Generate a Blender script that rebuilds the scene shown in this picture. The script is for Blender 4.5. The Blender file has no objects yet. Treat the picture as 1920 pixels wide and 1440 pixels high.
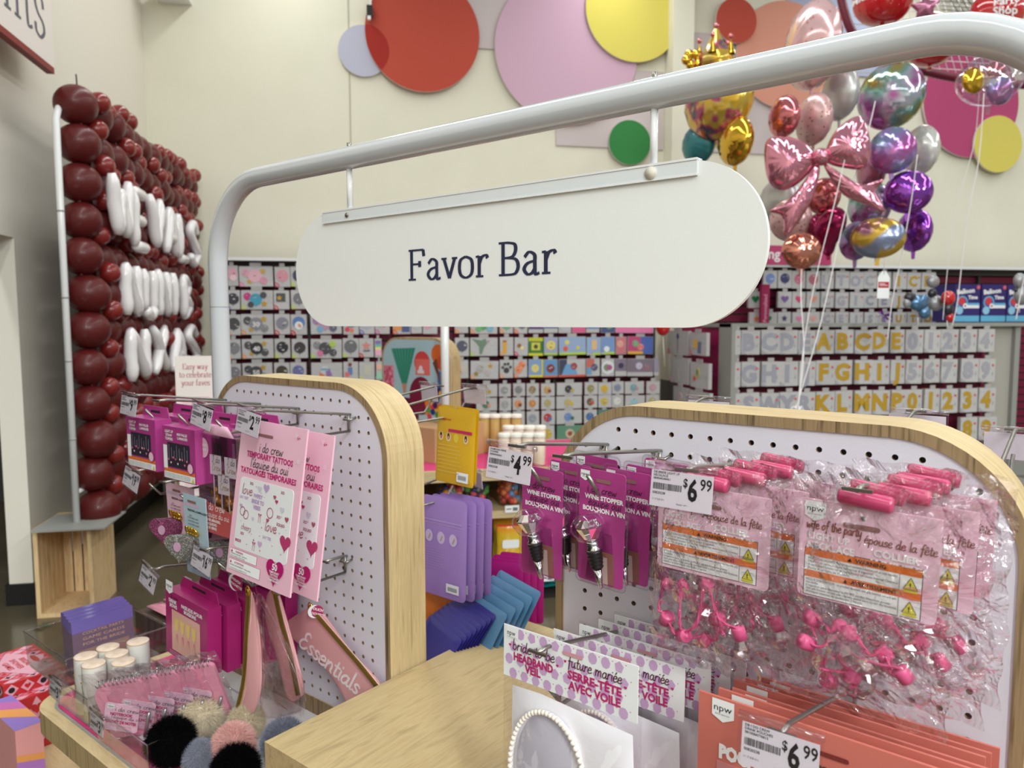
import bpy, bmesh, math, random
from mathutils import Vector, Matrix, geometry
random.seed(7)
PI = math.pi; R = math.radians
sc = bpy.context.scene
COL = sc.collection

# ------------------------------------------------------------------ camera
W0, H0, FPX = 1920.0, 1440.0, 1410.5
CAMH = 1.5
YAW_S, YAW_F, PITCH, ROLL = R(11.0), R(-38.613), R(4.818), R(-.135)
def basis(yaw):
    fw = Vector((math.sin(yaw)*math.cos(PITCH), math.cos(yaw)*math.cos(PITCH), -math.sin(PITCH)))
    r = Vector((math.cos(yaw), -math.sin(yaw), 0)); u = r.cross(fw)
    return fw, r*math.cos(ROLL)+u*math.sin(ROLL), -r*math.sin(ROLL)+u*math.cos(ROLL)
cd = bpy.data.cameras.new('camera'); cam = bpy.data.objects.new('camera', cd); COL.objects.link(cam)
fw, rr, uu = basis(YAW_S)
cam.matrix_world = Matrix(((rr.x, uu.x, -fw.x, 0), (rr.y, uu.y, -fw.y, 0), (rr.z, uu.z, -fw.z, CAMH), (0, 0, 0, 1)))
cd.sensor_width = 36; cd.lens = FPX/W0*36; cd.clip_start = .02; cd.clip_end = 60
cd.dof.use_dof = True; cd.dof.focus_distance = .95; cd.dof.aperture_fstop = 8.0
sc.camera = cam

# ------------------------------------------------------------------ world, lights, exposure
sc.view_settings.view_transform = 'Standard'; sc.view_settings.look = 'None'
sc.view_settings.exposure = 0.0; sc.view_settings.gamma = 1; sc.view_settings.use_curve_mapping = False
w = bpy.data.worlds.new('world'); sc.world = w; w.use_nodes = True
w.node_tree.nodes['Background'].inputs[0].default_value = (.965, 1.0, .985, 1)
w.node_tree.nodes['Background'].inputs[1].default_value = .38
def area(name, loc, sx, sy, power, rot=(0, 0, 0), col=(.965, 1.0, .965)):
    l = bpy.data.lights.new(name, 'AREA'); l.shape = 'RECTANGLE'; l.size = sx; l.size_y = sy; l.energy = power; l.color = col
    o = bpy.data.objects.new(name, l); COL.objects.link(o); o.location = loc; o.rotation_euler = rot
for x in (-.6, 2.2, 5.0, 7.8):
    area('ceiling_and_fill_strip', (x, 2.2, 4.9), .22, 9.0, 104)
for x in (-2.5, 1.0, 4.5):  # unseen fill strips added behind the camera to brighten surfaces facing it
    area('ceiling_and_fill_strip', (x, -6.5, 4.9), .25, 7.0, 700)

# ------------------------------------------------------------------ frames: S = the store's walls, F = the counter unit turned in the shop
FROT = YAW_F - YAW_S            # counter unit turned about z
MF = Matrix.Rotation(FROT, 4, 'Z'); MS = Matrix.Identity(4)
FR = {'F': MF, 'S': MS}
def ray(px, py, fr='F'):
    a, b, c = basis(YAW_F if fr == 'F' else YAW_S)
    return a + b*((px-W0/2)/FPX) - c*((py-H0/2)/FPX)
def hit(px, py, ax, c, fr='F'):
    d = ray(px, py, fr); o = Vector((0, 0, CAMH)); i = 'xyz'.index(ax)
    return o + d*((c-o[i])/d[i])
def deep(px, py, t, fr='S'):
    return Vector((0, 0, CAMH)) + ray(px, py, fr)*t

# ------------------------------------------------------------------ materials
def lin(c):
    o = []
    for v in c[:3]:
        v = v/255.0
        o.append(v/12.92 if v <= .04045 else ((v+.055)/1.055)**2.4)
    return (o[0], o[1], o[2], 1)
MATS = {}
def M(name, c=(200, 200, 200), rough=.5, metal=0., spec=.5, coat=0., alpha=1., trans=0., ior=1.45, sheen=0., emit=None):
    if name in MATS: return MATS[name]
    m = bpy.data.materials.new(name); m.use_nodes = True; b = m.node_tree.nodes['Principled BSDF']
    b.inputs['Base Color'].default_value = lin(c); b.inputs['Roughness'].default_value = rough
    b.inputs['Metallic'].default_value = metal; b.inputs['Specular IOR Level'].default_value = spec
    b.inputs['Coat Weight'].default_value = coat; b.inputs['Coat Roughness'].default_value = .08
    b.inputs['Transmission Weight'].default_value = trans; b.inputs['IOR'].default_value = ior
    b.inputs['Sheen Weight'].default_value = sheen; b.inputs['Alpha'].default_value = alpha
    if emit: b.inputs['Emission Color'].default_value = lin(c); b.inputs['Emission Strength'].default_value = emit
    MATS[name] = m; return m
def nt(m):
    t = m.node_tree; return t, t.nodes, t.links, t.nodes['Principled BSDF']
def bump(m, scale, strength, dist=.01, detail=3, kind='ShaderNodeTexNoise', coord='Object'):
    t, N, L, b = nt(m)
    tc = N.new('ShaderNodeTexCoord'); n = N.new(kind); n.inputs['Scale'].default_value = scale
    if 'Detail' in n.inputs: n.inputs['Detail'].default_value = detail
    bp = N.new('ShaderNodeBump'); bp.inputs['Strength'].default_value = strength; bp.inputs['Distance'].default_value = dist
    L.new(tc.outputs[coord], n.inputs['Vector']); L.new(n.outputs[0], bp.inputs['Height']); L.new(bp.outputs[0], b.inputs['Normal'])
    return m
def ramp_mat(name, stops, scale=(1, 1, 1), nscale=5, detail=4, rough=.5, dist=0., bumpstr=0., coat=0., spec=.4, metal=0, coord='Object', kind='ShaderNodeTexNoise'):
    m = M(name, rough=rough, coat=coat, spec=spec, metal=metal); t, N, L, b = nt(m)
    tc = N.new('ShaderNodeTexCoord'); mp = N.new('ShaderNodeMapping'); mp.inputs['Scale'].default_value = scale
    n = N.new(kind); n.inputs['Scale'].default_value = nscale
    if 'Detail' in n.inputs: n.inputs['Detail'].default_value = detail
    if 'Distortion' in n.inputs: n.inputs['Distortion'].default_value = dist
    cr = N.new('ShaderNodeValToRGB'); el = cr.color_ramp.elements
    while len(el) < len(stops): el.new(.5)
    for e, (p, c) in zip(el, stops): e.position = p; e.color = lin(c)
    L.new(tc.outputs[coord], mp.inputs[0]); L.new(mp.outputs[0], n.inputs['Vector'])
    o = n.outputs['Distance'] if 'Distance' in n.outputs else n.outputs[0]
    L.new(o, cr.inputs[0]); L.new(cr.outputs[0], b.inputs['Base Color'])
    if bumpstr:
        bp = N.new('ShaderNodeBump'); bp.inputs['Strength'].default_value = bumpstr; bp.inputs['Distance'].default_value = .002
        L.new(o, bp.inputs['Height']); L.new(bp.outputs[0], b.inputs['Normal'])
    return m
def wood(name, a, b, c, scale):
    return ramp_mat(name, [(.3, a), (.5, b), (.62, c), (.75, b)], scale=scale, nscale=6, detail=6, rough=.45, dist=.6, spec=.35)
OAK_X = wood('oak_grain_lengthways', (186, 163, 122), (203, 181, 141), (194, 171, 131), (2.2, 16, 16))
OAK_Y = wood('oak_grain_across', (168, 146, 106), (192, 170, 128), (182, 159, 117), (13, 1.6, 13))
OAK_ARC = wood('oak_grain_wrapped', (172, 148, 106), (206, 184, 142), (190, 167, 125), (1.2, 34, 1.2))
OAK_Z = ramp_mat('oak_grain_upright', [(.3, (140, 117, 82)), (.5, (184, 160, 118)), (.7, (168, 144, 104))], scale=(24, 24, 1.3), nscale=6, detail=5, rough=.5, dist=.3)
EDGE = ramp_mat('oak_front_edge', [(.3, (98, 80, 56)), (.5, (158, 136, 102)), (.7, (140, 118, 86))], scale=(30, 30, 1.3), nscale=6, detail=5, rough=.5, dist=.3)
PINE = ramp_mat('pine', [(.3, (196, 160, 112)), (.55, (222, 192, 148)), (.75, (206, 170, 122))], scale=(14, 14, 2), nscale=4, rough=.6, dist=.8)
WALL = ramp_mat('cream_wall_paint', [(.3, (222, 218, 200)), (.7, (227, 223, 206))], nscale=2.2, rough=.85, spec=.15, bumpstr=.02)
LWALL = M('left_wall_paint', (224, 218, 206), .85, spec=.15)
FLOOR = ramp_mat('polished_concrete', [(.25, (74, 66, 51)), (.5, (93, 84, 67)), (.75, (106, 97, 79))], nscale=1.3, detail=8, rough=.16, spec=.6, dist=.5)
PEG = bump(M('white_pegboard', (218, 217, 228), .45, spec=.3), 600, .05)
PLY = M('plywood_edge', (150, 120, 84), .8)
DARK = M('dark_void', (30, 26, 24), .9)
WHT = M('white_powder_coat', (230, 231, 233), .22, spec=.5, coat=.35)
TUBEM = M('white_enamel_tube', (198, 202, 208), .2, spec=.6, coat=1.0)
SIGNW = M('white_sign_panel', (236, 238, 238), .45, spec=.3)
STRIP = M('sign_channel_gloss', (220, 226, 230), .12, spec=.7, coat=.6)
NAVY = M('navy_ink', (38, 42, 72), .6)
BLK = M('black_ink', (28, 26, 28), .6)
STEEL = M('brushed_steel_wire', (150, 147, 140), .32, metal=.9)
PAPER = M('white_paper', (236, 238, 240), .5, spec=.3)
PINKM = M('hot_pink_mat', (206, 58, 118), .6)
MAROON = M('maroon_slatwall', (112, 10, 52), .5)
MAGP = M('magenta_panel', (160, 18, 84), .5)
GREYM = M('grey_metal_shelf', (150, 150, 146), .5)
BLACKB = M('black_rubber_base', (22, 20, 20), .5)

def clearmat(name, tint=(245, 245, 245), base=.06, rough=.06, crinkle=0., cscale=30, glossmul=1.0, bdist=.02):
    if name in MATS: return MATS[name]
    m = bpy.data.materials.new(name); m.use_nodes = True; t = m.node_tree; N = t.nodes; L = t.links; N.clear()
    out = N.new('ShaderNodeOutputMaterial'); tr = N.new('ShaderNodeBsdfTransparent'); gl = N.new('ShaderNodeBsdfGlossy'); mx = N.new('ShaderNodeMixShader')
    tr.inputs[0].default_value = lin(tint); gl.inputs['Roughness'].default_value = rough; gl.inputs['Color'].default_value = (1, 1, 1, 1)
    fr = N.new('ShaderNodeLayerWeight'); fr.inputs[0].default_value = .5
    pw = N.new('ShaderNodeMath'); pw.operation = 'POWER'; pw.inputs[1].default_value = 3.0
    ma = N.new('ShaderNodeMath'); ma.operation = 'MULTIPLY_ADD'; ma.inputs[1].default_value = glossmul*.7; ma.inputs[2].default_value = base; ma.use_clamp = True
    L.new(fr.outputs['Facing'], pw.inputs[0]); L.new(pw.outputs[0], ma.inputs[0]); L.new(ma.outputs[0], mx.inputs[0])
    if crinkle:
        tc = N.new('ShaderNodeTexCoord'); n = N.new('ShaderNodeTexNoise'); n.inputs['Scale'].default_value = cscale; n.inputs['Detail'].default_value = 4
        n.inputs['Distortion'].default_value = 1.2
        v = N.new('ShaderNodeTexVoronoi'); v.inputs['Scale'].default_value = cscale*.8; v.feature = 'DISTANCE_TO_EDGE'
        ad = N.new('ShaderNodeMath'); ad.operation = 'ADD'
        bp = N.new('ShaderNodeBump'); bp.inputs['Strength'].default_value = crinkle; bp.inputs['Distance'].default_value = bdist
        L.new(tc.outputs['Object'], n.inputs['Vector']); L.new(tc.outputs['Object'], v.inputs['Vector'])
        L.new(n.outputs[0], ad.inputs[0]); L.new(v.outputs[0], ad.inputs[1]); L.new(ad.outputs[0], bp.inputs['Height'])
        L.new(bp.outputs[0], gl.inputs['Normal']); L.new(bp.outputs[0], fr.inputs['Normal'])
    L.new(tr.outputs[0], mx.inputs[1]); L.new(gl.outputs[0], mx.inputs[2]); L.new(mx.outputs[0], out.inputs[0])
    MATS[name] = m; return m
ACRYL = clearmat('clear_acrylic', (250, 251, 252), .05, .05, glossmul=1.2)
TAGPL = clearmat('clear_tag_plastic', (253, 250, 253), .05, .12)
BAG = clearmat('clear_crinkled_bag', (253, 251, 252), .05, .09, crinkle=.9, cscale=20, glossmul=1.1, bdist=.06)
BAG2 = clearmat('clear_smooth_bag', (253, 252, 253), .04, .12, crinkle=.5, cscale=14, glossmul=.7)

# ------------------------------------------------------------------ mesh builder
class MB:
    def __init__(s): s.v = []; s.f = []; s.mi = []; s.sm = []; s.mats = []; s.X = None
    def mat(s, m):
        if m not in s.mats: s.mats.append(m)
        return s.mats.index(m)
    def add(s, vs, fs, m, smooth=False, T=None):
        k = len(s.v); mi = s.mat(m)
        T2 = s.X @ T if (s.X is not None and T is not None) else (T if T is not None else s.X)
        for p in vs:
            p = Vector(p)
            if T2 is not None: p = T2 @ p
            s.v.append(p)
        for f in fs:
            s.f.append(tuple(i+k for i in f)); s.mi.append(mi); s.sm.append(smooth)
        return s
    def box(s, a, b, m, T=None):
        x0, y0, z0 = a; x1, y1, z1 = b
        vs = [(x, y, z) for z in (z0, z1) for y in (y0, y1) for x in (x0, x1)]
        return s.add(vs, [(0, 2, 3, 1), (4, 5, 7, 6), (0, 1, 5, 4), (2, 6, 7, 3), (0, 4, 6, 2), (1, 3, 7, 5)], m, False, T)
    # outline in the local XZ plane, extruded from y0 (front) to y1 (back)
    def prism(s, pts, y0, y1, m, T=None, side=None, smooth=False):
        n = len(pts)
        vs = [(p[0], y0, p[1]) for p in pts] + [(p[0], y1, p[1]) for p in pts]
        a = sum(pts[i][0]*pts[(i+1) % n][1]-pts[(i+1) % n][0]*pts[i][1] for i in range(n))
        fr = tuple(range(n)); bk = tuple(range(2*n-1, n-1, -1))
        sd = [((i+1) % n, i, n+i, n+(i+1) % n) for i in range(n)]
        if a < 0: fr = fr[::-1]; bk = bk[::-1]; sd = [q[::-1] for q in sd]
        s.add(vs, [fr, bk], m, False, T); k = len(s.v)-2*n
        mi = s.mat(side or m)
        for q in sd: s.f.append(tuple(i+k for i in q)); s.mi.append(mi); s.sm.append(smooth)
        return s
    def flat(s, pts, y, m, T=None):
        n = len(pts)
        a = sum(pts[i][0]*pts[(i+1) % n][1]-pts[(i+1) % n][0]*pts[i][1] for i in range(n))
        f = tuple(range(n)) if a > 0 else tuple(range(n-1, -1, -1))
        return s.add([(p[0], y, p[1]) for p in pts], [f], m, False, T)
    def tube(s, pts, r, m, seg=8, T=None, closed=False, smooth=True, caps=True):
        P = [Vector(p) for p in pts]; n = len(P)
        if n < 2: return s
        rs = r if isinstance(r, (list, tuple)) else [r]*n
        vs = []; fs = []; nrm = None
        for i in range(n):
            if closed: t = P[(i+1) % n]-P[i-1]
            else: t = P[min(i+1, n-1)]-P[max(i-1, 0)]
            if t.length < 1e-9: t = Vector((0, 0, 1))
            t.normalize()
            if nrm is None:
                nrm = t.orthogonal().normalized()
            nrm = (nrm - t*nrm.dot(t))
            if nrm.length < 1e-6: nrm = t.orthogonal()
            nrm.normalize(); bn = t.cross(nrm)
            for k in range(seg):
                a = 2*PI*k/seg; vs.append(P[i]+(nrm*math.cos(a)+bn*math.sin(a))*rs[i])
        m_ = n if closed else n-1
        for i in range(m_):
            for k in range(seg):
                a = i*seg+k; b = i*seg+(k+1) % seg; j = ((i+1) % n)*seg
                fs.append((a, b, j+(k+1) % seg, j+k))
        if caps and not closed: fs.append(tuple(range(seg-1, -1, -1))); fs.append(tuple((n-1)*seg+k for k in range(seg)))
        return s.add(vs, fs, m, smooth, T)
    def ball(s, c, r, m, seg=16, rings=10, T=None, fn=None):
        rx, ry, rz = r if isinstance(r, (list, tuple)) else (r, r, r)
        vs = []; fs = []
        for i in range(rings+1):
            t = PI*i/rings
            for k in range(seg):
                a = 2*PI*k/seg; d = Vector((math.sin(t)*math.cos(a), math.sin(t)*math.sin(a), math.cos(t)))
                q = 1.0 if fn is None else fn(d)
                vs.append((c[0]+d.x*rx*q, c[1]+d.y*ry*q, c[2]+d.z*rz*q))
        for i in range(rings):
            for k in range(seg):
                a = i*seg+k; b = i*seg+(k+1) % seg
                fs.append((a, a+seg, b+seg, b))
        return s.add(vs, fs, m, True, T)
    # profile [(r, z)...] turned about local z
    def lathe(s, prof, m, seg=24, T=None, smooth=True, c=(0, 0, 0)):
        vs = []; fs = []
        for (r, z) in prof:
            for k in range(seg):
                a = 2*PI*k/seg; vs.append((c[0]+r*math.cos(a), c[1]+r*math.sin(a), c[2]+z))
        for i in range(len(prof)-1):
            for k in range(seg):
                a = i*seg+k; b = i*seg+(k+1) % seg; fs.append((a, b, b+seg, a+seg))
        return s.add(vs, fs, m, smooth, T)
    # pillow: outline (XZ) star-shaped about c, puffed by thick in y on both faces
    def pillow(s, pts, thick, m, T=None, rings=5, c=None, wr=0., back=True, m2=None):
        n = len(pts)
        if c is None: c = (sum(p[0] for p in pts)/n, sum(p[1] for p in pts)/n)
        for sg in ((-1, 1) if back else (-1,)):
            vs = []; fs = []
            for i in range(rings+1):
                t = (PI/2)*i/rings; k = math.cos(t); h = math.sin(t)*thick
                for j, p in enumerate(pts):
                    ww = wr*math.sin(j*2.4)*math.cos(t)**2*math.sin(t)*4
                    vs.append((c[0]+(p[0]-c[0])*k, sg*(h+ww), c[1]+(p[1]-c[1])*k))
            for i in range(rings):
                for j in range(n):
                    a = i*n+j; b = i*n+(j+1) % n
                    q = (a, b, b+n, a+n); fs.append(q if sg < 0 else q[::-1])
            s.add(vs, fs, (m2 if (sg > 0 and m2) else m), True, T)
        return s
    def build(s, name, frame='S', origin=(0, 0, 0), parent=None, rotz=0):
        me = bpy.data.meshes.new(name)
        o = Vector(origin)
        me.from_pydata([tuple(p-o) for p in s.v], [], s.f)
        for m in s.mats: me.materials.append(m)
        me.polygons.foreach_set('material_index', s.mi); me.polygons.foreach_set('use_smooth', s.sm); me.update()
        ob = bpy.data.objects.new(name, me); COL.objects.link(ob)
        if parent is not None: ob.parent = parent
        else: ob.matrix_world = FR[frame] @ Matrix.Translation(o)
        return ob
def tag(o, label=None, cat=None, group=None, kind=None):
    if label: o['label'] = label
    if cat: o['category'] = cat
    if group: o['group'] = group
    if kind: o['kind'] = kind
    return o
class Thing:
    def __init__(s, name, label, cat, frame='S', origin=(0, 0, 0), group=None, kind=None):
        o = bpy.data.objects.new(name, None); COL.objects.link(o); o.empty_display_size = .05
        o.matrix_world = FR[frame] @ Matrix.Translation(Vector(origin)); tag(o, label, cat, group, kind)
        s.o = o; s.origin = Vector(origin); s.frame = frame
    def part(s, name, mb, parent=None, label=None):
        ob = mb.build(name, s.frame, s.origin, parent or s.o)
        if label: ob['label'] = label
        return ob
def single(name, mb, label, cat, frame='S', origin=(0, 0, 0), group=None, kind=None):
    return tag(mb.build(name, frame, origin), label, cat, group, kind)
def struct(name, mb, frame='S', origin=(0, 0, 0)):
    return tag(mb.build(name, frame, origin), kind='structure')
def dup(root, dT, label, group=None):
    """copy a thing with its parts (and sub-parts), moved by matrix dT in world space"""
    r = root.copy(); COL.objects.link(r); r.matrix_world = dT @ root.matrix_world; r['label'] = label
    if group: r['group'] = group
    for ch in list(root.children):
        c = ch.copy(); COL.objects.link(c); c.parent = r
        for g in list(ch.children):
            d = g.copy(); COL.objects.link(d); d.parent = c
    return r
def TF(dx=0, dy=0, dz=0, frame='F'):
    return Matrix.Translation(FR[frame].to_3x3() @ Vector((dx, dy, dz)))
def place(x, y, z, yaw=0, pitch=0, roll=0):
    return Matrix.Translation((x, y, z)) @ Matrix.Rotation(R(yaw), 4, 'Z') @ Matrix.Rotation(R(pitch), 4, 'X') @ Matrix.Rotation(R(roll), 4, 'Y')

# ------------------------------------------------------------------ outlines
def rrect(x0, z0, x1, z1, r, seg=5):
    rs = r if isinstance(r, (list, tuple)) else [r]*4     # bl, br, tr, tl
    pts = []
    for (cx, cz, a0, q) in ((x0+rs[0], z0+rs[0], PI, rs[0]), (x1-rs[1], z0+rs[1], 1.5*PI, rs[1]), (x1-rs[2], z1-rs[2], 0, rs[2]), (x0+rs[3], z1-rs[3], .5*PI, rs[3])):
        if q <= 1e-6: pts.append((cx, cz)); continue
        for k in range(seg+1):
            a = a0+.5*PI*k/seg; pts.append((cx+q*math.cos(a), cz+q*math.sin(a)))
    return pts
def circ(cx, cz, r, n=20, rz=None):
    rz = r if rz is None else rz
    return [(cx+r*math.cos(2*PI*k/n), cz+rz*math.sin(2*PI*k/n)) for k in range(n)]
def rect(x0, z0, x1, z1): return [(x0, z0), (x1, z0), (x1, z1), (x0, z1)]
def heart(cx, cz, s, n=28):
    out = []
    for k in range(n):
        t = 2*PI*k/n
        out.append((cx+s*math.sin(t)**3, cz+s*(13*math.cos(t)-5*math.cos(2*t)-2*math.cos(3*t)-math.cos(4*t))/16))
    return out[::-1]
def star(cx, cz, r, n=5, q=.45, rot=0):
    return [(cx+(r if k % 2 == 0 else r*q)*math.sin(rot+PI*k/n), cz+(r if k % 2 == 0 else r*q)*math.cos(rot+PI*k/n)) for k in range(2*n)][::-1]
def sector(cx, cz, r0, r1, a0, a1, n=6):
    return [(cx+r1*math.cos(a0+(a1-a0)*k/n), cz+r1*math.sin(a0+(a1-a0)*k/n)) for k in range(n+1)] + [(cx+r0*math.cos(a1-(a1-a0)*k/n), cz+r0*math.sin(a1-(a1-a0)*k/n)) for k in range(n+1)]
def catmull(pts, sub=6, closed=False):
    P = [tuple(p) for p in pts]; n = len(P); d = len(P[0]); out = []
    for i in range(n if closed else n-1):
        if closed: a, b, c, e = P[i-1], P[i], P[(i+1) % n], P[(i+2) % n]
        else: a, b, c, e = P[max(i-1, 0)], P[i], P[i+1], P[min(i+2, n-1)]
        for k in range(sub):
            t = k/sub
            out.append(tuple(.5*((2*b[j])+(-a[j]+c[j])*t+(2*a[j]-5*b[j]+4*c[j]-e[j])*t*t+(-a[j]+3*b[j]-3*c[j]+e[j])*t**3) for j in range(d)))
    if not closed: out.append(P[-1])
    return out

# ------------------------------------------------------------------ type: block lettering from the built-in face
_TC = {}
def glyphs(txt, bold=0., res=2):
    key = (txt, bold, res)
    if key in _TC: return _TC[key]
    cu = bpy.data.curves.new('t', 'FONT'); cu.body = txt; cu.size = 1; cu.resolution_u = res; cu.offset = bold; cu.fill_mode = 'FRONT'
    ob = bpy.data.objects.new('t', cu); COL.objects.link(ob)
    me = bpy.data.meshes.new_from_object(ob)
    vs = [(v.co.x, v.co.y) for v in me.vertices]; fs = [tuple(p.vertices) for p in me.polygons]
    bpy.data.objects.remove(ob); bpy.data.meshes.remove(me); bpy.data.curves.remove(cu)
    # drop degenerate width
    w_ = max((p[0] for p in vs), default=0); x0 = min((p[0] for p in vs), default=0)
    _TC[key] = (vs, fs, x0, w_); return _TC[key]
def text(mb, txt, x, z, size, m, y=-.0006, align='L', bold=0., T=None, sx=1., shear=0., width=None, rot=0, res=2):
    vs, fs, x0, w_ = glyphs(txt, bold, res)
    if not vs: return
    if width: sx = width/((w_-x0)*size)
    tot = (w_-x0)*size*sx
    off = {'L': 0, 'C': -tot/2, 'R': -tot}[align]
    P = []
    ca, sa = math.cos(R(rot)), math.sin(R(rot))
    for (a, b) in vs:
        u = (a-x0)*size*sx+shear*b*size+off; v = b*size
        P.append((x+u*ca-v*sa, y, z+u*sa+v*ca))
    mb.add(P, fs, m, False, T)

# ------------------------------------------------------------------ type: pen-drawn lettering (skeletons in units of x-height)
PEN = {
 'a': (1.15, [[(.82, .8), (.5, 1), (.12, .62), (.14, .15), (.45, 0), (.78, .35), (.86, .95)], [(.86, .95), (.82, .3), (.95, .02), (1.15, .12)]]),
 'b': (1.05, [[(.12, 1.9), (.14, .1)], [(.14, .6), (.5, 1), (.88, .6), (.75, .1), (.4, 0), (.14, .25)]]),
 'c': (.95, [[(.85, .8), (.5, 1), (.12, .6), (.2, .1), (.55, 0), (.9, .2)]]),
 'd': (1.15, [[(.82, .75), (.5, 1), (.12, .6), (.15, .12), (.45, 0), (.8, .35)], [(.86, 1.9), (.84, .3), (.95, .02), (1.12, .1)]]),
 'e': (1.0, [[(.12, .5), (.75, .62), (.72, .95), (.4, 1), (.1, .6), (.18, .1), (.55, 0), (.95, .2)]]),
 'f': (.8, [[(.85, 1.8), (.6, 1.95), (.38, 1.6), (.35, .3), (.3, -.6)], [(.05, .95), (.75, 1.0)]]),
 'g': (1.1, [[(.8, .8), (.5, 1), (.12, .6), (.16, .15), (.45, 0), (.8, .4)], [(.86, .95), (.82, -.4), (.5, -.85), (.15, -.6)]]),
 'h': (1.1, [[(.14, 1.9), (.14, 0)], [(.14, .5), (.5, 1), (.8, .75), (.82, 0)]]),
 'i': (.45, [[(.18, .98), (.18, .2), (.32, 0)], [(.2, 1.42), (.22, 1.5)]]),
 'k': (.95, [[(.14, 1.9), (.14, 0)], [(.75, 1), (.2, .5), (.8, 0)]]),
 'l': (.45, [[(.18, 1.95), (.18, .2), (.35, 0)]]),
 'm': (1.6, [[(.14, 1), (.14, 0)], [(.14, .6), (.45, 1), (.7, .8), (.7, 0)], [(.7, .6), (1.02, 1), (1.28, .75), (1.3, .15), (1.45, 0)]]),
 'n': (1.1, [[(.14, 1), (.14, 0)], [(.14, .55), (.5, 1), (.8, .75), (.82, .15), (.98, 0)]]),
 'o': (1.1, [[(.5, 1), (.12, .6), (.18, .12), (.5, 0), (.86, .4), (.8, .85), (.5, 1)]]),
 'p': (1.1, [[(.14, 1), (.14, -.85)], [(.14, .6), (.5, 1), (.88, .6), (.75, .1), (.4, 0), (.14, .25)]]),
 'q': (1.1, [[(.8, .8), (.5, 1), (.12, .6), (.16, .15), (.45, 0), (.8, .4)], [(.86, .98), (.84, -.85), (1.05, -.6)]]),
 'r': (.8, [[(.14, 1), (.14, 0)], [(.14, .55), (.4, .95), (.72, .95)]]),
 's': (.85, [[(.72, .85), (.42, 1), (.15, .78), (.4, .52), (.7, .28), (.45, 0), (.08, .12)]]),
 't': (.75, [[(.32, 1.6), (.3, .2), (.45, 0), (.7, .1)], [(.02, 1.05), (.68, 1.1)]]),
 'u': (1.15, [[(.14, 1), (.14, .3), (.38, 0), (.75, .3), (.82, 1)], [(.82, 1), (.82, .2), (.98, 0), (1.1, .08)]]),
 'v': (.95, [[(.08, 1), (.42, 0), (.85, 1)]]),
 'w': (1.35, [[(.08, 1), (.3, 0), (.62, .8), (.9, 0), (1.22, 1)]]),
 'y': (1.05, [[(.1, 1), (.2, .3), (.45, .1), (.8, .5), (.85, 1)], [(.85, 1), (.8, -.4), (.5, -.85), (.15, -.6)]]),
 'E': (1.3, [[(1.1, 1.75), (.8, 2.0), (.45, 1.75), (.5, 1.25), (.85, 1.1)], [(.85, 1.1), (.3, .95), (.05, .4), (.35, 0), (.8, .05), (1.15, .4)]]),
 'I': (.9, [[(.15, 1.7), (.5, 1.9), (.8, 1.8)], [(.5, 1.9), (.45, .2), (.2, 0), (0, .15)]]),
 'C': (1.2, [[(1.05, 1.5), (.8, 1.9), (.3, 1.5), (.1, .7), (.4, 0), (.9, .1), (1.15, .4)]]),
 "'": (.4, [[(.2, 1.9), (.12, 1.5)]]), ' ': (.7, []), '-': (.7, [[(.1, .5), (.55, .5)]]),
}
PEN['ê'] = (PEN['e'][0], PEN['e'][1]+[((.15, 1.3), (.42, 1.6)), ((.42, 1.6), (.7, 1.3))])
PEN['é'] = (PEN['e'][0], PEN['e'][1]+[[(.4, 1.3), (.65, 1.65)]])
def ribbon2(path, w, thin=None, ends=True):
    """flat stroke polygons (quads) along a 2-D path; width varies like a broad pen when thin is given"""
    n = len(path); vs = []; fs = []
    for i in range(n):
        a = path[max(i-1, 0)]; b = path[min(i+1, n-1)]
        dx, dz = b[0]-a[0], b[1]-a[1]; L = math.hypot(dx, dz) or 1e-6; dx /= L; dz /= L
        ww = w if thin is None else thin+(w-thin)*abs(dz)**1.3
        vs += [(path[i][0]-dz*ww/2, path[i][1]+dx*ww/2), (path[i][0]+dz*ww/2, path[i][1]-dx*ww/2)]
    for i in range(n-1): k = 2*i; fs.append((k, k+1, k+3, k+2))
    return vs, fs
def pen(mb, txt, x, z, xh, m, w=.14, y=-.0006, align='L', T=None, shear=.15, rot=0, thin=None, sp=0., sx=1., tbl=None, width=None, sub=5, caps=True):
    tb = tbl or PEN
    adv = sum((tb.get(c, (.7, []))[0]+sp) for c in txt)
    if width: sx = width/(adv*xh)
    tot = adv*xh*sx; cx = {'L': 0, 'C': -tot/2, 'R': -tot}[align]
    ca, sa = math.cos(R(rot)), math.sin(R(rot))
    lay = 0
    for c in txt:
        a, strokes = tb.get(c, (.7, []))
        for st in strokes:
            sharp = isinstance(st, tuple)
            path = list(st) if (sharp or len(st) == 2) else catmull(st, sub)
            path = [((p[0]+shear*p[1])*xh*sx+cx, p[1]*xh) for p in path]
            vs, fs = ribbon2(path, w*xh, None if thin is None else thin*xh)
            lay += 1
            yy = y-.00002*(lay % 7)
            P = [(x+u*ca-v*sa, yy, z+u*sa+v*ca) for (u, v) in vs]
            mb.add(P, fs, m, False, T)
            if caps and thin is None:
                for e in (path[0], path[-1]):
                    q = circ(e[0], e[1], w*xh/2, 8)
                    mb.add([(x+u*ca-v*sa, yy, z+u*sa+v*ca) for (u, v) in q], [tuple(range(8))], m, False, T)
        cx += (a+sp)*xh*sx
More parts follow.
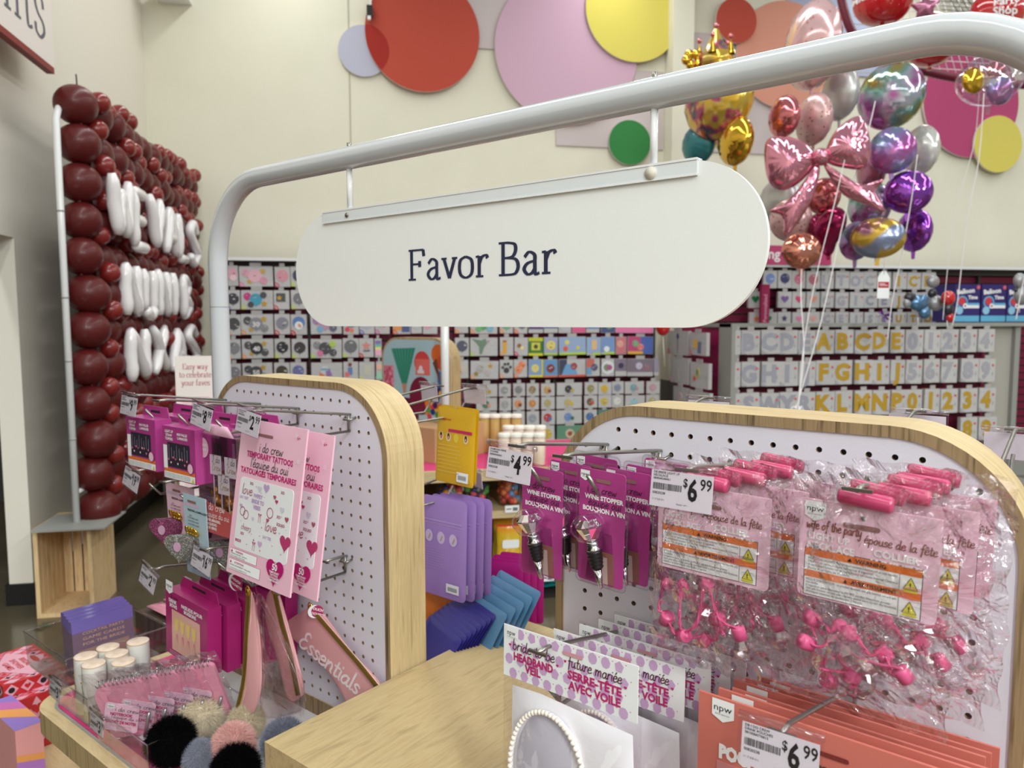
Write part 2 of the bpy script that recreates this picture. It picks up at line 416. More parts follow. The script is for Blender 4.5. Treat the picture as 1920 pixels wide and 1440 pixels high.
# serif skeletons: lists are curved strokes with pen contrast, tuples straight strokes
SER = {
 'F': (1.25, [((.28, 1.52), (.28, 0)), ((.08, 1.5), (1.08, 1.5)), ((.06, .03), (.56, .03)), ((.28, .8), (.82, .8)), ((1.06, 1.5), (1.1, 1.18)), ((.82, .95), (.82, .65))]),
 'B': (1.32, [((.3, 1.5), (.3, 0)), ((.06, 1.49), (.6, 1.49)), [(.55, 1.49), (.92, 1.4), (.98, 1.12), (.82, .86), (.5, .8)], [(.5, .8), (.98, .72), (1.12, .4), (.95, .08), (.5, .03)], ((.06, .03), (.6, .03)), ((.3, .8), (.6, .8))]),
 'a': (.98, [[(.14, .78), (.38, 1.0), (.66, .86), (.68, .55), (.68, .12)], [(.68, .12), (.74, .0), (.92, .06)], [(.68, .6), (.3, .5), (.12, .25), (.3, .02), (.52, .06), (.68, .25)]]),
 'v': (1.0, [((.16, .98), (.5, .02)), ((.84, .98), (.5, .02)), ((.0, .97), (.34, .97)), ((.66, .97), (1.0, .97))]),
 'o': (1.04, [[(.5, 1.0), (.2, .85), (.12, .5), (.2, .15), (.5, .0), (.82, .15), (.9, .5), (.82, .85), (.5, 1.0)]]),
 'r': (.82, [((.26, .98), (.26, 0)), ((.06, .95), (.26, .97)), ((.06, .03), (.5, .03)), [(.26, .6), (.42, .92), (.66, 1.0), (.74, .86)]]),
 'E': (1.15, [((.28, 1.5), (.28, 0)), ((.06, 1.49), (1.0, 1.49)), ((.06, .03), (1.04, .03)), ((.28, .8), (.78, .8)), ((1.0, 1.49), (1.02, 1.2)), ((1.02, .03), (1.06, .35))]),
 'e': (.95, [[(.14, .55), (.82, .56), (.78, .85), (.48, 1.0), (.2, .85), (.12, .5), (.22, .12), (.52, .0), (.84, .2)]]),
 'n': (1.12, [((.24, .98), (.24, 0)), ((.06, .96), (.24, .96)), ((.06, .03), (.44, .03)), [(.24, .65), (.5, .98), (.78, .9), (.84, .6), (.84, 0)], ((.66, .03), (1.04, .03))]),
 't': (.66, [((.28, 1.35), (.28, .25)), [(.28, .3), (.34, .03), (.6, .08)], ((.04, .97), (.58, .97))]),
 's': (.8, [[(.68, .75), (.62, .95), (.35, 1.0), (.14, .8), (.3, .56), (.62, .4), (.68, .18), (.42, .0), (.14, .08), (.1, .28)]]),
 'y': (1.0, [((.16, .98), (.5, .05)), ((.84, .98), (.4, -.35)), [(.4, -.35), (.25, -.52), (.08, -.42)], ((.0, .97), (.34, .97)), ((.66, .97), (1.0, .97))]),
 'w': (1.42, [((.16, .98), (.42, .02)), ((.7, .98), (.42, .02)), ((.7, .98), (.96, .02)), ((1.24, .98), (.96, .02)), ((.0, .97), (.32, .97)), ((1.08, .97), (1.4, .97))]),
 'c': (.86, [[(.78, .76), (.7, .95), (.46, 1.0), (.2, .85), (.12, .5), (.2, .15), (.5, .0), (.8, .2)]]),
 'l': (.52, [((.26, 1.6), (.26, 0)), ((.08, 1.58), (.26, 1.58)), ((.06, .03), (.46, .03))]),
 'b': (1.02, [((.24, 1.6), (.24, 0)), ((.06, 1.58), (.24, 1.58)), [(.24, .7), (.5, 1.0), (.82, .85), (.9, .5), (.8, .12), (.5, .0), (.24, .2)]]),
 'u': (1.1, [((.22, .98), (.22, .3)), [(.22, .35), (.34, .02), (.6, .05), (.82, .35)], ((.82, .98), (.82, 0)), ((.04, .97), (.22, .97)), ((.64, .97), (.82, .97)), ((.82, .03), (1.0, .03))]),
 'f': (.62, [((.26, 1.3), (.26, 0)), [(.26, 1.25), (.4, 1.6), (.68, 1.5)], ((.06, .97), (.56, .97)), ((.06, .03), (.5, .03))]),
 ' ': (.5, []),
}
def serif(mb, txt, x, z, xh, m, w=.17, thin=.06, **k):
    k.setdefault('shear', 0); pen(mb, txt, x, z, xh, m, w=w, thin=thin, tbl=SER, **k)

# ================================================================== THE SETTING (frame S)
YW = 6.9; XL = -1.76
m = MB(); m.box((-7, -6, -.05), (12.5, YW, 0), FLOOR); struct('floor', m)
m = MB(); m.box((XL-.115, YW, 0), (12.5, YW+.12, 5.4), WALL); struct('wall_back', m)
m = MB(); m.box((XL-.115, 4.32, 0), (XL, YW, 5.4), LWALL); m.box((XL-.115, -6, 1.93), (XL, 4.32, 5.4), LWALL); struct('wall_left', m)
m = MB(); m.box((XL-.13, 4.305, 0), (XL+.012, YW, .115), BLACKB); struct('baseboard_left', m)
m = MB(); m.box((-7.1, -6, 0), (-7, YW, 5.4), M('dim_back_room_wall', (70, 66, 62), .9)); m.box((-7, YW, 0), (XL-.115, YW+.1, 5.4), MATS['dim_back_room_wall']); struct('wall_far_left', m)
m = MB(); m.box((12.5, -6, 0), (12.6, YW+.12, 5.4), WALL); struct('wall_right', m)
# shallow column in the back wall
a = hit(1247, 100, 'y', YW, 'S'); yc = hit(1262, 100, 'x', a.x, 'S').y; b = hit(1301, 100, 'y', yc, 'S')
m = MB(); m.box((a.x, yc, .93), (b.x, YW, 5.4), WALL); m.box((a.x, yc, 0), (b.x, YW, .93), M('grey_dado_paint', (104, 100, 96), .8)); struct('trim_1', m)
m = MB(); p = hit(655, 130, 'y', YW-.004, 'S'); m.box((p.x-.004, YW-.006, 2.02), (p.x+.004, YW, 5.4), M('wall_joint_shadow_gap', (176, 170, 152), .9)); struct('trim_2', m)
# hanging pendant light just entering the top of the frame
m = MB(); p = deep(315, 1, 6.0); p.z += .075; m.box((p.x-.13, p.y-.06, p.z), (p.x+.13, p.y+.9, p.z+.07), WHT); m.tube([(p.x, p.y+.4, p.z+.07), (p.x, p.y+.4, 5.4)], .006, STEEL)
single('pendant_light', m, 'white slim pendant light at the top edge above the balloon wall', 'light', origin=(p.x, p.y, p.z))
# fallen leaf-like scrap on the floor
p = hit(82, 1177, 'z', 0, 'S'); m = MB()
m.add([(p.x-.045, p.y-.02, .004), (p.x-.01, p.y-.02, .012), (p.x+.04, p.y+.005, .004), (p.x+.01, p.y+.022, .014), (p.x-.03, p.y+.01, .008)], [(0, 1, 2, 3, 4)], M('dark_green_leaf', (62, 82, 54), .7))
single('leaf', m, 'small dark green leaf lying on the concrete floor', 'leaf', origin=(p.x, p.y, 0))

# ------------------------------------------------------------------ overhead sign on the left wall: "Events"
a = hit(103, 138, 'x', XL+.16, 'S'); x1 = XL+.16; y1 = a.y; z0 = a.z
T = Thing('wall_sign', 'white box sign with red lower edge and grey lettering high on the left wall', 'sign', origin=(XL, y1, z0))
m = MB(); m.box((x1-.035, y1-2.6, z0), (x1, y1, z0+.75), M('white_sign_face', (226, 218, 212), .5)); T.part('sign_box', m)
m = MB(); m.box((x1-.037, y1-2.6, z0-.006), (x1+.001, y1-.008, z0+.026), M('red_sign_trim', (128, 26, 22), .5)); T.part('lower_trim', m)
for yy in (y1-.5, y1-2.0):
    m = MB(); m.box((XL+.001, yy, z0+.3), (x1-.035, yy+.03, z0+.33), STEEL); T.part('bracket', m)
m = MB(); SGN = Matrix(((0, 1, 0, x1+.0002), (1, 0, 0, y1), (0, 0, 1, z0), (0, 0, 0, 1)))
m.X = Matrix(((0, -1, 0, x1+.0004), (1, 0, 0, y1), (0, 0, 1, z0), (0, 0, 0, 1)))
serif(m, 'Events', -.085, .13, .205, M('grey_sign_ink', (92, 90, 100), .6), w=.13, thin=.07, align='R', sp=.06, sx=.86); T.part('lettering', m)

# ------------------------------------------------------------------ balloon wall
BX = -1.43
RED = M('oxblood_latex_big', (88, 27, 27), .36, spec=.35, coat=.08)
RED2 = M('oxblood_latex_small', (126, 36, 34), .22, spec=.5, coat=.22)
WBAL = M('white_foil', (236, 232, 234), .16, spec=.8, coat=.4)
T = Thing('balloon_backdrop', 'tall backdrop of dark red balloons with white letter balloons beside the left wall', 'balloon display', origin=(BX, 4.15, 0))
m = MB()
for yy in (4.17, 6.72):
    m.tube([(BX-.05, yy, .47), (BX-.05, yy, 2.50), (BX-.05, yy+(.04 if yy < 5 else -.04), 2.56), (BX-.05, yy+(.14 if yy < 5 else -.14), 2.60)], .017, WHT, 10)
    for z in (.9, 1.3, 1.62, 2.05): m.tube([(BX-.05, yy, z-.004), (BX-.05, yy, z+.004)], .0185, GREYM, 10)
m.tube([(BX-.05, 4.3, 2.60), (BX-.05, 6.6, 2.60)], .017, WHT, 10); m.tube([(BX-.05, 4.2, .62), (BX-.05, 6.7, .62)], .012, WHT, 8)
T.part('frame', m)
m = MB(); m.box((BX-.21, 4.02, .462), (BX+.13, 4.36, .47), GREYM); m.box((BX-.19, 6.6, .462), (BX+.13, 6.86, .47), GREYM); T.part('foot_plate', m)
def big_mesh():
    m = MB(); m.ball((0, 0, 0), (.104, .109, .1), RED, 20, 12); m.lathe([(.004, -.108), (.009, -.1), (.003, -.09)], RED, 8); return m
def small_mesh():
    m = MB(); m.ball((0, 0, 0), (.058, .06, .056), RED2, 16, 10); return m
bigs = []; smalls = []
for c in range(13):
    for r in range(12):
        j = random.Random(c*50+r)
        bigs.append((c, (BX-.035+(.04 if c else .04)+j.uniform(-.015, .015), 4.32+c*.192+j.uniform(-.012, .012)+(.0 if c else -.03-(11-r)*.0), .505+r*.19+j.uniform(-.006, .006))))
for c in range(13):
    for r in range(12):
        j = random.Random(999+c*50+r)
        if j.random() < .12 and c > 0: continue
        smalls.append((c, (BX+.06+j.uniform(-.02, .025), 4.42+c*.192+j.uniform(-.03, .03), .6+r*.19+j.uniform(-.03, .03)-(.02 if r == 11 else 0))))
def spread(lst, mesh, pname, sname, keep):
    lst = sorted(lst, key=lambda q: q[0]); first = None
    for i, (c, p) in enumerate(lst[:keep]):
        if first is None:
            mm = mesh(); first = mm.build(pname, 'S', (0, 0, 0), T.o)
            ob = first
        else:
            ob = first.copy(); COL.objects.link(ob); ob.parent = T.o
        j = random.Random(i); ob.location = Vector(p)-T.origin
        s_ = j.uniform(.95, 1.04); ob.scale = (s_, s_, s_); ob.rotation_euler = (j.uniform(-.3, .3), j.uniform(-.3, .3), j.uniform(0, 6))
    base = mesh(); mm = MB()
    for c, p in lst[keep:]:
        for mi in range(1): mm.add([Vector(v)+Vector(p) for v in base.v], base.f, base.mats[0], True)
    tag(T.part(sname, mm), kind='stuff')
spread(bigs, big_mesh, 'large_balloon', 'large_balloons_far', 96)
spread(smalls, small_mesh, 'small_balloon', 'small_balloons_far', 96)
m = MB(); m.tube([(BX+.005, 4.32, 2.67), (BX+.003, 4.315, 2.76)], .004, BLK, 6); T.part('wire_end', m)
# white letter balloons; strokes in units of letter height, drawn on the plane facing +X
LET = {'W': [(0, 1, .12, 0), (.12, 0, .25, .8), (.25, .8, .4, 0), (.4, 0, .52, 1)], 'E': [(0, 0, 0, 1), (0, 1, .42, 1), (0, .5, .36, .5), (0, 0, .42, 0)],
       'V': [(0, 1, .22, 0), (.22, 0, .46, 1)], 'A': [(0, 0, .24, 1), (.24, 1, .48, 0), (.1, .35, .38, .35)], 'L': [(0, 1, 0, 0), (0, 0, .4, 0)],
       'S': 'S', 'N': [(0, 0, 0, 1), (0, 1, .4, 0), (.4, 0, .4, 1)], 'U': [(0, 1, 0, .15), (0, .15, .2, 0), (.2, 0, .4, .15), (.4, .15, .4, 1)],
       'I': [(.1, 0, .1, 1)], 'B': [(0, 0, 0, 1), (0, 1, .34, .78), (.34, .78, .05, .52), (.05, .52, .38, .25), (.38, .25, 0, 0)],
       'X': [(0, 0, .42, 1), (0, 1, .42, 0)], 'D': [(0, 0, 0, 1), (0, 1, .4, .7), (.4, .7, .4, .3), (.4, .3, 0, 0)]}
def wall_word(word, y0, y1, z0, h0, h1, tilt=0):
    n = len(word); step = (y1-y0)/n
    for i, ch in enumerate(word):
        h = h0+(h1-h0)*i/max(n-1, 1); yy = y0+i*step; j = random.Random(i*7+len(word)); dz = j.uniform(-.03, .03)
        m = MB(); st = LET[ch]; r = .036
        def pt(u, v): return (BX+.135+.003*math.sin(v*9+i), yy+u*1.5*step, z0+dz+v*h)
        if st == 'S':
            pts = catmull([(.42, .8), (.22, 1.0), (.02, .78), (.22, .52), (.42, .26), (.2, 0), (0, .18)], 5)
            P = [pt(*p) for p in pts]; rad = [r*(.75+.25*math.sin(PI*k/(len(P)-1)*1.0)) for k in range(len(P))]
            m.tube(P, rad, WBAL, 12)
        else:
            for (u0, v0, u1, v1) in st:
                P = [pt(u0+(u1-u0)*k/8, v0+(v1-v0)*k/8) for k in range(9)]
                rad = [r*(.55, .9, 1.02, .96, 1.03, .97, 1.02, .9, .55)[k] for k in range(9)]
                m.tube(P, rad, WBAL, 12)
        T.part('letter_balloon', m, label='white foil letter balloon')
wall_word('WEVALS', 4.36, 6.5, 1.95, .31, .31)
wall_word('NUNIB', 4.52, 6.2, 1.53, .28, .29)
wall_word('NXAS', 4.56, 6.4, 1.18, .29, .28)
# crates under the balloon wall
def crate(x0, y0, label):
    t = Thing('wooden_crate', label, 'crate', origin=(x0, y0, 0), group='pine crates under the balloon wall')
    wd, dp, ht = .27, .34, .46
    for i in range(6):
        m = MB(); q = i*dp/6; m.box((x0+wd-.012, y0+q+.004, .0), (x0+wd, y0+q+dp/6-.004, ht), PINE); t.part('side_slat', m)
        m = MB(); m.box((x0, y0+q+.004, .0), (x0+.012, y0+q+dp/6-.004, ht), PINE); t.part('side_slat', m)
    for i in range(5):
        m = MB(); q = i*(wd-.024)/5; m.box((x0+.012+q+.004, y0+dp-.014, .0), (x0+.012+q+(wd-.024)/5-.004, y0+dp-.004, ht), PINE); t.part('back_slat', m)
    m = MB(); m.box((x0+.012, y0+.008, 0), (x0+wd-.012, y0+dp-.014, .018), PINE); t.part('end_panel', m)
    m = MB(); m.box((x0+.012, y0+.008, ht-.018), (x0+wd-.012, y0+dp-.014, ht), PINE); t.part('end_panel', m)
    m = MB()
    for (xx0, xx1, z0, z1) in ((x0, x0+.02, 0, ht), (x0+wd-.02, x0+wd, 0, ht), (x0+.02, x0+wd-.02, 0, .02), (x0+.02, x0+wd-.02, ht-.02, ht)): m.box((xx0, y0-.006, z0), (xx1, y0+.006, z1), PINE)
    t.part('rim', m)
crate(-1.66, 4.10, 'open pine crate standing on end under the near post of the balloon wall')
crate(-1.56, 6.50, 'pine crate under the far end of the balloon wall near the corner')

# ------------------------------------------------------------------ wall art: felt discs and panels
def felt(name, c): return bump(M(name, c, .95, spec=.1, sheen=.15), 160, .25, .003)
def disc(px, py, rz, mat, name, label, layer=1, sides=None):
    c = hit(px, py, 'y', YW-.03*layer, 'S'); t = (c-Vector((0, 0, CAMH))).dot(basis(YAW_S)[0]); r = rz*t/FPX
    m = MB(); m.prism(circ(c.x, c.z, r, 64), YW-.03*layer, YW-.03*layer+.026, mat, side=M('white_art_edge', (214, 208, 200), .8))
    return single(name, m, label, 'wall art', origin=(c.x, YW-.03*layer, c.z), group='felt shapes on the back wall'), c, r
def panel(px0, py0, px1, py1, mat, label, layer=0.6, r=.01):
    a = hit(px0, py0, 'y', YW-.03*layer, 'S'); b = hit(px1, py1, 'y', YW-.03*layer, 'S')
    m = MB(); m.prism(rrect(min(a.x, b.x), min(a.z, b.z), max(a.x, b.x), max(a.z, b.z), r), YW-.03*layer, YW-.001, mat)
    return single('wall_panel', m, label, 'wall art', origin=((a.x+b.x)/2, YW, (a.z+b.z)/2), group='felt shapes on the back wall')
F_LAV = felt('lavender_felt', (186, 186, 204)); F_RED = felt('red_felt', (184, 80, 66)); F_MAU = felt('mauve_felt', (204, 168, 188))
F_GRY = felt('pale_mauve_felt', (200, 188, 188)); F_YEL = felt('yellow_felt', (216, 202, 100)); F_GRN = felt('green_felt', (60, 130, 72))
F_PEA = felt('peach_felt', (216, 152, 132)); F_MAG = felt('magenta_felt', (180, 74, 116)); F_BLU = felt('blue_grey_felt', (170, 176, 200))
panel(845, -40, 1000, 97, F_GRY, 'pale mauve felt panel between the large red and mauve discs')
panel(1043, 122, 1243, 281, F_GRY, 'pale mauve felt panel behind the green disc', layer=.5)
panel(1302, 60, 1480, 291, F_GRY, 'pale mauve felt panel behind the peach disc', layer=.5)
panel(1478, -60, 1662, 146, F_BLU, 'blue grey felt panel with rounded corners behind the balloons', layer=.7, r=.12)
o, c1, r1 = disc(682, 95, 47, F_LAV, 'felt_disc', 'small lavender felt disc overlapping the large red disc', 1)
o2, c2, r2 = disc(793, 62, 107, F_RED, 'felt_disc', 'large red felt disc on the cream back wall', 2)
lens = [(x, z) for (x, z) in circ(c1.x, c1.z, r1, 96) if (x-c2.x)**2+(z-c2.z)**2 < (r2*.998)**2]
lens.sort(key=lambda p: p[1])
lens2 = [(x, z) for (x, z) in circ(c2.x, c2.z, r2*.998, 160) if (x-c1.x)**2+(z-c1.z)**2 < r1**2]; lens2.sort(key=lambda p: -p[1])
m = MB(); m.flat(lens+lens2, YW-.0615, felt('dark_red_felt', (160, 52, 46)))
ob = m.build('overlap_patch', 'S', (c2.x, YW-.06, c2.z), o2)
disc(1064, 92, 138, F_MAU, 'felt_disc', 'very large mauve felt disc on the back wall', 1.6)
disc(1190, 18, 95, F_YEL, 'felt_disc', 'large yellow felt disc at the top beside the column', 2.6)
disc(1181, 267, 41, F_GRN, 'felt_disc', 'small green felt disc on the pale panel', 1.6)
disc(1472, 103, 98, F_PEA, 'felt_disc', 'large peach felt disc behind the pink balloons', 1.6)
disc(1381, 38, 41, F_RED, 'felt_disc', 'small red felt disc beside the peach disc', 2.6)
disc(1822, 190, 103, F_MAG, 'felt_disc', 'large magenta felt disc at the upper right', 1.6)
disc(1872, 270, 52, F_YEL, 'felt_disc', 'small yellow felt disc overlapping the magenta disc', 2.6)
m = MB(); p = hit(693, 22, 'y', YW-.1, 'S'); m.box((p.x-.025, YW-.12, p.z-.04), (p.x+.025, YW-.07, p.z+.05), BLK); m.box((p.x-.02, YW-.12, p.z-.07), (p.x+.01, YW-.08, p.z-.04), WHT)
m.box((p.x+.0, YW-.11, p.z+.05), (p.x+.016, YW-.09, p.z+.5), WHT)
single('wall_bracket', m, 'small black and white bracket at the edge of the red disc', 'bracket', origin=(p.x, YW-.07, p.z))

# ------------------------------------------------------------------ back gondola: frames
YG = 6.40
GM = {}
def zg(px, py, Y=YG): return hit(px, py, 'y', Y, 'S').z
def xg(px, Y=YG, py=620): return hit(px, py, 'y', Y, 'S').x
def gondola(px0, px1, label, posts):
    x0, x1 = xg(px0, py=600), xg(px1, py=600); zt = zg(460, 489)
    t = Thing('wall_rack', label, 'shelving', origin=((x0+x1)/2, 6.6, 0), group='maroon display racks along the back wall')
    m = MB(); m.box((x0, 6.56, .1), (x1, 6.60, zt), MAROON)
    k = .2
    while k < zt: m.box((x0, 6.556, k), (x1, 6.561, k+.012), DARK); k += .075
    t.part('slatwall_panel', m)
    m = MB(); m.box((x0, 6.1, 0), (x1, 6.6, .14), GREYM); t.part('base_deck', m)
    m = MB(); m.box((x0, 6.36, zt), (x1+.0, 6.62, zt+.025), WHT); t.part('top_trim', m)
    m = MB(); m.box((x0, 6.50, zt-.05), (x1, 6.56, zt), M('dark_gap_grey', (72, 68, 66), .6)); t.part('top_gap_strip', m)  # dark strip put in for the dark gap below the white trim
    for q in posts:
        m = MB(); x = xg(q); m.box((x-.012, 6.52, .14), (x+.012, 6.56, zt), M('dark_upright', (60, 56, 56), .5)); t.part('upright', m)
    return t
gondola(404, 1237, 'long maroon slatwall rack of foil balloon packets along the back wall', (578, 744, 880, 1046, 1236))
gondola(1300, 2060, 'maroon slatwall rack behind the letter balloon rack on the right', (1546, 1694, 1850))

# ------------------------------------------------------------------ balloon packets
POLY = M('packet_white_film', (192, 190, 191), .22, spec=.6, coat=.35)
bump(POLY, 30, .35, .01)
TABG = M('grey_hang_tab', (176, 172, 172), .5)
GREYF = M('charcoal_print', (76, 74, 78), .35, coat=.3); GRY2 = M('mid_grey_print', (138, 136, 142), .3, coat=.3)
GOLDP = M('gold_print', (196, 156, 46), .3, metal=.25, coat=.4)
SILVP = M('silver_print', (176, 176, 190), .25, metal=.35, coat=.4)
def ink(c): return M('print_%02x%02x%02x' % tuple(c), c, .4, coat=.2)
CORN = [(224, 150, 96), (196, 208, 96), (206, 92, 88), (132, 124, 188), (220, 128, 166)]
SKY = (120, 168, 204)
def packet(x0, x1, z0, z1, Y, art, label, group, name='balloon_packet', depth=.02, seed=0, base=None, frame='S', rotT=None, cat='packet'):
    j = random.Random(seed); w_ = x1-x0; h = z1-z0; m = MB()
    dx, dz = j.uniform(-.003, .003), j.uniform(-.003, .003)
    T_ = Matrix.Translation((x0+dx, Y, z0+dz)) @ Matrix.Rotation(R(j.uniform(-1.2, 1.2)), 4, 'Y') @ Matrix.Rotation(R(j.uniform(-4, 4)), 4, 'Z')
    if rotT is not None: T_ = rotT
    m.X = T_
    b = base or POLY
    m.prism(rrect(0, 0, w_, h, .004, 2), 0, depth, b)
    m.box((w_*.32, -.001, h-.004), (w_*.66, .004, h+.03), TABG)
    y = -.0015
    for item in art:
        k = item[0]; c = item[1]
        mt = c if not isinstance(c, tuple) else ink(c)
        y -= .0007
        if k == 'disc':
            u, v, r = item[2:5]; m.prism(circ(u*w_, v*h, r*h, 16), y-.001, 0, mt)
            if r > .18:
                lt = (GRY2, POLY, GREYF)[j.randrange(3)]; q = r*h
                for kk in range(j.randrange(2, 5)): a_ = j.uniform(-.6, .5)*q; b_ = j.uniform(-.6, .6)*q; m.flat(rect(u*w_+a_, v*h+b_, u*w_+a_+j.uniform(.2, .6)*q*.8, v*h+b_+q*j.uniform(.1, .25)), y-.0013-.0001*kk, lt if kk % 2 else ink((206, 200, 196)))
                m.flat([(u*w_-q*.08, v*h-q*.98), (u*w_+q*.08, v*h-q*.98), (u*w_, v*h-q*1.35)], y-.0008, mt)
        elif k == 'rect': u0, v0, u1, v1 = item[2:6]; m.flat(rect(u0*w_, v0*h, u1*w_, v1*h), y, mt)
        elif k == 'heart': u, v, r = item[2:5]; m.flat(heart(u*w_, v*h, r*h), y, mt)
        elif k == 'star': u, v, r = item[2:5]; m.flat(star(u*w_, v*h, r*h, 5, .5), y, mt)
        elif k == 'corner': m.flat(sector(0, 0, 0, .24*h, 0, PI/2), y, mt); m.flat(sector(0, 0, .12*h, .16*h, 0, PI/2), y-.0004, POLY)
        elif k == 'text':
            s_, u, v, sz = item[2:6]; text(m, s_, u*w_, v*h, sz*h, mt, y=y, align='C', bold=.03 if len(item) < 7 else item[6])
        elif k == 'poly': m.flat([(p[0]*w_, p[1]*h) for p in item[2]], y, mt)
        elif k == 'tri': u, v, r = item[2:5]; m.flat([(u*w_-r*h, v*h-r*h), (u*w_+r*h, v*h-r*h), (u*w_, v*h+r*h)], y, mt)
    return single(name, m, label, cat, frame, (x0+w_/2, Y+depth, z0) if rotT is None else tuple(rotT.to_translation()), group)
ORD = ['top', 'second', 'third', 'fourth', 'fifth', 'sixth', 'seventh', 'eighth']
def rnd(c=None, corner=None, txt=None, mt=None):
    a = [('disc', mt or c or GREYF, .5, .55, .3)]
    if txt: a.append(('text', (232, 232, 232), txt, .5, .46, .24))
    if corner: a.append(('corner', corner))
    return a
def cluster(cols, corner=None, txt=None):
    a = []
    pos = [(.2, .68, .2), (.46, .52, .32), (.3, .25, .16), (.72, .3, .19), (.7, .75, .17)]
    for (u, v, r), c in zip(pos, cols): a.append(('star' if (c is GOLDP) else 'disc', c, u, v, r))
    if txt: a.append(('text', (224, 224, 224), txt, .46, .38, .34))
    if corner: a.append(('corner', corner))
    return a
BLKP = M('black_print', (48, 46, 50), .3, coat=.3)
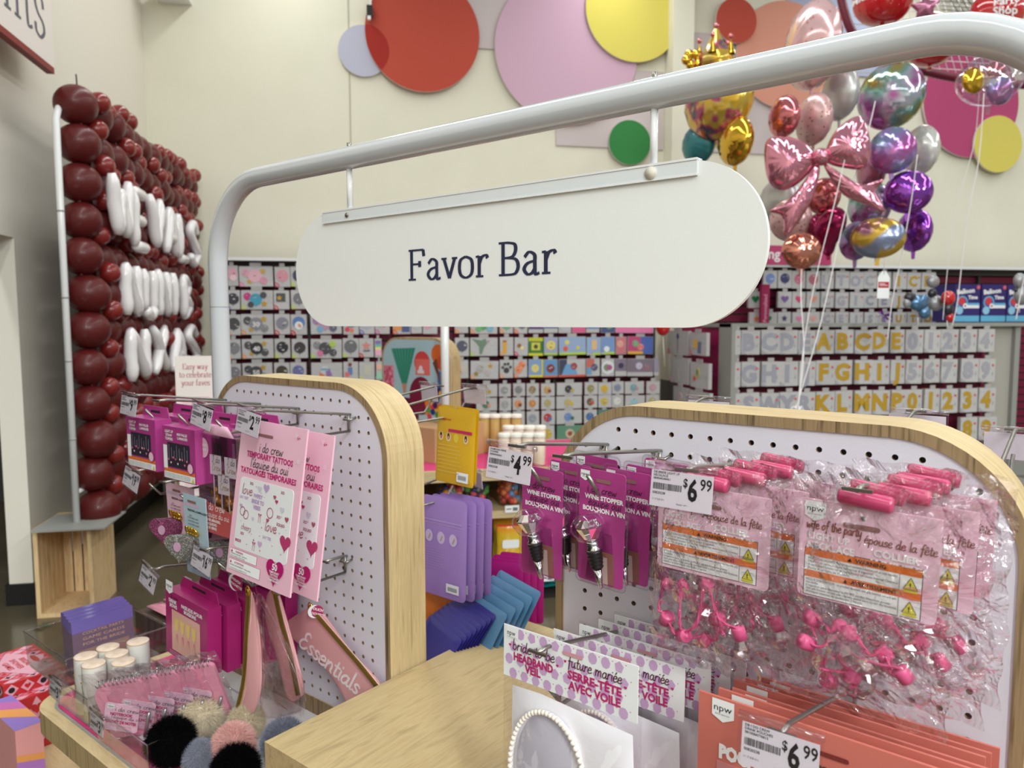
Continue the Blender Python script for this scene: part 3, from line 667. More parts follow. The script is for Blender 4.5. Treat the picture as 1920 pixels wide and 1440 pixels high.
# row 1..5: lists of (px0, px1, art, description)
rows = {
 1: [(424, 447, [('disc', (226, 168, 184), .45, .6, .28), ('disc', (240, 206, 214), .6, .4, .16)], 'a pale pink flower balloon'),
     (449, 512, cluster([(222, 160, 178), (228, 176, 192), GOLDP, (216, 148, 170), GOLDP], (220, 128, 166)), 'a pink and gold balloon set'),
     (515, 544, rnd((216, 150, 164), (206, 100, 130)), 'a round pink balloon'), (546, 576, rnd((58, 60, 92), (196, 208, 96)), 'a round navy balloon')],
 2: [(424, 450, rnd((54, 54, 66), (132, 124, 188)), 'a round black balloon'),
     (452, 512, cluster([(200, 60, 130), (70, 160, 190), GREYF, GOLDP, GREYF], (196, 208, 96)), 'a bright multicoloured balloon set'),
     (514, 543, [('rect', GREYF, .15, .4, .75, .85), ('star', GOLDP, .35, .6, .15), ('corner', (206, 92, 88))], 'a square black and gold picture'),
     (546, 576, rnd((120, 118, 124), (196, 208, 96), 'HB'), 'a round grey birthday balloon')],
 3: [(424, 451, rnd(GREYF, (224, 150, 96), '31', ) , 'a round charcoal balloon with a numeral'),
     (453, 513, cluster([GREYF, GRY2, GOLDP, GRY2, GOLDP], (224, 150, 96), '30'), 'a grey and gold set numbered 30'),
     (515, 544, rnd((134, 132, 144), (206, 92, 88)), 'a round silver grey balloon'),
     (546, 576, [('disc', (96, 130, 186), .5, .6, .3), ('disc', (236, 236, 238), .5, .45, .2), ('disc', (224, 150, 110), .55, .45, .08), ('corner', (200, 56, 60))], 'a round blue and white balloon'),
     (582, 640, cluster([(160, 110, 170), (190, 140, 170), SKY, (96, 96, 120), (180, 90, 120)]), 'a purple and blue balloon set'),
     (643, 672, [('disc', (128, 128, 144), .5, .6, .26), ('disc', (214, 70, 80), .25, .25, .12), ('disc', (228, 120, 90), .55, .2, .1)], 'a grey balloon and red toys'),
     (674, 702, rnd((180, 180, 196), (132, 124, 188)), 'a pale silver balloon'), (704, 731, [('heart', (160, 190, 110), .35, .5, .2), ('heart', (210, 120, 160), .6, .5, .2), ('corner', (200, 120, 170))], 'green and pink hearts'),
     (736, 769, [('rect', (228, 150, 60), .05, .2, .5, .9), ('rect', (76, 90, 140), .5, .1, .95, .6), ('rect', (236, 214, 90), .5, .6, .95, .9), ('corner', (222, 100, 60))], 'an orange, yellow and blue picture'),
     (771, 791, rnd((196, 196, 204)), 'a pale round balloon'), (793, 820, [('heart', (226, 150, 180), .3, .4, .22), ('disc', (170, 170, 176), .55, .6, .24)], 'a pink heart and grey balloon'),
     (853, 878, [('heart', (210, 90, 80), .5, .6, .22), ('corner', (224, 150, 96))], 'a red heart'),
     (882, 933, cluster([(224, 150, 96), (90, 160, 90), (110, 180, 120), (120, 180, 200), (230, 200, 90)], (224, 150, 96)), 'a green and orange balloon set'),
     (937, 962, [('disc', (110, 170, 130), .5, .5, .3), ('corner', (224, 150, 96))], 'a green balloon'), (964, 989, [('disc', (110, 110, 116), .6, .5, .25), ('corner', (226, 120, 90))], 'a dark grey balloon, orange corner'),
     (991, 1018, [('rect', (96, 60, 130), .02, .2, .98, .98)], 'a purple picture'), (1020, 1046, [('rect', (84, 108, 170), .02, .25, .98, .98)], 'a blue picture'),
     (1048, 1071, [('disc', (190, 190, 200), .5, .4, .3)], 'a silver toy picture'), (1073, 1098, [('rect', (220, 90, 140), .02, .02, .98, .3), ('disc', (100, 170, 140), .5, .6, .25)], 'a pink band and green balloon'),
     (1100, 1125, [('rect', (110, 150, 196), .02, .2, .98, .98)], 'a light blue picture'), (1127, 1152, [('rect', (70, 84, 130), .02, .02, .98, .98), ('disc', (130, 150, 110), .6, .4, .2)], 'a dark blue picture'),
     (1154, 1224, [('rect', (228, 120, 170), .01, .02, .99, .3), ('disc', (196, 110, 160), .3, .6, .25), ('disc', (170, 120, 190), .7, .6, .25)], 'a wide pink and purple picture')],
 4: [(427, 452, rnd((132, 132, 136), (232, 170, 116), 'A'), 'a round grey lettered balloon'),
     (454, 513, cluster([GREYF, BLKP, GOLDP, GREYF, GOLDP], (224, 150, 96), '40'), 'a black and gold set numbered 40'),
     (516, 545, rnd(BLKP, (196, 208, 96)), 'a round black balloon, green corner'), (547, 577, rnd((62, 56, 58), (196, 208, 96)), 'a round brown black balloon'),
     (583, 641, cluster([GRY2, GREYF, (214, 120, 160), GREYF, (176, 200, 90)], (180, 204, 90)), 'a grey set with one green balloon'),
     (643, 673, [('disc', (110, 110, 116), .5, .58, .34), ('corner', (190, 208, 100))], 'a large dark grey balloon'),
     (674, 701, [('star', (208, 140, 130), .5, .6, .26), ('rect', (90, 90, 110), .3, .3, .75, .38), ('corner', (200, 70, 70))], 'a rose star'),
     (703, 716, [('rect', (130, 110, 170), .1, .7, .9, .9), ('rect', (110, 190, 170), .1, .55, .9, .7), ('rect', (236, 220, 120), .1, .4, .9, .55), ('rect', (240, 170, 200), .1, .1, .9, .4)], 'rainbow stripes'),
     (853, 879, rnd((84, 84, 106), (240, 180, 110)), 'a round slate balloon'),
     (882, 933, [('poly', (110, 138, 116), [(.05, .95), (.4, .85), (.55, .95), (.62, .7), (.5, .45), (.42, .1), (.34, .1), (.32, .5), (.22, .7)]), ('disc', (176, 160, 176), .66, .82, .08), ('corner', (176, 204, 96))], 'a green dinosaur balloon'),
     (937, 962, [('rect', (222, 164, 56), .2, .1, .5, .72), ('rect', (170, 110, 50), .2, .72, .5, .84), ('corner', (220, 160, 110))], 'an amber bottle balloon'),
     (964, 989, [('disc', (150, 96, 46), .35, .55, .12), ('disc', (236, 220, 150), .55, .42, .1), ('corner', (206, 80, 120))], 'a small cupcake picture'),
     (991, 1018, [('rect', (196, 196, 40), .0, .8, 1, 1), ('rect', (60, 120, 50), 0, .14, 1, .8), ('rect', (212, 204, 70), .2, .3, .8, .72), ('disc', (70, 66, 40), .5, .5, .12), ('rect', (214, 204, 40), 0, 0, 1, .14)], 'a green and yellow picture'),
     (1020, 1046, [('rect', (160, 166, 196), .02, .1, .98, .98), ('disc', (222, 208, 110), .5, .55, .26), ('rect', (176, 204, 90), .02, .0, .98, .12)], 'a yellow disc on lilac'),
     (1048, 1098, [('rect', (150, 172, 208), .01, .12, .99, .98), ('disc', (224, 210, 100), .3, .7, .13), ('disc', (226, 90, 60), .24, .35, .14), ('disc', (214, 200, 90), .7, .38, .11), ('rect', (180, 206, 80), .01, .0, .99, .14)], 'yellow and red dots on pale blue'),
     (1100, 1127, [('rect', (150, 176, 212), .02, .12, .98, .98), ('rect', (226, 186, 130), .35, .3, .7, .85), ('rect', (180, 206, 80), .4, 0, .98, .14)], 'a blue picture with a cream figure'),
     (1128, 1153, [('rect', (120, 150, 200), .02, .12, .98, .98), ('disc', (232, 232, 236), .4, .3, .16), ('rect', (180, 206, 80), .2, 0, .98, .14)], 'a blue picture with a white dot'),
     (1154, 1174, [('rect', (200, 120, 130), .02, .02, .98, .98), ('disc', (222, 160, 140), .4, .6, .2)], 'a dusty pink picture'),
     (1176, 1224, [('rect', (190, 70, 120), .01, .05, .5, .99), ('rect', (80, 104, 176), .5, .02, .99, .99), ('disc', (120, 160, 120), .3, .6, .2), ('disc', (216, 120, 120), .5, .4, .2), ('rect', (222, 170, 70), .01, .0, .6, .16)], 'a wide pink and blue picture')],
 5: [(428, 452, rnd((128, 128, 134)), 'a round mid grey balloon'), (456, 512, cluster([GREYF, GREYF, GRY2, GRY2, GOLDP], None, '50'), 'a grey balloon set with a gold star'),
     (514, 543, rnd((70, 62, 52), None), 'a round black and gold balloon'), (545, 575, rnd((112, 112, 166), None), 'a round violet balloon'),
     (584, 642, [('disc', (200, 204, 210), .42, .6, .22), ('poly', (226, 120, 70), [(.25, .3), (.4, .2), (.45, .55), (.3, .6)]), ('poly', (150, 110, 170), [(.5, .25), (.68, .3), (.6, .6), (.46, .55)]), ('rect', (110, 160, 190), .3, .6, .62, .68)], 'a tub of coloured candles'),
     (644, 672, [('rect', (90, 130, 180), .3, .3, .6, .7), ('rect', (220, 110, 110), .1, .2, .4, .45), ('disc', (120, 70, 50), .45, .85, .1)], 'a red and blue toy figure'),
     (674, 703, [('rect', (196, 192, 176), .3, .3, .75, .8), ('corner', (190, 208, 100))], 'a pale beige balloon'),
     (705, 716, [('tri', (150, 210, 180), .5, .3, .2), ('disc', (236, 180, 160), .5, .7, .15)], 'a pearly shape'),
     (854, 879, [('disc', (196, 186, 178), .6, .5, .25), ('disc', (90, 80, 80), .35, .35, .08)], 'a beige face'),
     (882, 934, [('star', GOLDP, .7, .72, .16), ('star', (150, 130, 60), .2, .28, .18), ('disc', (176, 172, 168), .35, .6, .2), ('disc', (184, 178, 172), .62, .36, .18), ('corner', (226, 160, 110))], 'a pale set with gold stars'),
     (937, 962, [('disc', (60, 58, 60), .5, .42, .16), ('disc', (60, 58, 60), .22, .58, .08), ('disc', (60, 58, 60), .38, .76, .08), ('disc', (60, 58, 60), .62, .78, .08), ('disc', (60, 58, 60), .8, .6, .08), ('corner', (224, 160, 110))], 'a black paw print'),
     (964, 989, [('disc', (230, 130, 84), .6, .7, .2), ('disc', (226, 140, 96), .35, .45, .22), ('corner', (230, 130, 90))], 'an orange animal balloon'),
     (991, 1018, [('rect', (130, 160, 200), .02, .12, .9, .98), ('disc', (222, 206, 120), .45, .5, .22), ('rect', (222, 204, 60), .9, .0, 1, 1), ('rect', (222, 204, 60), .1, 0, 1, .12)], 'a yellow shape on blue'),
     (1020, 1046, [('rect', (100, 150, 196), .02, .08, .98, .98), ('disc', (130, 50, 60), .5, .5, .24), ('rect', (214, 110, 80), .02, 0, .98, .1)], 'a dark red disc on blue'),
     (1048, 1098, [('rect', (60, 64, 90), .01, .12, .3, .98), ('poly', (106, 160, 206), [(.1, .12), (.25, .7), (.55, .75), (.7, .12)]), ('disc', (160, 70, 80), .56, .6, .2), ('rect', (214, 90, 70), .01, 0, .99, .12)], 'a wide blue and red picture'),
     (1100, 1125, [('rect', (206, 110, 100), .02, .5, .6, .98), ('disc', (96, 80, 120), .6, .5, .2), ('rect', (120, 160, 200), .02, .1, .4, .5)], 'a red and purple picture'),
     (1127, 1151, [('disc', (220, 220, 224), .5, .5, .38), ('disc', (120, 140, 110), .42, .5, .2), ('disc', (170, 90, 130), .62, .5, .16)], 'a round white framed picture'),
     (1153, 1174, [('rect', (130, 116, 136), .02, .3, .98, .98), ('disc', (60, 50, 80), .5, .6, .16)], 'a dark mauve picture'),
     (1176, 1224, [('rect', (128, 116, 132), .01, .25, .99, .98), ('disc', (196, 190, 210), .45, .6, .2), ('disc', (150, 110, 120), .75, .5, .2)], 'a wide grey mauve picture'),
     (1226, 1235, [('rect', (160, 150, 170), .0, .2, 1, 1)], 'a narrow lilac picture')],
}
rowpx = {1: (499, 537), 2: (544, 580), 3: (589, 627.5), 4: (636, 672.5), 5: (681, 717)}
GRP = 'foil balloon packets on the long back rack'
for r, items in rows.items():
    zt, zb = zg(460, rowpx[r][0]), zg(460, rowpx[r][1])
    for i, (a, b, art, d) in enumerate(items):
        pyc = (rowpx[r][0]+rowpx[r][1])/2
        packet(xg(a, YG, pyc), xg(b, YG, pyc), zb, zt, YG, art, 'packet with %s, %s row of the long rack' % (d, ORD[r-1]), GRP, seed=r*40+i, depth=.03)
        # peg behind it
# small packets, rows 6-8
small_cols = [(893, 932), (936, 958), (962, 984), (988, 1011), (1015, 1040), (1044, 1092), (1096, 1120), (1122, 1146), (1148, 1170), (1172, 1208), (1212, 1236)]
cl6 = [[(176, 168, 150), GOLDP], [(150, 148, 150)], [(130, 128, 132)], [(150, 130, 90)], [(196, 150, 90), (120, 60, 70)], [(60, 60, 60), (190, 170, 60)], [(150, 140, 90)], [(210, 170, 50)], [(130, 140, 160)], [(120, 160, 170), (190, 140, 150)], [(190, 150, 160)]]
cl7 = [[(90, 120, 100), (226, 150, 110)], [(160, 158, 158)], [(214, 140, 86), (120, 70, 40)], [(200, 130, 70)], [(176, 160, 110)], [(190, 170, 110), (206, 180, 60)], [(110, 80, 60), (200, 80, 50)], [(200, 176, 70)], [(220, 220, 214)], [(150, 190, 200)], [(176, 170, 120)]]
cl8 = [[(160, 170, 180)], [(140, 142, 150)], [(190, 190, 196)], [(150, 155, 165)], [(180, 50, 60), (90, 110, 160)], [(110, 140, 190), (60, 110, 90)], [(80, 110, 160)], [(90, 130, 120)], [(120, 150, 180)], [(130, 120, 150)], [(120, 130, 150)]]
cl9 = [[(150, 150, 150)], [(150, 150, 150)], [(150, 150, 150)], [(150, 150, 150)], [(200, 170, 60)], [(96, 140, 116), (190, 110, 80)], [(96, 140, 116)], [(90, 130, 120)]]
nm = {0: 'beige', 1: 'grey'}
def cname(c):
    r, g, b = c
    mx, mn = max(c), min(c)
    if mx-mn < 28: return 'black' if mx < 80 else 'grey' if mx < 196 else 'white'
    if r >= g and r >= b:
        if g > r*.82: return 'yellow' if b < r*.7 else 'beige'
        if g > r*.58: return 'orange' if b < g*.8 else 'dusty pink'
        return 'red' if b < r*.6 else 'pink'
    if g >= r and g >= b: return 'green'
    return 'blue' if g > r*.95 else 'purple'
for r, (cl, y0, y1) in enumerate(((cl6, 719, 742.5), (cl7, 744.5, 768), (cl8, 771, 797), (cl9, 799, 830))):
    for i, ((a, b), cs) in enumerate(zip(small_cols, cl)):
        zt, zb = zg(1000, y0, 6.33), zg(1000, y1, 6.33)
        c = [tuple(q) if not isinstance(q, bpy.types.Material) else q for q in cs]
        art = [('disc', c[0], .45, .5, .3)] + ([('disc', c[1], .62, .4, .14)] if len(c) > 1 else [])
        nmz = ' and '.join(dict.fromkeys('gold' if isinstance(q, bpy.types.Material) else cname(q) for q in c))
        base = None
        if cs[0] in ((96, 140, 116), (90, 130, 120)): base = ink(cs[0]); art = [('disc', (200, 180, 150), .5, .5, .28), ('disc', (150, 70, 60), .5, .5, .14)]
        packet(xg(a, 6.33, 750), xg(b, 6.33, 750), zb, zt, 6.33, art, 'small packet with %s print, %s small row, %s from the left' % (nmz, ORD[r], ['first', 'second', 'third', 'fourth', 'fifth', 'sixth', 'seventh', 'eighth', 'ninth', 'tenth', 'eleventh'][i]), 'small packets low on the back rack', seed=r*77+i, base=base, depth=.02)

# packets behind the letter rack (upper right), three rows
HS = [(112, 140, 196), (60, 58, 108), (206, 110, 140), (180, 100, 116)]
up = []
xs = [1405+27*k for k in range(13)]
for r, (y0, y1) in enumerate(((508, 541), (547, 577), (585, 609))):
    for k, px in enumerate(xs):
        if px > 1740: continue
        gold = px > 1658; d = None
        if r == 0:
            if k < 1: continue
            if k <= 4: art = [('disc', HS[k-1], .5, .55, .28)]; d = 'a %s round balloon' % ['sky blue', 'navy', 'rose', 'plum'][k-1]
        if r == 1:
            q = {0: ((30, 120, 70), 'green heart'), 2: ((120, 90, 150), 'purple heart'), 3: ((206, 70, 120), 'pink heart'), 4: ((224, 150, 130), 'rose gold heart')}
            if k in q: art = [('heart', q[k][0], .5, .55, .26)]; d = 'a '+q[k][1]
            if k == 1: continue
        if r == 2:
            q = {0: ((226, 120, 70), 'orange star', 'star'), 2: ((70, 56, 100), 'dark purple star', 'star'), 3: ((222, 130, 170), 'pink heart', 'heart'), 4: ((226, 160, 150), 'pale pink heart', 'heart')}
            if k in q: art = [(q[k][2], q[k][0], .5, .5, .28)]; d = 'a '+q[k][1]
            if k == 1: art = [('heart', (24, 120, 60), .35, .5, .28)]; d = 'a deep green heart'
        if d is None:
            ch = 'CEJSLUTOCGI'[(k+r*3) % 11]; col = GOLDP if gold else SILVP
            art = [('text', col, ch, .42, .2, .8, .05), ('disc', (206, 90, 80), .85, .7, .05)]; d = 'a %s letter %s' % ('gold' if gold else 'silver', ch)
        packet(xg(px, YG, y0), xg(px+25, YG, y0), zg(1500, y1), zg(1500, y0), YG, art, 'white packet with %s, %s row above the letter rack, %s along' % (d, ORD[r], ['first', 'second', 'third', 'fourth', 'fifth', 'sixth', 'seventh', 'eighth', 'ninth', 'tenth', 'eleventh', 'twelfth', 'thirteenth'][k]), 'packets above the letter rack', seed=r*31+k, depth=.03)
m = MB(); a = xg(1428, 6.3, 560); b = xg(1443, 6.3, 560); m.box((a, 6.3, zg(1435, 607, 6.3)), (b, 6.34, zg(1435, 533, 6.3)), M('magenta_strip', (146, 24, 74), .5))
text(m, 'Personalized', (a+b)/2+.015, zg(1435, 604, 6.3), .05, M('pale_pink_ink', (220, 150, 180), .6), y=6.299, rot=90, bold=.01)
single('vertical_sign', m, 'narrow upright magenta sign between balloon packets above the letter rack', 'sign', origin=(a, 6.32, zg(1435, 607, 6.3)))
m = MB(); a = xg(1425, 6.34, 480); b = xg(1559, 6.34, 480); z0 = zg(1500, 496, 6.34); z1 = zg(1500, 461, 6.34); m.box((a, 6.34, z0), (b, 6.37, z1), M('pink_banner', (188, 60, 112), .5))
text(m, 'ng S', xg(1441, 6.34, 480), z0+.05, .13, M('white_ink', (236, 232, 234), .6), y=6.339, bold=.02)
single('rack_banner', m, 'pink banner with white lettering on top of the right hand rack', 'sign', origin=(a, 6.36, z0))

# helium kit boxes on the rack's top shelf
BOXP = M('deep_violet_carton', (46, 34, 104), .45); LBL = M('light_blue_print', (96, 170, 208), .5)
for i, (a, b) in enumerate(((1790, 1837), (1840, 1886), (1888, 1934))):
    yb = 5.75; x0, x1 = xg(a, yb, 570), xg(b, yb, 570); z0, z1 = zg(1840, 603, yb), zg(1840, 533, yb); w_ = x1-x0; h = z1-z0
    m = MB(); m.box((x0, yb, z0), (x1, yb+.26, z1), BOXP); m.X = Matrix.Translation((x0, yb-.0005, z0))
    m.flat(rect(0, 0, w_, .16*h), -.0002, LBL); m.flat(rect(.35*w_, .36*h, .98*w_, .5*h), -.0002, M('white_ink', (236, 232, 234), .6)); m.flat(rect(.4*w_, .44*h, .98*w_, .5*h), -.0004, LBL)
    m.flat(circ(.3*w_, .52*h, .22*w_), -.0002, LBL); m.flat(circ(.3*w_, .52*h, .17*w_), -.0004, M('violet_ink', (90, 70, 150), .5)); m.flat(circ(.28*w_, .55*h, .13*w_), -.0006, ink((206, 50, 60)))
    m.flat(circ(.2*w_, .3*h, .14*w_), -.0006, ink((140, 190, 220))); m.flat(circ(.42*w_, .42*h, .09*w_), -.0008, PAPER); m.flat(circ(.42*w_, .42*h, .04*w_), -.001, ink((150, 60, 50)))
    m.flat(circ(.92*w_, .92*h, .07*w_), -.0002, ink((214, 90, 110)))
    text(m, 'Balloon', .08*w_, .73*h, .17*h, MATS['white_ink'], y=-.0006, bold=.04, width=.7*w_, rot=6); text(m, 'Time', .52*w_, .6*h, .14*h, MATS['white_ink'], y=-.0006, bold=.04, rot=2)
    single('helium_box', m, 'violet helium kit carton, %s of the row on the rack top' % ['leftmost', 'middle one', 'rightmost'][i], 'box', origin=(x0, yb+.1, z0), group='violet helium kit cartons')

# ------------------------------------------------------------------ letter rack (frame S)
YR = 5.5
def xr(px, py=690): return hit(px, py, 'y', YR, 'S').x
def zr(px, py): return hit(px, py, 'y', YR, 'S').z
rx0, rx1, rx2 = xr(1371), xr(1869), xr(1912); ztop = zr(1600, 606)
T = Thing('letter_rack', 'freestanding maroon rack hung with letter and number balloon packets', 'shelving', origin=((rx0+rx2)/2, YR+.3, 0))
m = MB(); m.box((rx0+.04, YR+.16, .1), (rx1, YR+.19, ztop-.03), MAROON); T.part('back_panel', m)
m = MB(); m.box((rx0, YR+.0, 0), (rx0+.065, YR+.22, ztop), GREYM); T.part('end_post', m)
m = MB(); pf = ramp_mat('grey_perforated_steel', [(.0, (92, 88, 84)), (.18, (92, 88, 84)), (.24, (172, 168, 160)), (1, (172, 168, 160))], nscale=44, kind='ShaderNodeTexVoronoi', rough=.5)
for n in MATS['grey_perforated_steel'].node_tree.nodes:
    if n.type == 'TEX_VORONOI': n.inputs['Randomness'].default_value = 0
m.box((rx1+.01, YR+.1, .05), (rx2, YR+.14, ztop-.02), pf); T.part('perforated_panel', m)
m = MB(); m.box((rx2, YR+.06, 0), (rx2+.05, YR+.22, ztop+.0), GREYM); T.part('end_post', m)
m = MB(); m.box((rx0, YR+.02, ztop-.03), (rx2+.05, YR+.55, ztop), GREYM); T.part('top_shelf', m)
m = MB(); m.box((rx0, YR-.1, 0), (rx2+.05, YR+.55, .13), GREYM); T.part('base_deck', m)
m = MB(); m.box((rx0+.03, YR+.22, .13), (rx0+.06, YR+1.15, ztop-.03), MAGP); T.part('end_panel', m, label='magenta end panel')
cols = [(1379, 1389), (1391, 1425), (1428, 1462), (1463, 1497), (1498, 1529), (1531, 1566), (1567, 1600), (1604, 1636), (1637, 1668), (1671, 1698), (1699, 1731), (1734, 1764), (1765, 1796), (1802, 1834), (1836, 1868)]
R1_ = 'ABCDEABCDE01234'; R2_ = 'FGHIJFGHIJ56789'; R3_ = 'KSWYRKLMNP01234'; R4_ = 'XXXXXXXXXXXXX89'
for r, (lets, y0, y1) in enumerate(((R1_, 619, 664), (R2_, 677, 723), (R3_, 735, 782), (R4_, 792, 838))):
    for k, ((a, b), ch) in enumerate(zip(cols, lets)):
        if r == 3 and k < 13: continue
        gold = (5 <= k <= 9) or (r >= 2 and k >= 10)
        col = GOLDP if gold else SILVP
        art = [('text', col, ch, .40, .2, .92, .055), ('disc', (206, 84, 84), .84, .72, .05), ('rect', (150, 150, 160), .82, .3, .86, .42), ('poly', (170, 170, 178), [(.02, .02), (.3, .02), (.02, .2)])] if k else [('disc', (206, 84, 84), .5, .72, .05), ('rect', (150, 150, 160), .5, .3, .6, .42)]
        what = ('%s foil %s %s' % ('gold' if gold else 'silver', 'number' if ch.isdigit() else 'letter', ch)) if k else 'partly hidden silver letter'
        packet(xr(a, y0), xr(b, y0), zr(1500, y1), zr(1500, y0), YR, art, 'white packet with a %s, %s row of the letter rack' % (what, ORD[r]), 'letter and number packets on the rack', name='letter_packet', seed=r*91+k, depth=.035)
# packets on the rack's end panel, facing left
xe = rx0-.10
ep = [(1252, 1290, 621, 667, 'a dark balloon on a string'), (1293, 1324, 624, 668, 'a striped giraffe balloon'), (1257, 1290, 672, 722, 'a long ribboned balloon'), (1294, 1328, 682, 731, 'a small rainbow'), (1262, 1288, 728, 770, 'a pale round balloon'), (1291, 1330, 738, 775, 'a faint grey print')]
for i, (a, b, y0, y1, d) in enumerate(ep):
    p0 = hit(b, y1, 'x', xe, 'S'); p1 = hit(a, y1, 'x', xe, 'S'); ya, yb = p0.y, p1.y; zb = p0.z; zt = hit(b, y0, 'x', xe, 'S').z
    w_ = abs(yb-ya); h = zt-zb
    TT = Matrix.Translation((xe, yb, zb)) @ Matrix.Rotation(R(-90), 4, 'Z')
    arts = [[('disc', (70, 74, 110), .5, .78, .12), ('rect', (150, 140, 150), .48, .1, .52, .66), ('corner', (226, 90, 90))], [('rect', (226, 180, 90), .2, .3, .5, .7), ('rect', (110, 120, 150), .5, .1, .7, .6), ('corner', (226, 100, 100))], [('rect', (200, 196, 190), .45, .1, .55, .6), ('corner', (240, 170, 190))], [('disc', (210, 190, 90), .4, .6, .2), ('disc', (110, 150, 120), .4, .6, .13), ('disc', (220, 90, 50), .25, .35, .1)], [('disc', (200, 180, 180), .5, .5, .25)], [('disc', (170, 160, 170), .5, .5, .2)]]
    packet(0, w_, 0, h, xe, arts[i], 'white packet with %s on the rack end panel' % d, 'packets on the rack end panel', seed=300+i, rotT=TT, depth=.03)

# ================================================================== candy table between the two panels, further back (frame S)
tx0, tx1, ty0, ty1 = .02, 1.35, 3.74, 4.62
T = Thing('candy_table', 'oak shelving table with bright pink top seen between the two pegboards', 'table', origin=((tx0+tx1)/2, (ty0+ty1)/2, 0))
m = MB(); m.box((tx0, ty0, .685), (tx1, ty1, .742), OAK_X); T.part('table_top', m)
m = MB(); m.box((tx0+.03, ty0+.03, .742), (tx1-.03, ty1-.03, .745), PINKM); T.part('pink_mat', m)
for z in (.46, .12):
    m = MB(); m.box((tx0+.02, 3.84, z), (tx1-.02, 4.4, z+.04), OAK_X); T.part('shelf', m)
for x in (tx0, tx1-.03):
    m = MB(); m.box((x, 3.84, 0), (x+.03, 4.43, .685), OAK_Z); T.part('side_panel', m)
m = MB(); m.box((tx0+.03, 4.4, 0), (tx1-.03, 4.43, .685), M('dark_oak_back', (120, 98, 70), .6)); T.part('back_panel', m)
m = MB(); m.box((tx0+.03, 3.86, 0), (tx1-.03, 4.4, .02), DARK); T.part('base', m)
for i, (px, py, z) in enumerate(((960, 954, .5), (948, 1089, .16), (1026, 1083, .16))):
    p = hit(px, py, 'y', 3.835, 'S'); m = MB(); m.box((p.x-.038, 3.832, p.z-.019), (p.x+.038, 3.8335, p.z+.019), PAPER)
    m.box((p.x-.03, 3.831, p.z-.003), (p.x-.004, 3.832, p.z+.003), M('grey_print', (110, 106, 104), .6)); m.box((p.x+.004, 3.831, p.z-.01), (p.x+.03, 3.832, p.z+.008), M('grey_print'))
    single('shelf_label', m, ['small white price label on the upper shelf edge', 'small white price label on the lower shelf edge, left one', 'small white price label on the lower shelf edge, right one'][i], 'label', origin=(p.x, 3.834, p.z), group='price labels on the candy table')
# riser and poster board (frame F)
m = MB(); m.box((-3.46, 2.82, .746), (-2.775, 3.33, .93), M('tan_laminate', (192, 152, 112), .55))
single('riser_block', m, 'plain tan riser block on the pink table top', 'riser', 'F', (-3.1, 3.07, .745))
T = Thing('poster_board', 'rounded oak board with a photograph of candy jars on it', 'poster board', 'F', (-3.1, 3.04, .93))
m = MB(); m.prism(rrect(-3.383, .931, -2.83, 1.405, [.01, .01, .13, .13], 8), 3.0, 3.086, OAK_Z); T.part('board', m)
m = MB(); PX0, PZ0, PW, PH = -3.37, .94, .525, .453
m.prism(rrect(PX0, PZ0, PX0+PW, PZ0+PH, [.005, .005, .118, .118], 8), 2.9985, 2.9995, ink((168, 196, 208)))
m.X = Matrix.Translation((PX0, 2.998, PZ0))
def pf_(pts, c, y): m.flat([(p[0]*PW, p[1]*PH) for p in pts], y, ink(c) if isinstance(c, tuple) else c)
pf_([(.14, .88), (.52, .9), (.38, .44), (.3, .44)], (52, 140, 120), -.0002); pf_([(.3, .44), (.38, .44), (.36, .3), (.33, .3)], (190, 140, 120), -.0003)
for k in range(14): pf_([(.15+k*.026, .885), (.157+k*.026, .89), (.33+k*.004, .45)], (36, 112, 98) if k % 2 else (96, 170, 150), -.0004)
pf_(rect(.01, .3, .17, .66), (214, 120, 140), -.0002); pf_(rect(.01, .0, .27, .3), (44, 128, 116), -.0002)
pf_(circ(.62, .72, .12, 20, .14), (206, 70, 70), -.0002); pf_(rect(.52, .56, .74, .76), (222, 110, 104), -.0003); pf_(circ(.86, .83, .1, 18, .12), (216, 106, 50), -.0002)
pf_(circ(.92, .72, .07, 18, .1), (206, 80, 50), -.0003); pf_([(.78, .72), (.9, .45), (.84, .78)], (120, 66, 50), -.0004)
pf_(rect(.85, .36, .99, .62), (60, 120, 180), -.0003); pf_(rect(.32, 0, .56, .26), (96, 24, 60), -.0002)
pf_(circ(.6, .3, .18, 24, .24), (120, 30, 60), -.0004); pf_(rect(.55, .58, .65, .62), (230, 214, 220), -.0005); pf_(circ(.6, .63, .03, 12, .05), (230, 220, 226), -.0005)
jr = random.Random(5)
for k in range(46):
    u, v = jr.uniform(.68, .97), jr.uniform(.03, .42)
    pf_(circ(u, v, .034, 10, .04), jr.choice([(60, 40, 110), (226, 120, 50), (230, 180, 60), (80, 150, 80), (200, 60, 80), (40, 50, 120)]), -.0004-.00003*k)
for k in range(22): pf_(circ(jr.uniform(.02, .16), jr.uniform(.32, .64), .02, 8, .026), jr.choice([(236, 150, 170), (190, 80, 110)]), -.0004-.00002*k)
m.X = None; T.part('candy_photograph', m)
m = MB(); p = hit(834, 640, 'y', 3.95, 'S'); m.tube([(p.x, 3.95, .745), (p.x, 3.95, 1.84)], .022, WHT, 14); m.lathe([(.0, .0), (.05, .0), (.05, .006), (.022, .008)], WHT, 20, c=(p.x, 3.95, .746))
single('sign_post', m, 'slim white upright post on the candy table behind the hanging sign', 'post', origin=(p.x, 3.95, .745))
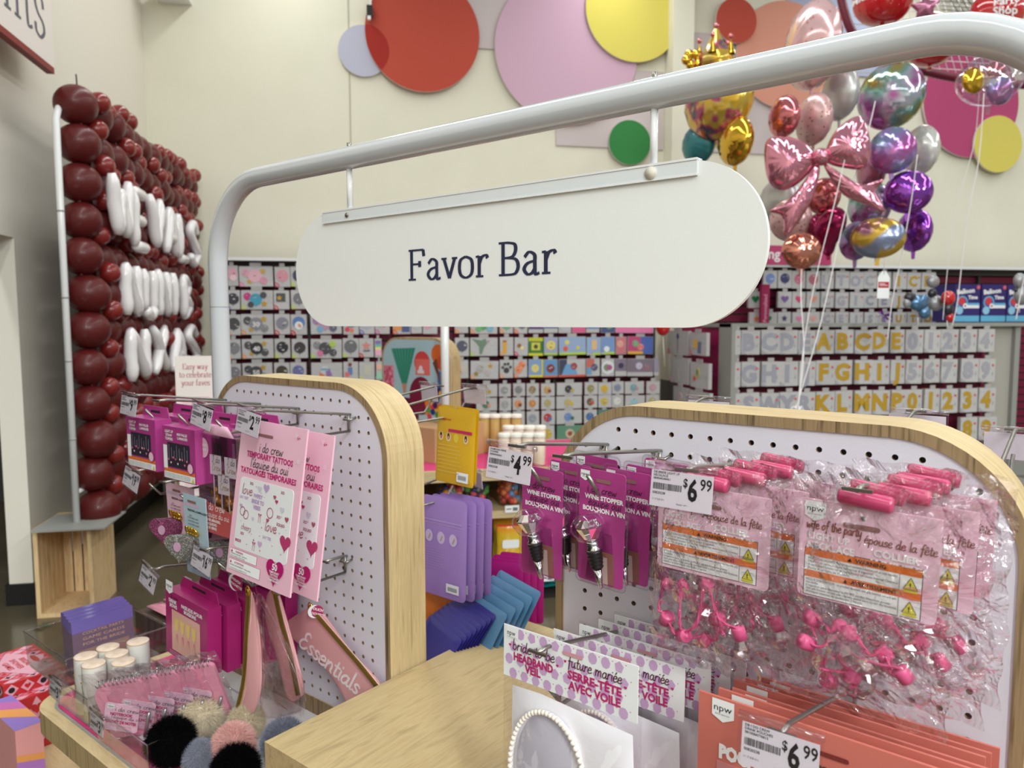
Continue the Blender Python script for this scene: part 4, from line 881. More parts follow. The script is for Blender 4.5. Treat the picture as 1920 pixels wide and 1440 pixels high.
# tubs standing on the pink top
GOLDC = M('golden_sweets', (188, 150, 84), .5); CREAM = M('cream_sweets', (226, 206, 186), .5); LIDW = M('white_lid', (232, 226, 216), .4)
def tub(px, t, z1, mat, label, grp, r=.032, z0=.746):
    p = deep(px, 760, t); T = Thing('candy_tub', label, 'tub', origin=(p.x, p.y, z0), group=grp)
    m = MB(); m.lathe([(0, 0), (r*.9, 0), (r, .006), (r, z1-z0-.02), (0, z1-z0-.02)], mat, 16, c=(p.x, p.y, z0)); m.lathe([(r*1.02, .004), (r*1.02, z1-z0-.02)], BAG2, 16, c=(p.x, p.y, z0)); T.part('filled_jar', m)
    m = MB(); m.lathe([(0, z1-z0), (r*.98, z1-z0), (r*1.08, z1-z0-.006), (r*1.08, z1-z0-.02)], LIDW, 16, c=(p.x, p.y, z0)); T.part('lid', m)
nn = ['leftmost', 'second from left', 'third from left', 'rightmost']
for k in range(4): tub(908+20*k, 4.30, hit(920, 775, 'y', 4.25, 'S').z, GOLDC, 'tall tub of golden sweets at the back of the pink table, %s' % nn[k], 'tubs of golden sweets', .031)
for k in range(4): tub(953+20*k, 4.10, .93, CREAM, 'white lidded tub of cream sweets, back row, %s' % nn[k], 'tubs of cream sweets', .030)
for k in range(4): tub(945+22*k, 3.92, .915, CREAM, 'white lidded tub of cream sweets, front row, %s' % nn[k], 'tubs of cream sweets', .031)
# shelf candy
def blob_tub(px, z0, h, r, cols, label, lidc=None):
    p = deep(px, 920, 4.0); p.y = 3.97; p.x = hit(px, 930, 'y', 3.97, 'S').x
    T = Thing('candy_jar', label, 'jar', origin=(p.x, p.y, z0)); jr = random.Random(int(px))
    m = MB()
    for k in range(60):
        a = jr.uniform(0, 6.3); q = r*.8*math.sqrt(jr.random()); m.ball((p.x+q*math.cos(a), p.y+q*math.sin(a), z0+.02+jr.uniform(0, h-.05)), .02, ink(jr.choice(cols)), 8, 6)
    tag(T.part('sweets', m), kind='stuff')
    m = MB(); m.lathe([(0, .001), (r, .001), (r*1.02, h), (0, h)], BAG2, 20, c=(p.x, p.y, z0)); T.part('clear_jar', m)
blob_tub(845, .502, .15, .075, [(220, 70, 80), (60, 60, 110), (230, 150, 60), (236, 236, 236), (90, 160, 90)], 'clear jar of mixed coloured sweets on the upper shelf, left one')
blob_tub(893, .502, .15, .065, [(90, 170, 80), (60, 60, 120), (220, 90, 110), (40, 40, 60)], 'clear jar of dark and green sweets on the upper shelf')
blob_tub(955, .502, .17, .062, [(180, 60, 60), (220, 120, 70), (90, 140, 190), (196, 70, 60)], 'clear jar of red sweets on the upper shelf, right one')
def candy_bag(px, py1, w_, h, cols, label, grp, y=3.93):
    p = hit(px, py1, 'y', y, 'S'); z0 = .161; T = Thing('candy_bag', label, 'bag', origin=(p.x, y, z0), group=grp)
    m = MB(); m.X = place(p.x, y, z0, 0, 6)
    out = [(-w_*.46, 0), (w_*.46, 0), (w_*.5, h*.15), (w_*.45, h*.5), (w_*.5, h*.9), (w_*.48, h), (-w_*.48, h), (-w_*.5, h*.9), (-w_*.45, h*.5), (-w_*.5, h*.15)]
    m.pillow(out, .022, ramp_mat('rainbow_foil_%d' % len(cols), [(i/(len(cols)-1), c) for i, c in enumerate(cols)], scale=(.2, .2, 1), nscale=6, detail=1, rough=.25, coat=.5), c=(0, h*.5), wr=.001)
    m.box((-w_*.48, -.004, h-.018), (w_*.48, .004, h+.006), ink((220, 70, 50)))
    T.part('pouch', m)
    m = MB(); m.X = place(p.x, y, z0, 0, 6); m.flat(rrect(-w_*.3, h*.5, w_*.32, h*.7, .01), -.024, PAPER); T.part('front_label', m)
rb = [(206, 60, 40), (226, 140, 40), (222, 206, 60), (96, 170, 70), (60, 140, 180)]
candy_bag(893, 1070, .12, .25, rb, 'rainbow coloured sweet pouch beside the lilac packets', 'rainbow sweet pouches')
candy_bag(955, 1072, .15, .24, [(214, 90, 40), (226, 150, 40), (206, 206, 50), (210, 200, 60)], 'orange and yellow sweet pouch at the front of the lower shelf', 'rainbow sweet pouches')
candy_bag(948, 1058, .15, .28, rb, 'rainbow sweet pouch standing behind the orange and yellow one', 'rainbow sweet pouches', 4.03)
TEAL = M('teal_foil', (30, 120, 124), .25, coat=.5)
for i, (px, py, z, w_) in enumerate(((985, 1150, .024, .3), (985, 1125, .058, .3), (990, 1104, .09, .28))):
    p = hit(px, py, 'y', 4.0, 'S'); m = MB(); m.X = Matrix.Translation((p.x+.05, 4.02, z+.012)) @ Matrix.Rotation(R((-4, 5, -3)[i]), 4, 'Y') @ Matrix.Rotation(R(90), 4, 'X')
    m.pillow(rrect(-w_/2, -.1, w_/2, .1, .03, 4), .017, TEAL, rings=4, wr=.001); m.X = m.X @ Matrix.Translation((0, -.0165, 0)); m.flat(rrect(-w_*.25, -.03, w_*.3, .05, .02), -.003, ink((230, 190, 190)))
    single('teal_bag', m, 'glossy teal bag lying on the base of the candy table, %s' % ['bottom', 'middle', 'top'][i], 'bag', origin=(p.x+.05, 4.02, z-.005), group='teal bags under the candy table')

# free-standing small sign "Easy way to celebrate your faves"
p0 = deep(327, 668, 2.95); p1 = deep(396, 668, 2.95); yy = p0.y; sx0, sx1 = p0.x, p0.x+69*2.95/FPX*1.04; z1 = p0.z; z0 = z1-.56
T = Thing('floor_sign', 'narrow white sign reading easy way to celebrate your faves', 'sign', origin=((sx0+sx1)/2, yy, 0))
m = MB(); m.box((sx0, yy, z0), (sx1, yy+.006, z1), M('cream_sign_card', (236, 226, 222), .5)); T.part('sign_card', m)
m = MB(); MAR = M('maroon_ink', (166, 44, 72), .6); cx = (sx0+sx1)/2
for i, s_ in enumerate(('Easy way', 'to celebrate', 'your faves')):
    serif(m, s_, cx, z1-.052-i*.032, .0145, MAR, w=.15, thin=.07, y=yy-.0008, align='C', sp=.02, sx=.82)
m.prism(rrect(sx0+.02, z0+.02, sx1-.02, z1-.16, .012), yy-.0008, yy-.0004, ink((232, 206, 210)))
jr = random.Random(3)
for k in range(16): m.flat(rect(*(lambda a, b: (a, b, a+.022, b+.03))(sx0+.025+jr.uniform(0, .06), z0+.14+jr.uniform(0, .2))), yy-.001-.00002*k, ink(jr.choice([(206, 120, 140), (150, 90, 100), (220, 180, 190), (120, 110, 130)])))
m.flat(circ(cx+.01, z0+.09, .016), yy-.0012, ink((206, 60, 50))); m.flat(circ(cx-.03, z0+.09, .005), yy-.0012, ink((140, 40, 50)))
T.part('printing', m)
m = MB(); m.tube([(cx, yy+.012, .01), (cx, yy+.012, z1-.1)], .008, STEEL, 8); m.lathe([(0, 0), (.12, 0), (.12, .008), (0, .014)], STEEL, 24, c=(cx, yy+.012, 0)); T.part('stand', m)

# ================================================================== foil balloons and their ribbons
def foilmat(name, c, rough=.14, metal=.75, pat=None):
    if name in MATS: return MATS[name]
    m = M(name, c, rough, metal=metal, spec=.6, coat=.3)
    if pat:
        t, N, L, b = nt(m); tc = N.new('ShaderNodeTexCoord'); v = N.new(pat[0]); v.inputs['Scale'].default_value = pat[1]
        cr = N.new('ShaderNodeValToRGB'); el = cr.color_ramp.elements
        while len(el) < len(pat[2]): el.new(.5)
        for e, (p_, c_) in zip(el, pat[2]): e.position = p_; e.color = lin(c_)
        L.new(tc.outputs['Object'], v.inputs['Vector']); L.new(v.outputs[0], cr.inputs[0]); L.new(cr.outputs[0], b.inputs['Base Color'])
    return m
NZ = 'ShaderNodeTexNoise'; VZ = 'ShaderNodeTexVoronoi'
FB = {
 'silver': foilmat('silver_satin_foil', (196, 196, 196), .35, .6), 'rose': foilmat('rose_chrome_foil', (206, 118, 124), .12, .85),
 'pinkprint': foilmat('pale_pink_foil_with_gold_marks', (226, 182, 184), .2, .5, (VZ, 22, [(0, (200, 130, 90)), (.13, (190, 120, 90)), (.2, (224, 180, 182)), (1, (226, 186, 188))])),
 'speck': foilmat('speckled_rose_foil', (200, 160, 160), .3, .4, (VZ, 30, [(0, (120, 60, 60)), (.16, (130, 70, 68)), (.24, (206, 166, 166)), (1, (202, 164, 164))])),
 'bow': foilmat('pink_chrome_foil', (214, 140, 160), .1, .8), 'iris': foilmat('iridescent_foil', (180, 170, 190), .12, .7, (NZ, 4, [(.35, (170, 150, 70)), (.46, (120, 170, 160)), (.54, (180, 186, 200)), (.66, (176, 90, 160))])),
 'lilac': foilmat('lilac_blue_foil', (150, 130, 180), .14, .6, (NZ, 5, [(.35, (120, 150, 170)), (.5, (150, 130, 190)), (.65, (176, 96, 160))])),
 'purple': foilmat('purple_chrome_foil', (150, 76, 190), .1, .9), 'sprink': foilmat('white_sprinkle_foil', (220, 220, 216), .2, .4, (VZ, 34, [(0, (200, 60, 100)), (.09, (210, 170, 70)), (.16, (216, 216, 212)), (1, (218, 218, 216))])),
 'gold': foilmat('gold_chrome_foil', (214, 170, 50), .12, .9), 'teal': foilmat('teal_satin_foil', (44, 120, 126), .35, .4),
 'goldp': foilmat('gold_foil_with_bright_print', (200, 160, 60), .16, .6, (NZ, 7, [(.38, (212, 170, 50)), (.5, (196, 170, 80)), (.56, (190, 80, 110)), (.64, (40, 90, 100)), (.72, (226, 140, 90))])),
 'mag': foilmat('magenta_chrome_foil', (150, 20, 80), .14, .8), 'red': M('glossy_red_latex', (190, 20, 28), .1, spec=.7, coat=.6),
 'copper': foilmat('rose_gold_chrome_foil', (214, 140, 120), .1, .9), 'mauve': foilmat('mauve_foil', (176, 110, 140), .2, .6),
 'clear': clearmat('clear_balloon_film', (240, 236, 244), .18, .05), 'patch': foilmat('gold_and_plum_foil', (190, 150, 70), .2, .6, (NZ, 3.2, [(.42, (140, 90, 110)), (.49, (196, 160, 60)), (.58, (196, 160, 60)), (.62, (130, 140, 170))])),
}
WRIB = M('white_ribbon', (226, 222, 222), .5)
def foil(px, py, rx, ry, t, mat, label, cat='balloon', grp=None, yaw=0, tail=True, shape='round', roll=0, name='foil_balloon'):
    c = deep(px, py, t); r = ry*t/FPX; kx = rx/ry
    T = Thing(name, label, cat, origin=tuple(c), group=grp)
    m = MB(); az = math.atan2(c.x, c.y)
    # a flat-ish pillow turned so its face looks narrower when seen side-on
    ycos = min(1, max(.35, kx)); turn = math.acos(min(1, max(0, (kx-.35)/.65))) if kx < .97 else 0
    m.X = Matrix.Translation(c) @ Matrix.Rotation(-az+R(yaw)+turn*(1 if (px*7) % 2 > 1 else -1)*.9, 4, 'Z') @ Matrix.Rotation(R(roll), 4, 'Y')
    rxx = r if kx < .97 else r*kx
    if shape == 'round': pts = [(rxx*math.cos(2*PI*k/36), r*math.sin(2*PI*k/36)) for k in range(36)]
    elif shape == 'heart': pts = heart(0, -.05*r, r*1.02, 36)
    elif shape == 'star': pts = star(0, 0, r*1.1, 5, .55)
    m.pillow(pts, r*.52, FB[mat], rings=7, wr=r*.012, c=(0, 0))
    if tail:
        m.prism([(-.012, -r-.05), (.012, -r-.05), (.018, -r*.95), (-.018, -r*.95)], -.003, .003, FB[mat])
    T.part('foil_body', m); return T, c, r
def ribbon(pts, label, r=.0035):
    m = MB(); m.tube(catmull(pts, 6), r, WRIB, 6); single('ribbon', m, label, 'ribbon', origin=pts[-1])
G1 = 'foil balloons of the bouquet left of centre'; G2 = 'foil balloons around the pink bow'; G3 = 'foil balloons of the right hand bouquet'
foil(1347, 188, 62, 74, 5.3, 'goldp', 'large gold foil balloon with a bright print above the hanging sign', grp=G1)
foil(1310, 270, 30, 38, 5.5, 'teal', 'small teal balloon beneath the large gold one', grp=G1)
foil(1379, 264, 31, 46, 5.2, 'gold', 'smaller shiny gold foil balloon lowest in its bouquet', grp=G1)
p = deep(1342, 92, 5.35); T = Thing('crown_balloon', 'pink and gold crown shaped balloon poking above the white tube', 'balloon', origin=tuple(p), group=G1)
m = MB(); m.X = Matrix.Translation(p); m.lathe([(.0, .15), (.02, .13), (.05, .05), (.1, -.03), (.13, -.05), (.12, -.14), (.0, -.18)], FB['goldp'], 18)
for k in range(5): m.lathe([(0, .11), (.012, .07), (.035, 0)], FB['gold'], 10, c=(.115*math.cos(k*1.26+.3), .115*math.sin(k*1.26+.3), -.06)); m.ball((.115*math.cos(k*1.26+.3), .115*math.sin(k*1.26+.3), .06), .018, FB['rose'], 8, 6)
m.ball((0, 0, .16), .02, FB['rose'], 8, 6); T.part('foil_body', m)
p = deep(1300, 112, 5.35); T = Thing('crown_balloon', 'gold curled tip of foil balloon left of the crown balloon', 'balloon', origin=tuple(p), group=G1)
m = MB(); m.X = Matrix.Translation(p)
for k in range(7): m.ball((math.cos(k*1.1)*.05, 0, math.sin(k*1.1)*.04), (.04, .03, .035), FB['gold'], 10, 8)
T.part('foil_body', m)
for (px, py, rx, ry, t, mt, lb, kw) in (
 (1523, 86, 45, 80, 5.2, 'pinkprint', 'large pale pink balloon with gold marks behind the white tube', {}),
 (1470, 219, 27, 39, 5.1, 'rose', 'small rose chrome balloon at the left top of the pink bow', {}),
 (1526, 224, 31, 48, 5.15, 'speck', 'speckled dusty pink balloon directly above the bow knot', {}),
 (1575, 176, 31, 49, 5.3, 'silver', 'satin silver balloon right of the large pale pink one', {}),
 (1462, 378, 37, 45, 5.5, 'silver', 'satin silver balloon half hidden behind the left bow loop', {}),
 (1482, 412, 38, 40, 5.35, 'speck', 'speckled dusty pink balloon behind the left bow tail', {}),
 (1544, 368, 30, 34, 5.3, 'rose', 'rose chrome balloon behind the two bow tails', {}),
 (1549, 428, 34, 47, 5.2, 'mag', 'dark magenta heart balloon below the bow', {'shape': 'heart', 'roll': -8}),
 (1503, 470, 36, 34, 5.1, 'copper', 'rose gold balloon at the very bottom of the bow bouquet', {'yaw': 10}),
 (1634, 318, 24, 40, 5.4, 'mauve', 'mauve balloon tucked behind the right bow loop', {})):
    foil(px, py, rx, ry, t, mt, lb, grp=G2, **kw)
for (px, py, rx, ry, t, mt, lb, kw) in (
 (1670, 180, 58, 62, 5.3, 'iris', 'large iridescent balloon at the top of the right hand bouquet', {}),
 (1673, 282, 42, 43, 5.1, 'lilac', 'lilac and blue foil balloon in the middle of the right bouquet', {}),
 (1726, 282, 30, 46, 5.35, 'sprink', 'white balloon with coloured sprinkle print', {}),
 (1703, 360, 42, 40, 5.1, 'purple', 'bright purple chrome balloon, upper of two', {}),
 (1630, 386, 38, 44, 5.4, 'iris', 'greyish iridescent balloon behind the right bow tail', {}),
 (1714, 432, 30, 40, 5.3, 'purple', 'bright purple chrome balloon, lower of two', {}),
 (1646, 446, 48, 38, 5.0, 'patch', 'gold and plum patched balloon at the bottom of the right bouquet', {}),
 (1604, 452, 28, 36, 5.25, 'lilac', 'small lavender balloon at the lower left of the right bouquet', {})):
    foil(px, py, rx, ry, t, mt, lb, grp=G3, **kw)
# pink bow balloon
t = 4.9; c = deep(1538, 295, t); q = t/FPX; az = math.atan2(c.x, c.y)
T = Thing('bow_balloon', 'large pink chrome balloon shaped like a ribbon bow', 'balloon', origin=tuple(c), group=G2)
BT = Matrix.Translation(c) @ Matrix.Rotation(-az, 4, 'Z')
def bowpart(name, pts, thick, cc, dy=0):
    m = MB(); m.X = BT @ Matrix.Translation((0, dy, 0)); P = catmull([((x-1538)*q, -(y-295)*q) for x, y in pts], 5, True)
    m.pillow(P, thick, FB['bow'], rings=7, c=((cc[0]-1538)*q, -(cc[1]-295)*q), wr=.003); T.part(name, m)
bowpart('loop', [(1530, 288), (1505, 262), (1470, 250), (1442, 255), (1438, 290), (1448, 335), (1475, 352), (1508, 335), (1530, 306)], .085, (1482, 300))
bowpart('loop', [(1546, 285), (1562, 250), (1590, 228), (1608, 230), (1620, 262), (1624, 300), (1612, 322), (1580, 318), (1550, 306)], .085, (1586, 280))
bowpart('tail', [(1530, 308), (1538, 318), (1530, 360), (1512, 400), (1480, 441), (1474, 402), (1450, 390), (1478, 376), (1506, 345)], .04, (1500, 380), -.02)
bowpart('tail', [(1545, 308), (1580, 332), (1612, 352), (1646, 344), (1634, 366), (1650, 402), (1618, 388), (1580, 368), (1556, 335)], .04, (1600, 360), -.02)
bowpart('knot', [(1528, 285), (1540, 280), (1552, 286), (1554, 306), (1540, 312), (1527, 306)], .06, (1540, 296), -.03)
# red balloons and net corral
def latex(px, py, rr_, t, label, txts=None):
    c = deep(px, py, t); r = rr_*t/FPX; T = Thing('latex_balloon', label, 'balloon', origin=tuple(c), group='glossy red balloons in the net')
    m = MB(); m.X = Matrix.Translation(c); m.ball((0, 0, 0), (r, r, r*1.12), FB['red'], 32, 20, fn=lambda d: 1-.12*max(0, -d.z)**3); m.lathe([(.004, -r*1.1), (.02, -r*1.13), (.012, -r*1.02)], FB['red'], 10); T.part('body', m)
    if txts:
        m = MB(); az = math.atan2(c.x, c.y)
        for (s_, u, v, sz) in txts:
            vs, fs, x0, w_ = glyphs(s_, .025)
            P = []
            for (a, b) in vs:
                X = u*r+(a-x0)*sz*r; Z = v*r+b*sz*r; yy = -math.sqrt(max(.02, 1-(X/r)**2-(Z/(r*1.12))**2))*r*1.008
                P.append((X, yy, Z))
            m.add(P, fs, PAPER, False, Matrix.Translation(c) @ Matrix.Rotation(-az, 4, 'Z'))
        T.part('lettering', m)
latex(1868, 26, 46, 5.0, 'red balloon at the top right reading the party shop', [('The', -.1, .38, .42), ('Party', -.1, .0, .42), ('Shop', -.12, -.36, .42)])
latex(1656, -8, 54, 5.4, 'red balloon with partly hidden white lettering behind the tube', [('Shop', -.95, .05, .4), ('Michaels', -.98, -.32, .3)])
latex(1745, 78, 46, 5.5, 'red balloon whose pointed base shows under the white tube')
foil(1735, 14, 46, 24, 5.2, 'mauve', 'pink chrome star balloon above the tube', grp='glossy red balloons in the net', shape='star', tail=False)
c, cc = foil(1855, 150, 56, 48, 5.0, 'clear', 'clear balloon holding smaller gold and purple balloons', grp=None)[1:]
for i, (dx, dz, rr_, k, lb) in enumerate(((-.12, -.01, .085, 'gold', 'small gold balloon inside the clear balloon'), (.08, -.06, .10, 'lilac', 'small violet balloon inside the clear balloon'), (.05, .06, .07, 'rose', 'small rose balloon inside the clear balloon'))):
    m = MB(); m.ball((c.x+dx, c.y, c.z+dz), (rr_, rr_*.5, rr_), FB[k], 20, 12); single('inner_balloon', m, lb, 'balloon', origin=(c.x+dx, c.y, c.z+dz), group='balloons inside the clear balloon')
T = Thing('balloon_net', 'suspended balloon net with a curved burgundy rim at the top right', 'net', origin=tuple(deep(1690, 100, 6.0)))
BUR = M('burgundy_rim', (110, 20, 50), .4)
rim = [tuple(deep(x, y, 6.0)) for x, y in ((1570, -60), (1578, 0), (1598, 60), (1635, 95), (1690, 118), (1745, 136), (1805, 148), (1870, 156), (1950, 160))]
m = MB(); m.tube(catmull(rim, 6), .034, BUR, 12); T.part('rim', m)
m = MB()
for k in range(26):
    a = deep(1620+k*14, -30, 6.1); b = deep(1600+k*14+70, 150, 6.1); m.tube([a, b], .0035, WRIB, 5)
for k in range(12):
    a = deep(1600, -30+k*15, 6.1); b = deep(1960, -10+k*15, 6.1); m.tube([a, b], .0035, WRIB, 5)
T.part('white_mesh', m)
m = MB()
for k in range(18):
    a = deep(1770+k*11, -20, 5.9); b = deep(1770+k*11+45, 52, 5.9); m.tube([a, b], .0028, BLK, 5)
    if k < 9: m.tube([deep(1765, -14+k*8, 5.9), deep(1940, -4+k*9, 5.9)], .0028, BLK, 5)
T.part('black_mesh', m)
# ribbons
def rib(pp, t0, t1, label, r=.0035):
    n = len(pp); ribbon([tuple(deep(x, y, t0+(t1-t0)*i/(n-1))) for i, (x, y) in enumerate(pp)], label, r)
rib([(1641, 190), (1628, 245), (1585, 400), (1540, 600), (1500, 740), (1490, 765)], 5.0, 4.6, 'white ribbon running down from the large iridescent balloon')
rib([(1586, 290), (1565, 380), (1530, 520), (1508, 640), (1498, 740), (1492, 768)], 4.8, 4.6, 'white ribbon running down across the pink bow', .003)
rib([(1503, 505), (1502, 560), (1507, 660), (1496, 768)], 5.0, 4.6, 'white ribbon hanging under the rose gold balloon')
rib([(1720, 290), (1708, 380), (1690, 480), (1672, 570), (1664, 640)], 5.0, 5.0, 'white ribbon below the sprinkle print balloon')
rib([(1845, 175), (1835, 300), (1812, 420), (1796, 560), (1785, 612)], 4.9, 5.0, 'white ribbon hanging from the clear balloon')
rib([(1838, 120), (1828, 260), (1790, 400), (1775, 520), (1768, 600)], 5.4, 5.2, 'thin white ribbon left of the clear balloon one', .0025)
rib([(1925, 500), (1912, 560), (1905, 600)], 5.0, 5.0, 'short white ribbon at the right edge beside the violet boxes')
c = deep(1498, 772, 4.6); m = MB(); m.X = Matrix.Translation(c)
for k in range(5): m.tube(catmull([(0, 0, 0), (.03*math.cos(k*1.3), .02, .03), (.045*math.cos(k*1.3+.4), .02, -.01), (0, 0, 0)], 5), .004, WRIB, 6)
m.lathe([(0, -.1), (.045, -.1), (.04, -.03), (0, -.01)], M('balloon_weight', (200, 198, 200), .4), 12)
m.tube([(0, 0, -.1), (0, 0, -c.z+.01)], .004, WRIB, 5)
single('balloon_weight', m, 'knotted white ribbon bundle and weight behind the right pegboard', 'weight', origin=(c.x, c.y, c.z-.1))
p = deep(1658, 500, 5.0); T = Thing('hang_tag', 'white paper tag with a red band hanging under the right bouquet', 'tag', origin=tuple(p))
m = MB(); m.X = Matrix.Translation(p); m.prism([(-.045, -.21), (.045, -.21), (.045, -.07), (.015, -.03), (-.015, -.03), (-.045, -.07)], 0, .002, PAPER); m.flat(rect(-.04, -.14, .04, -.1), -.0006, ink((180, 30, 60))); m.flat(rect(-.03, -.125, .03, -.121), -.001, PAPER); m.flat(rect(-.03, -.115, .01, -.111), -.001, PAPER); m.tube([(0, 0, -.05), (0, 0, .1)], .003, WRIB, 6); T.part('card', m)
# small figure-like foil shapes in front of the racks, kept generic
def blobs(px, py, t, parts, label):
    c = deep(px, py, t); T = Thing('shaped_balloon', label, 'balloon', origin=tuple(c), group='small shaped balloons above the letter rack'); m = MB(); m.X = Matrix.Translation(c); q = t/FPX
    for (x, y, rx, ry, mt) in parts: m.ball((x*q, 0, -y*q), (rx*q, min(rx, ry)*q*.7, ry*q), mt, 16, 10)
    T.part('foil_body', m); m = MB(); m.X = Matrix.Translation(c); b_ = max(y+ry for (x, y, rx, ry, mt) in parts)*q*.9; m.tube([(0, 0, -b_), (.005, .0, -b_-.06)], .0035, WRIB, 6); T.part('string', m)
GRB = foilmat('grey_foil', (150, 150, 154), .3, .3); BLB = foilmat('steel_blue_foil', (84, 124, 160), .2, .5); DKB = foilmat('charcoal_foil', (50, 48, 56), .3, .4)
blobs(1722, 568, 5.3, [(0, 0, 20, 15, BLB), (-18, -10, 12, 10, DKB), (14, 18, 12, 12, BLB), (-24, 0, 8, 10, GRB), (12, -8, 10, 8, BLB)], 'steel blue shaped balloon above the letter rack')
blobs(1748, 550, 5.35, [(0, -22, 13, 12, GRB), (2, -24, 4, 4, FB['copper']), (0, 0, 9, 9, DKB), (8, 18, 16, 15, GRB), (4, 22, 3, 3, DKB)], 'grey and charcoal shaped balloon beside the steel blue one')
blobs(1777, 575, 5.3, [(0, -16, 14, 14, FB['red']), (2, 4, 10, 13, DKB), (6, 20, 8, 9, FB['red'])], 'red and black shaped balloon left of the violet boxes')
blobs(1912, 550, 5.2, [(-2, -24, 12, 14, GRB), (-4, -20, 4, 4, FB['copper']), (4, 4, 15, 18, GRB), (-8, -6, 5, 5, DKB)], 'grey shaped balloon in front of the rightmost violet box')
c = deep(1658, 590, 5.3); m = MB(); jr = random.Random(9)
for k in range(60):
    d = Vector((jr.uniform(-1, 1), jr.uniform(-1, 1), jr.uniform(-1, 1))).normalized()*jr.uniform(.03, .06); m.add([c, c+d+Vector((.006, 0, 0)), c+d-Vector((0, 0, .006))], [(0, 1, 2)], FB['purple'])
single('tinsel_weight', m, 'tuft of purple tinsel above the letter rack', 'tinsel', origin=tuple(c))
m = MB(); c = deep(1243, 612, 5.6); m.ball(tuple(c), (.055, .05, .07), FB['red'], 16, 10); m.tube([(c.x, c.y, c.z-.065), (c.x+.02, c.y+.0, c.z-.3)], .0025, WRIB, 5)
single('latex_balloon', m, 'dark red balloon low beside the end of the long rack', 'balloon', origin=tuple(c))

# ================================================================== THE COUNTER UNIT (frame F): two pegboards, oak shelves, sign frame
YB0, YB1 = .849, .935
RX90 = Matrix.Rotation(R(-90), 4, 'X')       # local XZ outlines -> world XY, local y -> -z
def slab(mb, pts, z0, z1, m, side=None): mb.prism(pts, -z1, -z0, m, T=RX90, side=side)
def pegboard(x0, x1, label, cols, xh0):
    ZT, ZB, th = 1.3905, .778, .0125
    T = Thing('pegboard_display', label, 'display panel', 'F', ((x0+x1)/2, .892, .742), group='oak framed white pegboards on the counter')
    out = rrect(x0, .743, x1, ZT, [.004, .004, .13, .13], 14); inn = rrect(x0+th, ZB, x1-th, ZT-th, [.003, .003, .118, .118], 14)
    n = len(out); m = MB()
    vs = [(p[0], y, p[1]) for y in (YB0, YB1) for p in out] + [(p[0], y, p[1]) for y in (YB0, YB1) for p in inn]
    for i in range(n):
        j = (i+1) % n; nx = out[j][1]-out[i][1]; nz = -(out[j][0]-out[i][0])
        sm = True
        m.add([vs[i], vs[j], vs[n+j], vs[n+i]], [(0, 3, 2, 1)], OAK_ARC, sm)
        m.add([vs[2*n+i], vs[2*n+j], vs[3*n+j], vs[3*n+i]], [(0, 1, 2, 3)], OAK_Z, sm)
        m.add([vs[i], vs[j], vs[2*n+j], vs[2*n+i]], [(0, 1, 2, 3)], EDGE); m.add([vs[n+i], vs[n+j], vs[3*n+j], vs[3*n+i]], [(0, 3, 2, 1)], OAK_Z)
    T.part('oak_frame', m)
    hz = [1.3576-.0254*k for k in range(24) if 1.3576-.0254*k > ZB+.012]
    def inside(x, z):
        r = .118
        if x < x0+th+.012 or x > x1-th-.012 or z > ZT-th-.012: return False
        for cx in (x0+th+r, x1-th-r):
            if ((cx < (x0+x1)/2 and x < cx) or (cx > (x0+x1)/2 and x > cx)) and z > ZT-th-r and math.hypot(x-cx, z-(ZT-th-r)) > r-.008: return False
        return True
    holes = [(xh0+.0254*i, z) for i in range(cols) for z in hz if inside(xh0+.0254*i, z)]
    loops = [[Vector((p[0], p[1], 0)) for p in inn]] + [[Vector((hx+.0033*math.cos(-2*PI*k/10), hz_+.0033*math.sin(-2*PI*k/10), 0)) for k in range(10)] for hx, hz_ in holes]
    tris = geometry.tessellate_polygon(loops); flat_ = [p for lp in loops for p in lp]
    for (ya, yb, nmz) in ((YB0+.002, YB0+.0065, 'pegboard_front'), (YB1-.0065, YB1-.002, 'pegboard_back')):
        m = MB(); m.add([(p.x, ya, p.y) for p in flat_] + [(p.x, yb, p.y) for p in flat_], [], PEG)
        N_ = len(flat_); mi = m.mat(PEG); mj = m.mat(PLY)
        for t_ in tris:
            a, b, c = t_; P0, P1, P2 = flat_[a], flat_[b], flat_[c]
            ccw = (P1-P0).cross(P2-P0).z > 0
            f = (a, b, c) if ccw else (c, b, a)
            m.f.append(f); m.mi.append(mi); m.sm.append(False)
            m.f.append((f[2]+N_, f[1]+N_, f[0]+N_)); m.mi.append(mi); m.sm.append(False)
        k = len(inn)
        for q in range(len(holes)):
            for s_ in range(10):
                a = k+q*10+s_; b = k+q*10+(s_+1) % 10; m.f.append((a, b, b+N_, a+N_)); m.mi.append(mj); m.sm.append(True)
        T.part(nmz, m)
    return T
pegboard(-1.5, -.948, 'left oak framed white pegboard hung with pink party goods', 23, -1.454)
pegboard(-.6, -.047, 'right oak framed white pegboard hung with pink bridal goods', 21, -.5774)

